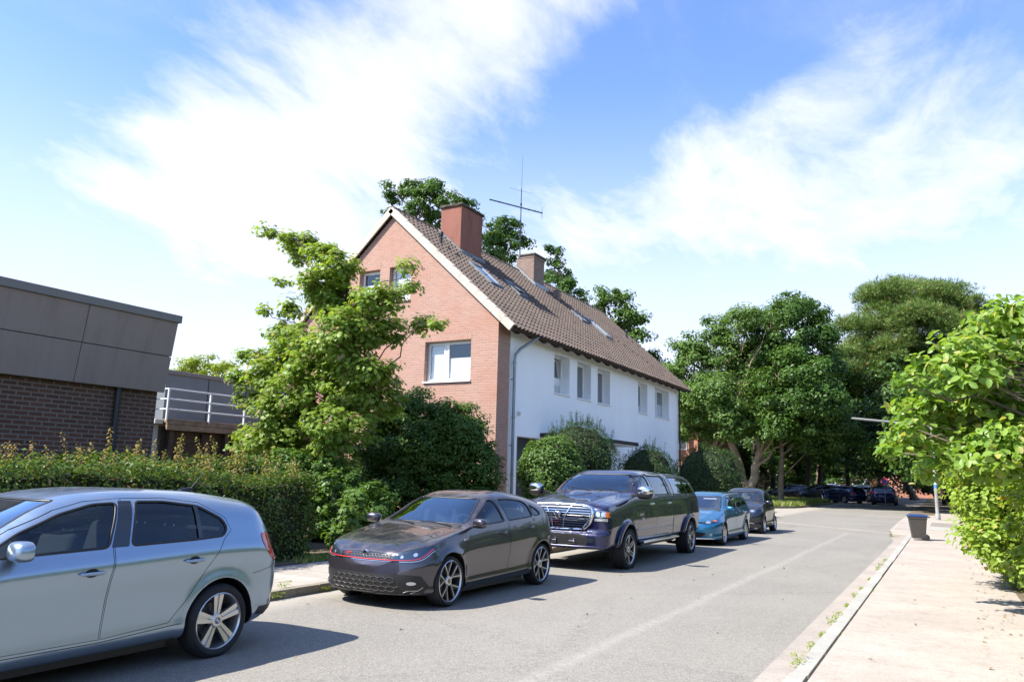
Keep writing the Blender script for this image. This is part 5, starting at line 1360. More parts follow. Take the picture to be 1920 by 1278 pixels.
ram = dict(L=5.78, W=1.96, paint='paint_navy', cat='pickup truck', label='raised navy blue pickup truck with chrome grille and a canopy over its bed',
    top=[(0,.62),(.04,.90),(.08,1.09),(.14,1.135),(.4,1.175),(.9,1.235),(1.45,1.30),(1.60,1.33),(1.95,1.56),(2.25,1.70),(2.5,1.752),(3.0,1.770),(3.5,1.760),(3.64,1.750),(3.69,1.715),(3.74,1.695),(3.80,1.715),(3.95,1.728),(4.6,1.725),(5.2,1.715),(5.42,1.69),(5.50,1.60),(5.62,1.36),(5.69,1.26),(5.78,1.18)],
    belt=[(0,.58),(.06,.96),(.14,1.05),(.4,1.10),(.9,1.155),(1.5,1.235),(2.0,1.25),(3.6,1.25),(5.4,1.25),(5.65,1.22),(5.78,1.14)],
    bot=[(0,.38),(.5,.40),(1.5,.44),(3.8,.44),(5.0,.46),(5.78,.46)], side=[(0,.94),(.06,.965),(.2,.978),(.38,.990),(.48,.999),(.52,1.0),(.58,.992),(.75,.975),(.9,.955),(1,.935)],
    wplan=[(0,.985),(.7,.99),(1.6,.985),(2.5,.99),(3.6,.99),(4.5,1.0),(5.5,.99),(5.78,.98)], nose=[(.2,.10),(.42,.0),(.63,.0),(.68,.08),(.8,.07),(1.0,.06),(1.2,.10)], tail=[(.2,0),(1.2,0),(1.4,0)],
    ends=(.28,3.5,.22,4.0), tum=[(1.4,.25),(2.3,.42),(3.6,.42),(5.6,.40)], ex=(3.0,6.0), press=.020, fw=1.01, rw=4.83, wz=.335, R=.350, rim=.255, Ra=.455, tw=.27, win_=-.03, style='offroad', uz=.36, flare=.028, floor=.60,
    cabin=(1.62,5.30), glass='car_glass', screen_y=1.62, dash=1.16,
    screen=dict(p=rnd([(-.78,1.345),(.78,1.345),(.64,1.675),(-.64,1.675)]), y=(1.2,2.5)), rear=dict(p=rnd([(-.60,1.36),(.60,1.36),(.52,1.60),(-.52,1.60)]), y=(5.2,5.95)),
    wins=[dict(p=rnd([(1.82,1.285),(2.54,1.29),(2.51,1.655),(2.36,1.65),(2.17,1.56)]), door=0), dict(p=rnd([(2.67,1.29),(3.60,1.29),(3.53,1.655),(2.62,1.66)]), door=1),
          dict(p=rnd([(3.95,1.29),(4.88,1.29),(4.72,1.635),(3.92,1.645)]), mat='car_glass_dark'), dict(p=rnd([(4.92,1.29),(5.42,1.29),(5.33,1.40),(5.13,1.60),(4.76,1.635)]), mat='car_glass_dark')],
    doors=[dict(p=[(1.60,.50),(2.59,.50),(2.61,1.28),(2.56,1.70),(2.20,1.655),(1.80,1.38),(1.62,1.25)]), dict(p=[(2.60,.50),(3.40,.50),(3.68,.78),(3.69,1.28),(3.62,1.70),(2.57,1.70),(2.62,1.28)])],
    seats=[(2.35, (.42,-.42)), (3.05, (.45,0,-.45))], extra=extra_ram)

# ------------------------------------------------ blue estate
def lights_generic(B, car, x0, x1, z0, z1, zg0, zg1, gx):
    for s_ in (-1, 1):
        hl = link('headlight', B.patch(chaikin([(s_*x0,z0),(s_*x1,z0+.03),(s_*(x1+.03),z1),(s_*x0,z1-.03)],1), 'F', .005, 0, .03), MATS['lamp_house'], car)
        cx = (x0+x1)/2; cz = (z0+z1)/2; link('lamp', B.patch([(s_*cx+.06*math.cos(a), cz+.03*math.sin(a)) for a in [2*PI*k/12 for k in range(12)]], 'F', .009, 0, .02), MATS['lamp_clear'], hl)
    link('grille', B.patch(chaikin([(-gx,zg0),(gx,zg0),(gx*.93,zg1),(-gx*.93,zg1)],1), 'F', .005, 0, .04), MATS['gloss_black'], car)
def extra_auris(B, car, doors):
    hw = B.hw
    lights_generic(B, car, .40, .68, .52, .62, .22, .34, .52)
    link('upper_grille', B.patch([(-.42,.535),(.42,.535),(.42,.57),(0,.585),(-.42,.57)], 'F', .005, 0, .03), MATS['gloss_black'], car)
    link('chrome_strip', fixn(B.ribbon([(-.70,.605),(-.42,.572),(0,.56),(.42,.572),(.70,.605)], 'F', .010, .007, .004).mesh('l')), MATS['chrome'], car)
    link('lower_lip', fixn(B.ribbon([(-.66,.185),(0,.175),(.66,.185)], 'F', .022, .004, .012).mesh('l')), MATS['lamp_clear'], car)
    for s_ in (-1, 1):
        link('fog_light', B.patch([(s_*.60+.03*math.cos(a), .27+.03*math.sin(a)) for a in [2*PI*k/12 for k in range(12)]], 'F', .007, 0, .02), MATS['lamp_clear'], car)
        link('indicator', B.patch([(s_*.62,.60),(s_*.70,.585),(s_*.71,.615),(s_*.66,.625)], 'F', .010, 0, .02), MATS['lamp_amber'], car)
        MB().tube([B.proj((s_*.50,1.75),'T',.0)[0], B.proj((s_*.51,1.95),'T',.035)[0], B.proj((s_*.51,3.3),'T',.035)[0], B.proj((s_*.50,3.5),'T',.0)[0]], .014, 8).build('roof_rail', MATS['alloy'], car, angle=.7)
    mirror(B, car, 1.12, .895, hw-.01, None, .85); handle(B, car, 1.95, .76, B.sp['paint'], .16, doors[0] if doors else None); handle(B, car, 2.75, .79, B.sp['paint'], .16, doors[1] if doors else None)
    link('sticker', B.patch([(.05,1.10),(.40,1.10),(.38,1.13),(.05,1.13)], 'F', .002, 0, .05), MATS['lamp_clear'], car)
    for s_ in (-1, 1): link('tail_light', B.patch([(s_*.45,.70),(s_*.73,.70),(s_*.72,.82),(s_*.45,.82)], 'B', .004, 0, .03), MATS['light_red'], car)
auris = dict(L=4.10, W=1.60, paint='paint_blue', cat='car', label='bright blue estate car with silver roof rails parked behind the pickup truck',
    top=[(0,.46),(.04,.55),(.1,.60),(.3,.68),(.6,.76),(.98,.84),(1.4,1.04),(1.75,1.195),(2.05,1.27),(2.4,1.295),(3.0,1.285),(3.5,1.245),(3.72,1.19),(3.85,1.0),(3.98,.80),(4.04,.7),(4.10,.6)],
    belt=[(0,.42),(.1,.54),(.3,.61),(.6,.69),(1.0,.80),(1.5,.85),(2.2,.87),(3.0,.90),(3.6,.92),(3.9,.85),(4.10,.55)],
    bot=[(0,.17),(.4,.15),(3.6,.17),(4.1,.26)], wplan=[(0,.98),(.7,.99),(1.5,.985),(2.5,1.0),(3.4,1.0),(3.8,.97),(4.1,.95)], nose=[(.15,.05),(.22,.01),(.40,.0),(.52,.03),(.6,.06),(.8,.15)], tail=[(.2,-.10),(.45,-.02),(.6,0),(.7,-.03)],
    ends=(.58,2.4,.5,2.8), tum=[(1.0,.35),(1.8,.55),(3.0,.55),(4.0,.6)], ex=(2.5,4.6), press=.010, fw=.80, rw=3.13, wz=.27, R=.275, rim=.195, Ra=.31, tw=.19, win_=.006, style='seven', uz=.12, flare=.02, floor=.30,
    cabin=(1.02,3.60), glass='car_glass', screen_y=1.0, dash=.76,
    screen=dict(p=rnd([(-.60,.88),(.60,.88),(.475,1.18),(-.475,1.18)]), y=(.7,1.85)), rear=dict(p=rnd([(-.50,.90),(.50,.90),(.44,1.12),(-.44,1.12)]), y=(3.4,4.3)),
    wins=[dict(p=rnd([(1.25,.855),(2.02,.885),(1.97,1.16),(1.82,1.15),(1.5,1.0)]), door=0), dict(p=rnd([(2.10,.89),(2.90,.915),(2.85,1.165),(2.06,1.17)]), door=1), dict(p=rnd([(2.97,.92),(3.50,.95),(3.40,1.05),(3.2,1.14),(2.95,1.16)]))],
    doors=[dict(p=[(1.08,.26),(2.05,.27),(2.07,.88),(2.01,1.185),(1.80,1.172),(1.4,.98),(1.12,.83)]), dict(p=[(2.058,.27),(2.72,.28),(2.85,.45),(2.95,.60),(2.95,.9),(2.91,1.185),(2.018,1.187),(2.078,.88)])],
    seats=[(1.62, (.34,-.34)), (2.4, (.36,0,-.36))], extra=extra_auris)

# ------------------------------------------------ tiny two seater
def extra_smart(B, car, doors):
    hw = B.hw
    lights_generic(B, car, .36, .58, .62, .76, .52, .60, .28)
    for s_ in (-1, 1): link('lamp_ring', fixn(B.ribbon([(s_*.48+.09*math.cos(a), .69+.06*math.sin(a)) for a in [2*PI*k/14 for k in range(14)]], 'F', .012, .006, .004, closed=True).mesh('l')), MATS['chrome'], car)
    link('lower_intake', B.patch([(-.45,.26),(.45,.26),(.50,.38),(-.50,.38)], 'F', .005, 0, .04), MATS['trim_black'], car)
    link('bumper_strip', fixn(B.ribbon([(.34,.30),(.44,.33),(.52,.31)], 'F', .02, .006, .006).mesh('l')), MATS['lamp_clear'], car)
    link('sill_panel', B.patch([(.75,.22),(1.65,.22),(1.65,.30),(.75,.29)], 'R', .004, 0, .06), MATS['trim_black'], car)
    mirror(B, car, .80, .95, hw-.01, None, .85); handle(B, car, 1.50, .78, B.sp['paint'], .16, doors[0] if doors else None)
    for s_ in (-1, 1): link('tail_light', B.patch([(s_*.45,.62),(s_*.62,.62),(s_*.62,.76),(s_*.45,.76)], 'B', .004, 0, .03), MATS['light_red'], car)
smart = dict(L=2.46, W=1.52, paint='paint_black', cat='car', label='very short black city car at the far end of the parked row',
    top=[(0,.56),(.03,.66),(.08,.73),(.25,.82),(.5,.89),(.62,.925),(.95,1.15),(1.2,1.315),(1.45,1.375),(1.75,1.385),(2.1,1.35),(2.25,1.28),(2.32,1.1),(2.38,.90),(2.42,.8),(2.46,.66)],
    belt=[(0,.50),(.08,.66),(.25,.74),(.5,.82),(.8,.87),(1.3,.90),(1.9,.93),(2.2,.92),(2.36,.80),(2.46,.60)],
    bot=[(0,.20),(.3,.17),(2.2,.19),(2.46,.26)], wplan=[(0,.98),(.5,1.0),(1.0,.985),(1.8,1.0),(2.3,.98),(2.46,.96)], nose=[(.15,.05),(.3,.0),(.5,.0),(.65,.04),(.8,.1)], tail=[(.2,-.06),(.45,0),(.6,0),(.7,-.02)],
    ends=(.40,2.6,.40,3.0), tum=[(.5,.35),(1.2,.42),(2.3,.42)], ex=(2.5,5.0), fw=.50, rw=2.18, wz=.262, R=.268, rim=.185, Ra=.30, tw=.18, win_=.006, style='plain5', uz=.15, flare=.022, floor=.32,
    cabin=(.68,2.15), glass='car_glass', screen_y=.66, dash=.84,
    screen=dict(p=rnd([(-.56,.965),(.56,.965),(.47,1.27),(-.47,1.27)]), y=(.4,1.35)), rear=dict(p=rnd([(-.48,.98),(.48,.98),(.44,1.22),(-.44,1.22)]), y=(2.0,2.6)),
    wins=[dict(p=rnd([(.90,.885),(1.62,.93),(1.60,1.24),(1.34,1.24),(1.12,1.10)]), door=0), dict(p=rnd([(1.72,.94),(2.08,.96),(2.02,1.18),(1.70,1.22)]))],
    doors=[dict(p=[(.82,.30),(1.62,.31),(1.72,.55),(1.68,.93),(1.66,1.27),(1.30,1.27),(.86,.89)])],
    seats=[(1.15, (.32,-.32))], extra=extra_smart)

cars = {}
GR = 'cars parked nose to tail along the left kerb'
def put(sp, name, xside, nose, rz=0.0):
    sp['group'] = GR
    c, B = build_car(sp, name, (xside-sp['W']/2, nose, 0), rz); return c
cars['bmw'] = put(bmw, 'hatchback_car', -5.60, 1.34)
cars['polo'] = put(polo, 'hatchback_car', -5.43, 7.45)
cars['ram'] = put(ram, 'pickup_truck', -5.12, 12.45)
cars['auris'] = put(auris, 'estate_car', -5.0, 19.12)
cars['smart'] = put(smart, 'city_car', -5.08, 24.66)
# ---------------------------------------------------------------- plants
leafmat('leaf_maple_young', (0.155, 0.250, 0.038), (0.25, 0.345, 0.065), .46, (0.32, 0.26, 0.12), f3=.07)
leafmat('leaf_dark', (0.028, 0.062, 0.014), (0.05, 0.10, 0.02), .25)
leafmat('leaf_shrub', (0.055, 0.115, 0.022), (0.10, 0.18, 0.035), .32)
leafmat('leaf_hedge', (0.058, 0.105, 0.016), (0.105, 0.17, 0.030), .30, (0.28, 0.19, 0.09), f3=.05)
leafmat('leaf_shoot', (0.24, 0.24, 0.08), (0.36, 0.25, 0.13), .40)
leafmat('leaf_tree', (0.045, 0.105, 0.018), (0.085, 0.155, 0.03), .32)
leafmat('leaf_tree_light', (0.08, 0.15, 0.03), (0.12, 0.20, 0.045), .35)
leafmat('leaf_far', (0.04, 0.085, 0.018), (0.07, 0.125, 0.028), .28)
leafmat('leaf_pine', (0.09, 0.165, 0.04), (0.16, 0.235, 0.06), .32, (0.26, 0.20, 0.08), f3=.08)
leafmat('leaf_lime', (0.19, 0.30, 0.045), (0.31, 0.41, 0.075), .45, (0.50, 0.36, 0.12), f3=.04)
leafmat('leaf_big', (0.14, 0.26, 0.035), (0.27, 0.39, 0.075), .46, (0.42, 0.40, 0.14), f3=.07, gloss=.5)
leafmat('leaf_yellow', (0.20, 0.27, 0.03), (0.28, 0.34, 0.05), .4)
leafmat('grass_blade', (0.11, 0.20, 0.03), (0.20, 0.27, 0.06), .35, (0.40, 0.34, 0.16), f3=.18)
pbr('bark', (0.20, 0.155, 0.11), .95, var=.5, vscale=4, bump=.9, bscale=9)
pbr('bark_light', (0.36, 0.27, 0.18), .95, var=.45, vscale=3, bump=.8, bscale=7)
pbr('bark_pine', (0.26, 0.14, 0.085), .95, var=.5, vscale=4, bump=.9, bscale=8)
pbr('bark_dark', (0.07, 0.055, 0.042), .95, var=.4, vscale=4, bump=.6)
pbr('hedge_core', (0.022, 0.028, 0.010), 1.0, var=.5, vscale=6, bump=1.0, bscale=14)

MI = M.inverted()
def at(px, py, Y):
    """the point at distance Y down the street seen at photo pixel px, py"""
    d = M.to_3x3() @ Vector((px-960, -(py-639), -_f)); o = M.translation
    return o+d*(Y/d.y)
def pxm(p): return _f/(-(MI @ Vector(p)).z)          # photo pixels per metre there
SHAPES = {
 'leaf': (np.array([(0,-.5,0),(.30,-.02,.10),(0,.5,-.04),(-.30,-.02,.10)]), [(0,1,2),(0,2,3)]),
 'lance': (np.array([(0,-.5,0),(.17,-.05,.05),(0,.5,-.06),(-.17,-.05,.05)]), [(0,1,2),(0,2,3)]),
 'oval': (np.array([(0,-.5,0),(.24,-.2,.07),(.27,.18,.06),(0,.5,-.06),(-.27,.18,.06),(-.24,-.2,.07)]), [(0,1,2),(0,2,3),(0,3,4),(0,4,5)]),
 'maple': (np.array([(0,-.35,0),(.20,-.30,.03),(.52,-.10,-.05),(.22,.02,.05),(.36,.38,-.04),(.09,.18,.03),(0,.58,-.06),(-.09,.18,.03),(-.36,.38,-.04),(-.22,.02,.05),(-.52,-.10,-.05),(-.20,-.30,.03)]),
           [(0,1,3),(1,2,3),(0,3,5),(3,4,5),(0,5,7),(5,6,7),(0,7,9),(7,8,9),(0,9,11),(9,10,11)]),
 'big': (np.array([(0,-.5,0),(.20,-.25,.06),(.30,.12,.08),(.16,.42,-.02),(0,.5,-.10),(-.16,.42,-.02),(-.30,.12,.08),(-.20,-.25,.06),(0,.0,-.02)]), [(0,1,8),(1,2,8),(2,3,8),(3,4,8),(4,5,8),(5,6,8),(6,7,8),(7,0,8)]),
 'tuft': (np.array([(0,0,-.05),(-.04,.02,0),(.04,.02,0),(-.42,.25,.25),(.40,.28,.25),(-.10,.5,.30),(.16,.52,.22),(-.3,-.2,.4),(.32,-.18,.42),(0,.1,.6)]), [(0,1,3),(0,2,4),(1,2,5),(1,2,6),(0,1,7),(0,2,8),(1,2,9)]),
}
def leafmesh(name, P, N, S, shape, rng, mat, droop=0.0, T=None):
    n = len(P); tv, tf = SHAPES[shape]; k = len(tv); tf = np.array(tf)
    N = N/np.maximum(np.linalg.norm(N, axis=1, keepdims=True), 1e-6)
    if T is None: T = rng.normal(size=(n, 3))
    if droop: T = T+np.array([0, 0, -droop])
    T = T-N*np.sum(T*N, axis=1, keepdims=True); T /= np.maximum(np.linalg.norm(T, axis=1, keepdims=True), 1e-6)
    Bn = np.cross(N, T)
    S = S[:, None, None]
    V = P[:, None, :]+S*(tv[None, :, 0:1]*Bn[:, None, :]+tv[None, :, 1:2]*T[:, None, :]+tv[None, :, 2:3]*N[:, None, :])
    F = (np.arange(n)[:, None, None]*k+tf[None]).reshape(-1)
    me = bpy.data.meshes.new(name); me.vertices.add(n*k); me.vertices.foreach_set('co', V.astype(np.float32).reshape(-1))
    nf = n*len(tf); me.loops.add(nf*3); me.loops.foreach_set('vertex_index', F.astype(np.int32))
    me.polygons.add(nf); me.polygons.foreach_set('loop_start', np.arange(0, nf*3, 3, dtype=np.int32)); me.polygons.foreach_set('loop_total', np.full(nf, 3, np.int32))
    me.update(calc_edges=True); me.materials.append(MATS[mat]); return me
def clump_points(rng, lobes, csize, nleaf, top=.35, fill=.25, jitter=.25):
    """lobes: (centre, radii, number of clumps). Leaves gather in clumps near the lobe surfaces, leaving gaps between"""
    PP, NN = [], []; cc = []
    for c, r, nc in lobes:
        c = np.array(c); r = np.array(r if hasattr(r, '__len__') else (r, r, r), float)
        d = rng.normal(size=(nc, 3)); d /= np.linalg.norm(d, axis=1, keepdims=True)
        rad = np.where(rng.random(nc) < fill, rng.random(nc)*.7, .78+.30*rng.random(nc))
        ctr = c+d*r*rad[:, None]
        for q, dd in zip(ctr, d):
            cr = csize*rng.uniform(.65, 1.35); m = int(nleaf*rng.uniform(.6, 1.4))
            u = rng.normal(size=(m, 3)); u /= np.linalg.norm(u, axis=1, keepdims=True)
            rr = cr*np.power(rng.random(m), .45)
            p = q+u*rr[:, None]*np.array([1.15, 1.15, .72])
            nn = u*.55+dd*.35+np.array([0, 0, top])+rng.normal(size=(m, 3))*jitter
            PP.append(p); NN.append(nn); cc.append(q)
    return np.concatenate(PP), np.concatenate(NN), cc
def limb(mb, a, b_, r0, r1, rng, wob=.06, n=6, seg=8):
    a, b_ = Vector(a), Vector(b_); L = (b_-a).length; pts = []; rs = []
    for i in range(n+1):
        t = i/n; p = a.lerp(b_, t)+Vector((0, 0, L*.10*math.sin(PI*t)))
        if 0 < i < n: p += Vector(rng.normal(size=3))*wob*L/ n
        pts.append(p); rs.append(r0+(r1-r0)*t)
    mb.tube(pts, rs, seg); return pts
LIMB = [.55]
def make_tree(name, label, base, lobes, csize, nleaf, lsize, shape, mat, bark, tr, seed, cat='tree', group=None, fork=.35, trunks=None, fill=.25, top=.35, twigs=.5, droop=.0, crown='crown', jitter=.25, lean=None, trunk_name='trunk'):
    rng = np.random.default_rng(seed); base = Vector(base); root = empty(name, base); tag(root, label, cat, group)
    P, N, cc = clump_points(rng, lobes, csize, nleaf, top, fill, jitter)
    S = lsize*rng.uniform(.65, 1.25, len(P))
    P = P-np.array(base)
    me = leafmesh(crown, P, N, S, shape, rng, mat, droop); o = bpy.data.objects.new(crown, me); C.objects.link(o); o.parent = root
    mb = MB(); ctr = Vector(np.mean([l[0] for l in lobes], axis=0))-base; zb = min(l[0][2]-(l[1][2] if hasattr(l[1], '__len__') else l[1]) for l in lobes)-base.z
    zmax = max(l[0][2] for l in lobes)-base.z
    tl = trunks or [[(0, 0, -.1), (ctr.x*.25, ctr.y*.25, max(.6, zb+.2*(zmax-zb)))]]
    forks = []
    for t in tl:
        pts = []; rs = []
        for i in range(len(t)-1):
            for k in range(5 if i == len(t)-2 else 4):
                f = k/4; pts.append(Vector(t[i]).lerp(Vector(t[i+1]), f))
        for i, p in enumerate(pts):
            u = i/(len(pts)-1); rs.append(tr*(1-.38*u)*(1.35 if i == 0 else 1)); 
            if 0 < i: pts[i] = p+Vector(rng.normal(size=3))*tr*.16
        mb.tube(pts, rs, 12); forks += [(q, r_) for q, r_ in zip(pts, rs) if q.z > .30*pts[-1].z]
        # leader running up into the crown
    for li, (c, r, nc) in enumerate(lobes):
        c = Vector(c)-base; f, fr = min(forks, key=lambda q: abs(c.z-.75*(q[0].xy-c.xy).length-q[0].z)+.3*(q[0].xy-c.xy).length)
        pts = limb(mb, f, c, fr*LIMB[0], max(fr*.12, .008), rng, .22, 7, 7)
        for q in [cc_ for cc_ in cc if (Vector(cc_)-base-c).length < (max(r) if hasattr(r, '__len__') else r)*1.2][:max(1, int(nc*twigs))]:
            k = rng.integers(3, 7); limb(mb, pts[k], Vector(q)-base, max(fr*.10, .006), .003, rng, .2, 4, 5)
    tm = mb.mesh('trunk', angle=1.0); to = link(trunk_name, tm, MATS[bark], root)
    return root
R_ = lambda px_, p: px_/pxm(p)
def L2(Y, lst, nper=1.0, flat=1.0, dy=1.0, yj=0.0, seed=1):
    """lobes listed as photo pixel, radius in pixels at one distance Y; depth spread yj"""
    rg = random.Random(seed); out = []
    for q in lst:
        px_, py_, r = q[:3]; p = at(px_, py_, Y+rg.uniform(-yj, yj)); rm = r/pxm(p); out.append(((p.x, p.y, p.z), (rm, rm*dy, rm*flat), max(2, int(nper*r*r/100))))
    return out

# young maple in front of the gable
LIMB[0] = .4
make_tree('maple_tree', 'loose young maple with light green leaves in front of the brick gable', (-12.35, 13.7, .11),
    L2(13.6, [(605,470,24),(580,452,20),(555,452,22),(530,446,16),(512,438,10),(497,430,7),(570,480,22),(620,500,26),(640,500,32),(590,530,34),(545,575,22),(525,525,12),(640,570,44),(700,560,30),(765,500,14),(768,540,16),(735,560,20),(720,610,40),(790,612,20),(815,608,10),(640,640,60),(570,640,46),(520,620,24),(498,578,9),(475,660,20),(455,705,20),(505,700,40),(570,730,60),(660,720,60),(560,800,56),(640,800,60),(700,690,30),(545,870,44),(620,890,50),(600,680,50),(660,600,40),(540,650,36),(620,560,36),(480,740,30),(530,770,44),(700,740,50),(460,830,26),(510,820,40)], 1.8, .8, 1.1, .5),
    .25, 48, .120, 'maple', 'leaf_maple_young', 'bark_dark', .075, 11, twigs=.35, fill=.3, top=.75, droop=.25, jitter=.22, trunks=[[(0,0,-.1),(.05,0,1.2),(.0,.1,2.4),(.05,.1,3.6),(-.05,.05,4.8),(-.1,0,6.2)]])
LIMB[0] = .55
# darker shrubs by the corner of the house
make_tree('tall_shrub', 'dense dark shrub at the foot of the gable beside the young maple', (-11.7, 16.6, .11),
    L2(16.4, [(735,770,30),(780,760,34),(700,830,60),(770,840,60),(840,790,42),(880,830,44),(835,870,60),(905,880,38),(760,930,60),(690,930,50),(850,950,56),(900,950,42),(800,990,50),(740,1000,40),(860,800,44),(720,880,50),(805,830,50)], 2.7, .95, .9, .35),
    .24, 110, .09, 'leaf', 'leaf_shrub', 'bark_dark', .05, 12, 'shrub', twigs=.15, fill=.2, top=.5)
make_tree('tall_shrub', 'dark spreading shrub filling the gap between the clipped hedge and the young maple', (-11.6, 12.6, .11),
    L2(12.8, [(560,880,34),(600,890,44),(640,920,50),(590,950,40),(640,985,44),(700,950,44),(560,930,34),(720,1000,34),(600,1010,26),(540,860,24)], 2.0, .9, .9, .3),
    .20, 80, .09, 'leaf', 'leaf_shrub', 'bark_dark', .04, 17, 'shrub', twigs=.12, fill=.25, top=.5)
make_tree('leafy_shrub', 'low shrub with large pale leaves leaning over the left pavement', (-10.5, 11.6, .11),
    L2(11.4, [(655,960,30),(620,940,28),(690,985,24),(640,1000,28),(600,980,20),(665,1020,16),(730,985,14),(620,900,24),(680,925,22)], 1.6, .85, 1.0, .25),
    .13, 22, .13, 'oval', 'leaf_tree_light', 'bark_dark', .03, 13, 'shrub', twigs=.4, fill=.3, top=.7)
def hedge(name, label, x0, x1, y0, y1, z0, z1, n, lsize, mat, seed, shape='leaf', shoots=0, bulge=.12, core=.16, ends=True, topf=None):
    rng = np.random.default_rng(seed); root = empty(name, ((x0+x1)/2, (y0+y1)/2, z0)); tag(root, label, 'hedge')
    base = np.array(root.location)
    hw_, hl, hh = (x1-x0)/2, (y1-y0)/2, z1-z0
    # leaves over the five open faces, pushed in and out by a slow wave
    areas = np.array([hl*2*hh, hl*2*hh, hl*2*hw_*2, hw_*2*hh, hw_*2*hh]); k = rng.choice(5, n, p=areas/areas.sum())
    u, v = rng.random(n), rng.random(n); P = np.zeros((n, 3)); N = np.zeros((n, 3))
    for f in range(5):
        s = k == f
        if f < 2: sg = 1 if f == 0 else -1; P[s] = np.stack([np.full(s.sum(), sg*hw_), (u[s]*2-1)*hl, v[s]*hh], 1); N[s] = (sg, 0, .25)
        elif f == 2: P[s] = np.stack([(u[s]*2-1)*hw_, (v[s]*2-1)*hl, np.full(s.sum(), hh)], 1); N[s] = (0, 0, 1)
        else: sg = 1 if f == 3 else -1; P[s] = np.stack([(u[s]*2-1)*hw_, np.full(s.sum(), sg*hl), v[s]*hh], 1); N[s] = (0, sg, .25)
    w = (np.sin(P[:, 1]*2.1+P[:, 2]*1.7+seed)+np.sin(P[:, 1]*4.7-P[:, 2]*3.1+P[:, 0]*3)+.8*np.sin(P[:, 1]*9.3+P[:, 2]*7.7))*.4*bulge
    nn = N/np.linalg.norm(N, axis=1, keepdims=True)
    P = P+nn*(w+rng.normal(size=n)*.045-.03-np.power(rng.random(n), 2)*.22)[:, None]
    if topf is not None: P[:, 2] *= topf(P[:, 1]+base[1])
    N2 = nn*.8+rng.normal(size=(n, 3))*.45+np.array([0, 0, .35])
    me = leafmesh('foliage', P, N2, lsize*rng.uniform(.6, 1.3, n), shape, rng, mat)
    o = bpy.data.objects.new('foliage', me); C.objects.link(o); o.parent = root
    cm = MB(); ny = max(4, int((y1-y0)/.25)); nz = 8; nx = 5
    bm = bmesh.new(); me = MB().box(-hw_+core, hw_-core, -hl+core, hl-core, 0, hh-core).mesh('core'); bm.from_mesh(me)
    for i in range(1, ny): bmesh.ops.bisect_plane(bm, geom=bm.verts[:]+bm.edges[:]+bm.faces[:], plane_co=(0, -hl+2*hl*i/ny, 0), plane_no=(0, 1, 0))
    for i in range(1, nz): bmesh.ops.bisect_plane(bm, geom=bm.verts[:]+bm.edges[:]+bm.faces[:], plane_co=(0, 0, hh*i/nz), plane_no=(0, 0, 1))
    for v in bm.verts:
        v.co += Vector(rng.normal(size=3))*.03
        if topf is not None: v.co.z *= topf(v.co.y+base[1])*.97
    bm.to_mesh(me); bm.free(); link('dark_core', me, MATS['hedge_core'], root)  # solid dark core added to block the view through the leaves
    if shoots:
        mb = MB(); SP, SN, ST = [], [], []
        for i in range(shoots):
            x = rng.uniform(-hw_*.7, hw_*.9); y = rng.uniform(-hl, hl); h = rng.uniform(.08, .26) if rng.random() < .8 else rng.uniform(.25, .48)
            zt = hh*(topf(y+base[1]) if topf else 1)
            a = Vector((x, y, zt-.12)); lean = Vector((rng.normal()*.12, rng.normal()*.12, 1)).normalized(); pts = [a+lean*(h+.12)*t+Vector((.02*math.sin(t*3), 0, 0)) for t in (0, .4, .75, 1)]
            mb.tube(pts, [.005, .004, .003, .0015], 4)
            m = int(5+h*34)
            for j in range(m):
                t = .2+.8*j/m; p = a+lean*(h+.12)*t; ang = j*2.4; d = Vector((math.cos(ang), math.sin(ang), .5)); SP.append(p+d*.03); SN.append((d.x*.5, d.y*.5, .8)); ST.append(d)
        me = leafmesh('shoots', np.array(SP), np.array(SN), lsize*rng.uniform(.45, .95, len(SP)), 'leaf', rng, 'leaf_shoot', T=np.array(ST)); o = bpy.data.objects.new('shoots', me); C.objects.link(o); o.parent = root; o['kind'] = 'stuff'
        link('shoot_stems', mb.mesh('st'), MATS['leaf_shoot'], root)['kind'] = 'stuff'
    return root
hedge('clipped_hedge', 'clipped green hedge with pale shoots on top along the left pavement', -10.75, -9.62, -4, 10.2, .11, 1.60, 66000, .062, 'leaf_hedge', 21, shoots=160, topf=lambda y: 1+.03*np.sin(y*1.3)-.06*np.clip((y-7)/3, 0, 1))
hedge('clipped_hedge', 'low hedge between the clipped hedge and the deck fence', -12.2, -11.2, 7.0, 11.4, .11, 1.75, 14000, .075, 'leaf_hedge', 22, shoots=30)
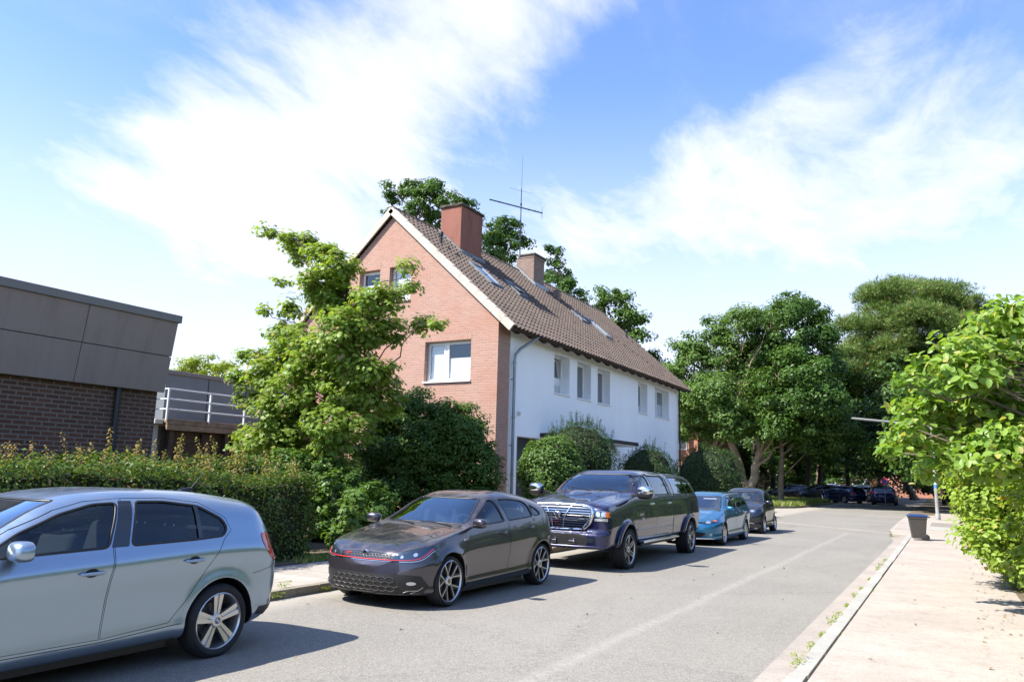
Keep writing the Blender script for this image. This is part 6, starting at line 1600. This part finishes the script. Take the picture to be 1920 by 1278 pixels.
# rounded bushes in front of the white wall
def ball(name, label, c, r, n, lsize, mat, seed, shape='leaf', spiky=0, corer=.86, group=None):
    rng = np.random.default_rng(seed); root = empty(name, (c[0], c[1], c[2]-r[2])); tag(root, label, 'bush', group)
    d = rng.normal(size=(n, 3)); d /= np.linalg.norm(d, axis=1, keepdims=True); r_ = np.array(r)
    w = 1+.05*(np.sin(d[:, 0]*7+seed)+np.sin(d[:, 1]*9+d[:, 2]*6))+.03*np.sin(d[:, 2]*17+d[:, 0]*13)
    P = d*r_*(w*(1-np.power(rng.random(n), 2.2)*.22)+rng.normal(size=n)*.02)[:, None]+np.array([0, 0, r[2]])
    P = P[P[:, 2] > -.02] if True else P; m = len(P); dd = (P-np.array([0, 0, r[2]]))/r_
    me = leafmesh('foliage', P, dd*.8+rng.normal(size=(m, 3))*.4+np.array([0, 0, .4]), lsize*rng.uniform(.6, 1.3, m), shape, rng, mat)
    o = bpy.data.objects.new('foliage', me); C.objects.link(o); o.parent = root
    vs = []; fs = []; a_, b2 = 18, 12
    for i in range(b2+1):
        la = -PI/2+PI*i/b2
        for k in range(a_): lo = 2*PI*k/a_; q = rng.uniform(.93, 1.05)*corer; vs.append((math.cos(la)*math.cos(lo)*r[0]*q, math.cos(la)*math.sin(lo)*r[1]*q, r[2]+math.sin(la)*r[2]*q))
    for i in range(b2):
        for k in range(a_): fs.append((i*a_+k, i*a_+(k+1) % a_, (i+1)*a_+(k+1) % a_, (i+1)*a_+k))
    MB().add(vs, fs).build('dark_core', MATS['hedge_core'], root, fix=True)  # dark filler body inside the bush, not real stems
    if spiky:
        SP, SN, ST = [], [], []; mb = MB()
        for i in range(spiky):
            th_ = rng.uniform(0, 2*PI); ph = rng.uniform(.55, 1.4); q = Vector((math.cos(th_)*math.cos(ph)*r[0], math.sin(th_)*math.cos(ph)*r[1], r[2]+math.sin(ph)*r[2])); h = rng.uniform(.1, .45); ln = Vector((q.x*.25, q.y*.25, 1)).normalized()
            mb.tube([q, q+ln*h], [.005, .002], 4)
            for j in range(int(4+h*26)): t = j/(4+h*26); ang = j*2.4; dv = Vector((math.cos(ang), math.sin(ang), .4)); SP.append(q+ln*h*t+dv*.03); SN.append((dv.x*.4, dv.y*.4, .8)); ST.append(dv)
        me = leafmesh('shoots', np.array(SP), np.array(SN), lsize*rng.uniform(.7, 1.2, len(SP)), 'lance', rng, mat, T=np.array(ST)); o = bpy.data.objects.new('shoots', me); C.objects.link(o); o.parent = root; o['kind'] = 'stuff'
        link('shoot_stems', mb.mesh('st'), MATS['bark_dark'], root)['kind'] = 'stuff'
    return root
def ballpx(name, label, px_, py_, Y, rx, rz, *a, **k):
    p = at(px_, py_, Y); s = pxm(p); return ball(name, label, (p.x, p.y, p.z), (rx/s, rx/s, rz/s), *a, **k)
ballpx('round_bush', 'round pale leaved bush between the downpipe and the pickup truck', 1035, 888, 18.3, 62, 70, 9000, .085, 'leaf_tree_light', 31, 'oval')
ballpx('round_bush', 'tall dark bush with long shoots behind the round pale bush', 1085, 858, 20.3, 72, 66, 11000, .075, 'leaf_dark', 32, 'lance', spiky=60)
ballpx('round_bush', 'dark domed bush in front of the white wall above the truck canopy', 1213, 892, 27.0, 54, 56, 9000, .085, 'leaf_dark', 33, 'lance', spiky=26)
ballpx('round_bush', 'wide dark domed bush at the far corner of the white wall', 1328, 898, 35.0, 64, 64, 12000, .11, 'leaf_dark', 34, 'lance')

LIMB[0] = .34
# tall maples on the grass island
make_tree('maple_tree', 'tall maple with a pale leaning trunk, leftmost on the grass island', (-13.9, 54, .1),
    L2(54, [(1392,598,26),(1410,590,18),(1345,618,28),(1300,640,20),(1290,655,26),(1268,690,20),(1330,680,50),(1400,660,48),(1285,745,34),(1350,750,58),(1410,740,40),(1275,800,26),(1320,800,34),(1370,785,40),(1425,780,30),(1270,700,20)], 1.9, .9, 1.3, 2.0),
    .66, 130, .23, 'leaf', 'leaf_tree_light', 'bark_light', .30, 41, group='tall trees around the grass island', trunks=[[(-.2,0,-.1),(-.4,.3,3.0),(-.2,.3,5.6)]], fill=.2, top=.5, twigs=.12)
make_tree('maple_tree', 'tall dark maple with a forked trunk at the middle of the grass island', (-11.9, 54, .1),
    L2(54, [(1480,585,34),(1450,600,24),(1520,590,26),(1545,620,22),(1440,640,40),(1500,640,56),(1545,680,34),(1430,700,44),(1490,720,66),(1550,745,40),(1440,780,50),(1505,785,48),(1555,810,40),(1455,795,30),(1480,562,14),(1462,570,12)], 1.8, .9, 1.3, 2.2),
    .66, 130, .23, 'leaf', 'leaf_tree', 'bark_light', .34, 42, group='tall trees around the grass island', trunks=[[(-.1,0,-.1),(-.1,0,1.0),(-1.0,.2,3.6),(-1.3,.3,5.6)], [(0,0,.6),(.15,0,1.2),(.75,.3,3.6),(.8,.3,5.8)]], fill=.2, top=.5, twigs=.12)
make_tree('maple_tree', 'tree with a thin dark trunk at the near edge of the grass island', (-9.9, 54.3, .1),
    L2(54.5, [(1500,770,46),(1545,835,26),(1480,790,34),(1560,790,30),(1520,815,28)], 1.8, .9, 1.2, 1.5),
    .66, 120, .23, 'leaf', 'leaf_far', 'bark', .20, 43, group='tall trees around the grass island', fill=.2, top=.5, twigs=.1, trunks=[[(0,0,-.1),(.1,.1,2.5),(.1,.2,5.4)]])
LIMB[0] = .22
make_tree('pine_tree', 'broad tall pine towering over the street behind the maples', (-0.2, 77, 0),
    L2(76, [(1600,610,26),(1640,560,36),(1690,545,36),(1735,548,30),(1780,556,34),(1820,575,26),(1850,600,14),(1660,600,46),(1730,600,50),(1800,612,40),(1620,650,36),(1680,660,50),(1750,660,50),(1600,700,34),(1650,715,44),(1720,720,46),(1790,690,44),(1640,760,34),(1700,770,34),(1585,660,24),(1665,540,14),(1755,538,12),(1590,740,30),(1640,690,40)], 3.2, .60, 1.2, 3.0),
    .80, 72, .58, 'tuft', 'leaf_pine', 'bark_dark', .32, 44, trunks=[[(0,0,-.1),(-.8,0,6),(-1.6,0,12),(-2.0,0,15)]], fill=.25, top=.8, twigs=.05)
LIMB[0] = .55
# trees beyond, closing the view down the street
BG = 'trees closing the far end of the street'
bgspec = [('big dark tree closing the street above the pale blue car', (-13, 92), 1545, 830, 60, 'leaf_dark'), ('dark tree low behind the white parked car', (-3.5, 94), 1640, 865, 44, 'leaf_dark'), ('dark crown overhanging the street right of centre', (1.0, 56), 1670, 850, 34, 'leaf_dark'), ('bushy tree in front of the orange brick house', (-1.2, 100), 1700, 895, 30, 'leaf_far'), ('leafy bush at the right end of the street', (.6, 86), 1745, 895, 34, 'leaf_dark'), ('tall dark tree left of the pine trunk', (-7, 100), 1620, 790, 56, 'leaf_far'), ('dense dark tree behind the dark parked cars', (-22, 88), 1450, 870, 46, 'leaf_far'), ('low bushy tree behind the pale blue car', (-15, 108), 1545, 885, 30, 'leaf_tree_light'), ('dark tree at the street end right of the silver cars', (-6, 112), 1600, 870, 40, 'leaf_far'), ('tree left of the orange brick house', (-9, 120), 1590, 830, 50, 'leaf_dark'), ('low tree behind the leftmost island trunk', (-21, 70), 1400, 880, 40, 'leaf_far'), ('shrubby tree right of the thin island trunk', (-18, 84), 1490, 885, 26, 'leaf_tree'),
          ('dark broad tree over the far left kerb', (-17, 84), 1500, 790, 60, 'leaf_far'), ('dark tree hanging over the street end', (-10, 96), 1570, 760, 62, 'leaf_dark'),
          ('grey green low tree behind the far dark cars', (-17, 78), 1508, 850, 40, 'leaf_tree_light'), ('dark tree right of the far blue car', (1.5, 70), 1690, 830, 60, 'leaf_dark'),
          ('dark tree arching over the right side of the street', (0.8, 62), 1650, 800, 54, 'leaf_dark'), ('light tree at the very end of the street', (-11, 118), 1560, 850, 46, 'leaf_tree_light'),
          ('tree behind the red brick house right of the white house', (-22, 80), 1390, 800, 70, 'leaf_tree'), ('tree between the white house and the maples', (-30, 74), 1285, 800, 40, 'leaf_tree'),
          ('dark tree filling the gap under the pine', (-3, 92), 1620, 850, 56, 'leaf_dark'), ('bright tree behind the pole with the blue band', (2.5, 52), 1745, 845, 56, 'leaf_tree'), ('broad tree above the pole with the blue band', (3.2, 46), 1780, 760, 70, 'leaf_tree')]
for i, (lb, (bx, by), px_, py_, r, mt) in enumerate(bgspec):
    rg = random.Random(100+i); l = [(px_, py_, r)]+[(px_+rg.uniform(-1.3, 1.3)*r, py_+rg.uniform(-.9, .8)*r, r*rg.uniform(.4, .7)) for _ in range(6)]
    make_tree('broadleaf_tree', lb, (bx, by, 0), L2(by, l, 1.0, .85, 1.2, 2.0, seed=i), .85, 95, .34, 'leaf', mt, 'bark_dark' if i % 2 else 'bark', .25, 200+i, group=BG, fill=.3, top=.5, twigs=.1)
for i, (lb, x, y, z, r) in enumerate([('tall tree behind the island trunks shading the far road', -13.5, 63, 9.0, 4.2), ('tall tree over the dark parked cars', -14, 73, 9.5, 4.6), ('tall tree behind the dark parked cars at the far left kerb', -11.5, 84, 9.5, 4.6), ('tree leaning over the far right of the street', 1.6, 58, 6.6, 3.6), ('second tree leaning over the far right of the street', 1.8, 70, 7.5, 4.2), ('tree shading the white parked car', -11.5, 76, 8.5, 4.0)]):  # mostly hidden trees added to shade the far road and its cars
    rg = random.Random(500+i); sx = -1.6 if x > 0 else .8
    lo_ = [((x+sx, y, z), (r, r, r*.75), 60)]+[((x+sx+rg.uniform(-.8, .8)*r, y+rg.uniform(-.9, .9)*r, z+rg.uniform(-.3, .5)*r), (r*.6, r*.6, r*.5), 22) for _ in range(5)]
    make_tree('broadleaf_tree', lb, (x, y, 0), lo_, .9, 85, .34, 'leaf', 'leaf_dark' if i in (1, 4) else 'leaf_far', 'bark_dark', .24, 520+i, group=BG, fill=.35, top=.5, twigs=.1)
# tree belt at the horizon and tall garden trees on the right hand side, the near ones added out of frame to darken car reflections
def belt(name, label, x0, x1, y0, y1, h, n, ls, mat, seed):
    rng = np.random.default_rng(seed); P = np.stack([rng.uniform(x0, x1, n), rng.uniform(y0, y1, n), rng.random(n)], 1)
    top = h*(.7+.16*np.sin(P[:, 0]*.21+P[:, 1]*.13+seed)+.12*np.sin(P[:, 0]*.63+P[:, 1]*.41)+.06*np.sin(P[:, 0]*1.7+P[:, 1]*1.3)); P[:, 2] *= top
    o = link(name, leafmesh(name, P, rng.normal(size=(n, 3))+np.array([0, -.3, .5]), ls*rng.uniform(.6, 1.3, n), 'leaf', rng, mat), None); return tag(o, label, 'wood', kind='stuff')
belt('far_wood', 'belt of trees closing the horizon beyond the houses', -170, 120, 150, 168, 15, 26000, 1.6, 'leaf_far', 71)
belt('far_wood', 'belt of trees beyond the side street at the left', -80, -40, 70, 130, 13, 14000, 1.3, 'leaf_far', 72)
belt('garden_thicket', 'unseen garden thicket added behind the right hand hedges for dark car reflections', 4.2, 9, -14, 34, 5.0, 22000, .40, 'leaf_tree', 73)
belt('garden_thicket', 'garden thicket behind the right hand hedges farther on', 3.4, 12, 34, 75, 8.5, 16000, .5, 'leaf_far', 74)
# crowns showing above and behind the brick house
BH = 'trees behind the brick house'
for i, (lb, by, l) in enumerate([
    ('dark tree rising behind the ridge left of the big chimney', 46, [(745,370,18),(780,362,26),(815,365,28),(850,378,24),(878,380,16),(735,395,14),(800,400,40),(730,350,10),(770,345,12),(815,340,12)]),
    ('tree between the two chimneys behind the ridge', 50, [(925,440,24),(950,430,24),(975,450,20),(940,470,34),(895,410,10),(960,415,14)]),
    ('narrow tree just right of the small chimney', 52, [(1040,480,16),(1050,520,26),(1070,545,22),(1035,550,34),(1085,560,12),(1030,465,10)]),
    ('light leaved tree behind the lower end of the ridge', 54, [(1135,565,20),(1165,560,20),(1190,590,22),(1160,610,34),(1200,630,18),(1120,580,14),(1130,545,9)]),
    ('small tree peeping past the far end of the roof', 56, [(1222,665,16),(1242,680,12),(1205,680,20)])]):
    p = at(l[0][0]+20, 600, by); make_tree('broadleaf_tree', lb, (p.x, by, 0), L2(by, l, 2.4, .9, 1.2, 1.0, seed=i), .52, 80, .26, 'leaf', 'leaf_tree' if i not in (3,) else 'leaf_tree_light', 'bark_dark', .22, 300+i, group=BH, fill=.25, top=.45, twigs=.15)
p = at(385, 700, 40); make_tree('broadleaf_tree', 'yellow green tree behind the grey block', (p.x, 40, 0), L2(40, [(350,690,26),(385,685,28),(420,690,22),(400,710,34),(345,705,20)], 2.0, .8, 1.2, 1.0), .5, 70, .22, 'leaf', 'leaf_yellow', 'bark', .2, 320, fill=.3)

# ---- right hand side: hedge wall, creepers and the big leaved tree
hedge('lime_hedge', 'tall ragged lime green hedge along the right pavement', 1.25, 3.2, 4.0, 17.5, .05, 2.4, 80000, .07, 'leaf_lime', 51, 'oval', shoots=160, bulge=.42, topf=lambda y: 1+.06*np.sin(y*.9))
hedge('green_hedge', 'darker green hedge beyond the lime hedge, near the pole', 1.05, 3.0, 17.6, 38, .05, 2.7, 60000, .09, 'leaf_tree_light', 52, 'leaf', shoots=60, bulge=.40, topf=lambda y: 1+.08*np.sin(y*.7))
make_tree('lime_shrub', 'lime green leafy shrub spilling on to the right pavement in the foreground', (1.5, 9.0, .05),
    [((1.35, 8.2, .55), (.45, .6, .45), 26), ((1.2, 9.6, .5), (.45, .7, .45), 30), ((1.15, 11.2, .6), (.42, .8, .5), 32), ((1.05, 13.0, .6), (.40, .9, .5), 30), ((1.0, 14.8, .55), (.38, .9, .45), 26), ((1.35, 7.2, .9), (.45, .6, .5), 24), ((1.2, 10.4, 1.3), (.45, .9, .5), 34), ((1.05, 12.6, 1.4), (.42, .9, .5), 34), ((1.0, 15.0, 1.4), (.40, 1.0, .6), 30), ((.95, 17.5, .8), (.35, 1.2, .7), 30), ((.85, 20.5, .7), (.35, 1.3, .6), 26)],
    .17, 46, .088, 'oval', 'leaf_lime', 'bark_dark', .03, 53, 'shrub', fill=.3, top=.8, twigs=.3, crown='foliage')
make_tree('big_leaved_tree', 'small tree with very large bright green leaves overhanging the right pavement', (2.9, 11.6, .05),
    L2(11.0, [(1700,720,16),(1690,830,20),(1668,845,8),(1712,802,22),(1738,872,20),(1745,690,26),(1745,760,32),(1735,825,26),(1785,650,22),(1810,700,42),(1800,780,46),(1810,850,34),(1855,615,30),(1890,590,28),(1860,680,56),(1850,770,60),(1860,860,56),(1910,640,46),(1930,740,60),(1920,840,60),(1940,600,40),(1690,770,16),(1960,680,60),(1820,640,20)], 1.0, .8, 1.0, .8),
    .20, 26, .122, 'big', 'leaf_big', 'bark', .07, 54, fill=.35, top=.75, twigs=.5, droop=.2, jitter=.55, trunks=[[(0,0,-.1),(-.2,0,1.2),(-.5,.0,2.4)]])
make_tree('lime_shrub', 'tall yellow green hornbeam bush rising behind the big leaved tree', (3.4, 15.5, .05),
    L2(15, [(1860,900,50),(1830,930,40),(1890,960,60),(1835,650,24),(1850,650,40),(1900,700,50),(1900,860,60),(1920,780,60),(1860,790,50),(1830,850,40),(1812,895,30),(1850,950,44),(1900,900,50),(1880,1010,44),(1840,1000,30)], 1.3, .9, 1.0, .7),
    .26, 60, .10, 'oval', 'leaf_lime', 'bark_dark', .06, 55, 'shrub', fill=.3, top=.7, twigs=.15, crown='foliage')
# ---- grass and weeds
def grass(name, polyfn, n, h, seed, mat='grass_blade', label=None, w=.012):
    rng = np.random.default_rng(seed); P = polyfn(rng, n); n = len(P); hh = h*rng.uniform(.4, 1.3, n); a = rng.uniform(0, 2*PI, n); ln = rng.normal(size=(n, 2))*.35*hh[:, None]
    ww = w*rng.uniform(.7, 1.4, n); V = np.zeros((n, 3, 3)); V[:, 0] = P+np.stack([np.cos(a)*ww, np.sin(a)*ww, 0*a], 1); V[:, 1] = P-np.stack([np.cos(a)*ww, np.sin(a)*ww, 0*a], 1); V[:, 2] = P+np.concatenate([ln, hh[:, None]], 1)
    me = bpy.data.meshes.new(name); me.vertices.add(n*3); me.vertices.foreach_set('co', V.astype(np.float32).reshape(-1)); me.loops.add(n*3); me.loops.foreach_set('vertex_index', np.arange(n*3, dtype=np.int32)); me.polygons.add(n)
    me.polygons.foreach_set('loop_start', np.arange(0, n*3, 3, dtype=np.int32)); me.polygons.foreach_set('loop_total', np.full(n, 3, np.int32)); me.update(calc_edges=True)
    return link(name, me, MATS[mat])
def area(x0, x1, y0, y1, z):
    return lambda rng, n: np.stack([rng.uniform(x0, x1, n), rng.uniform(y0, y1, n), np.full(n, z)], 1)
def isl(rng, n):
    P = np.stack([rng.uniform(-24, -8.3, n), rng.uniform(46.3, 66, n), np.full(n, .1)], 1)
    edge = 48.2+(P[:, 0]+9.7)*.14; k = (P[:, 1] > edge) & ~((P[:, 0] > -9.7) & (P[:, 1] < 48.2+(P[:, 0]+9.7)*2.2)); return P[k]
tag(grass('grass', isl, 60000, .30, 61, w=.03), kind='stuff', label='tall grass covering the island in the junction', cat='grass')
tag(grass('grass', area(-9.7, -9.2, 9.5, 18, .11), 2600, .09, 62), kind='stuff', label='short grass and weeds at the inner edge of the left pavement', cat='grass')
tag(grass('grass', lambda rng, n: np.stack([.80+rng.gamma(2, .12, n)-.0*rng.random(n)-np.clip((rng.random(n)), 0, 0), rng.uniform(17, 42, n), np.full(n, .058)], 1)-np.array([.25, 0, 0]), 6000, .22, 63, w=.012), kind='stuff', label='dry grass at the foot of the right hedge', cat='grass')
def litter(seed, n, x0, x1, y0, y1, z, mat):
    rng = np.random.default_rng(seed); P = np.stack([rng.uniform(x0, x1, n), rng.uniform(y0, y1, n), np.full(n, z)], 1); N = rng.normal(size=(n, 3))*.25+np.array([0, 0, 1.])
    return leafmesh('leaf_litter', P, N, rng.uniform(.02, .06, n), 'leaf', rng, mat)
leafmat('leaf_dry', (0.16, 0.09, 0.04), (0.28, 0.19, 0.09), .1)
lo_ = link('leaf_litter', litter(64, 420, .2, 1.1, 5, 30, .066, 'leaf_dry'), None); tag(lo_, 'dry leaves scattered beside the right hedge', 'leaves', kind='stuff')
lo_ = link('leaf_litter', litter(65, 130, -7.4, 1.0, 4, 26, .066, 'leaf_dry'), None); lo_.data.transform(Matrix.Identity(4)); tag(lo_, 'few dry leaves on the pavement', 'leaves', kind='stuff')
for v in lo_.data.vertices:
    if v.co.x < -1.08: v.co.z -= .058
rw = random.Random(9)
WS = [(-1.265, 7.5, .13), (-1.27, 8.3, .07), (-1.265, 9.0, .06), (-1.27, 9.8, .09), (-1.265, 10.3, .09), (-1.265, 11.3, .05), (-1.27, 12.3, .07), (-1.265, 13.2, .05), (-1.27, 14.6, .05), (-1.265, 16.3, .08), (-1.265, 17.1, .09), (-1.265, 18.2, .08), (-1.09, 12.9, .05), (-1.09, 9.2, .04), (-7.40, 7.25, .10), (-7.41, 8.1, .06), (-7.57, 7.5, .08)]
for i, (x, y, s_) in enumerate(WS):
    rng = np.random.default_rng(400+i); n = int(40+500*s_); r = s_*np.sqrt(rng.random(n)); a = rng.uniform(0, 2*PI, n)
    P = np.stack([r*np.cos(a)*.6, r*np.sin(a)*1.5, rng.random(n)*s_*.8+.01], 1); N = rng.normal(size=(n, 3))*.5+np.array([0, 0, 1.])
    me = leafmesh('weed_tuft', P, N, rng.uniform(.018, .045, n), 'lance', rng, 'leaf_yellow'); o = link('weed_tuft', me, None); o.location = (x, y, .01 if x > -7.5 else .11)
    tag(o, 'small weed growing in the joint of the right kerb' if x > -2 else 'small weed growing at the left kerb beside the silver car', 'weed', 'weeds in the kerb joints' if x > -2 else 'weeds at the left kerb')
# ---------------------------------------------------------------- street furniture
bx_, by_ = -0.86, 25.55
bn = empty('wheelie_bin', (bx_, by_, .056), math.radians(8)); tag(bn, 'dark wheeled bin with a blue lid standing on the right pavement', 'bin')
pbr('bin_plastic', (0.05, 0.045, 0.040), .5, var=.2); pbr('bin_blue', (0.022, 0.055, 0.17), .4); pbr('pole_grey', (0.30, 0.30, 0.285), .7, var=.3, vscale=3); pbr('band_blue', (0.08, 0.25, 0.55), .4); pbr('sign_white', (0.75, 0.75, 0.75), .4); pbr('sign_red', (0.55, 0.03, 0.03), .4); pbr('sign_blue', (0.03, 0.12, 0.5), .4)
vs = []; hb_ = .66
for (z, x0, x1, y0, y1) in ((.05, -.17, .16, -.17, .17), (hb_-.06, -.235, .215, -.215, .215), (hb_-.059, -.25, .23, -.23, .23), (hb_, -.25, .23, -.23, .23)):
    vs += [(x0, y0, z), (x1, y0, z), (x1, y1, z), (x0, y1, z)]
MB().add(vs, [(3,2,1,0)]+[(i*4+k, i*4+(k+1)%4, (i+1)*4+(k+1)%4, (i+1)*4+k) for i in range(3) for k in range(4)]+[(12,13,14,15)]).build('bin_body', MATS['bin_plastic'], bn, fix=True, bevel=.012)
lid = MB().box(-.275, .25, -.245, .245, hb_+.002, hb_+.045).box(-.20, .17, -.19, .19, hb_+.046, hb_+.065).build('lid', MATS['bin_blue'], bn, bevel=.012)
MB().tube([(.26, -.2, hb_-.02), (.29, -.2, hb_+.0), (.29, .2, hb_+.0), (.26, .2, hb_-.02)], .014, 8).build('handle', MATS['bin_plastic'], bn)
for s_ in (-1, 1):
    w_ = MB().lathe([(0, -.025), (.075, -.025), (.09, -.018), (.09, .018), (.075, .025), (0, .025)], (.17, 0, 0), 'X', 20); w_.v = [(p[1]+.17, s_*(.205+ (p[0]-.17)), p[2]+.09) for p in w_.v]
    w_.build('wheel', MATS['rubber'], bn, fix=True, angle=.6)
MB().tube([(.17, -.2, .09), (.17, .2, .09)], .012, 8).build('axle', MATS['galv'], bn)
# street lamp: post with a blue band, arm reaching over the road
lp = empty('street_lamp', (-.55, 41.0, .05)); tag(lp, 'grey lamp post with a blue band and a long arm over the street', 'street lamp')
MB().tube([(0,0,0),(0,0,2.5),(0,0,4.2)], [.085,.075,.06], 12).lathe([(.11,0),(.11,.25),(.085,.3)], n=12).build('post', MATS['pole_grey'], lp, angle=.6)
MB().lathe([(.082,1.45),(.084,1.455),(.082,1.99),(.08,2.0)], n=14).build('band', MATS['band_blue'], lp, angle=.6)
MB().lathe([(.086,1.62),(.088,1.63),(.088,1.72),(.086,1.73)], n=14).build('sticker', MATS['sign_white'], lp)
MB().tube([(0,0,4.15),(-.15,0,4.32),(-1.0,-.1,4.42)], [.05,.045,.04], 10).build('arm', MATS['pole_grey'], lp, angle=.8)
MB().tube([(-1.0,-.1,4.42),(-1.25,-.12,4.45),(-3.3,-.3,4.68),(-3.42,-.31,4.69)], [.04,.055,.055,.035], 10).build('lamp_head', pbr('lamp_shell', (.17, .17, .165), .6), lp, angle=.8)
# round sign beyond
sp_ = at(1658, 902, 66); sg_ = empty('round_sign', (sp_.x, sp_.y, 0)); tag(sg_, 'round sign with a red ring on a thin post above the far blue car', 'sign')
MB().tube([(0,.03,0),(0,.03,sp_.z+.4)], .03, 8).build('post', MATS['pole_grey'], sg_)
MB().lathe([(0,-.01),(.29,-.01),(.29,.01),(0,.01)], (0,0,sp_.z), 'Y', 28).build('plate', MATS['sign_red'], sg_, fix=True)
MB().lathe([(0,-.016),(.20,-.016),(.20,-.011),(0,-.011)], (0,0,sp_.z), 'Y', 28).build('face', MATS['sign_blue'], sg_, fix=True)
MB().bar((-.14,-.019,sp_.z+.14),(.14,-.019,sp_.z-.14),.05,.004,up=(0,1,0)).build('bar', MATS['sign_red'], sg_)
# ---------------------------------------------------------------- cars far down the street: copies with their parts
def far_car(src, name, label, x, y, rz, pm, sc=1.08, grp='cars parked far down the street'):
    rm = {cars[src]['paintname']: pm, 'car_glass': 'car_glass_dark', 'car_glass_side': 'car_glass_dark'}
    c = copy_tree(cars[src], None, rm); c.name = name; c.location = (x, y, 0.0 if x > -9 else .0); c.rotation_euler = (0, 0, rz); c.scale = (sc, sc, sc); tag(c, label, 'car', grp); return c
for k, p_ in (('bmw', 'paint_silver_blue'), ('polo', 'paint_grey'), ('ram', 'paint_navy'), ('auris', 'paint_blue'), ('smart', 'paint_black')): cars[k]['paintname'] = p_
far_car('auris', 'parked_car', 'dark estate car behind the thin trunk on the grass island', -14.6, 70.5, math.radians(-70), 'paint_darkgrey')
far_car('polo', 'parked_car', 'low dark hatchback between two dark cars behind the island', -11.9, 70.0, math.radians(-62), 'paint_darkgrey')
far_car('auris', 'parked_car', 'dark car with its tail to the road at the end of the island', -9.6, 71.5, math.radians(-130), 'paint_dark_blue')
far_car('polo', 'parked_car', 'small pale blue and white car facing us far down the street', -11.9, 97.5, math.radians(8), 'paint_white')
far_car('smart', 'parked_car', 'small red car beside the pale blue and white one', -10.3, 101.5, math.radians(170), 'paint_red')
far_car('auris', 'parked_car', 'silver car far down the street left of centre', -9.2, 104, math.radians(60), 'paint_silver_blue')
far_car('polo', 'parked_car', 'second silver car at the end of the street', -7.2, 106, math.radians(60), 'paint_silver_blue')
far_car('polo', 'parked_car', 'white car parked on the right side far down the street', -7.3, 86.0, math.radians(180), 'paint_white')
far_car('auris', 'parked_car', 'black car in shade between the white and the blue car', -5.6, 79.0, math.radians(180), 'paint_black')
far_car('polo', 'parked_car', 'dark blue car with its tail to us under the round sign', -4.6, 70.5, math.radians(182), 'paint_dark_blue')
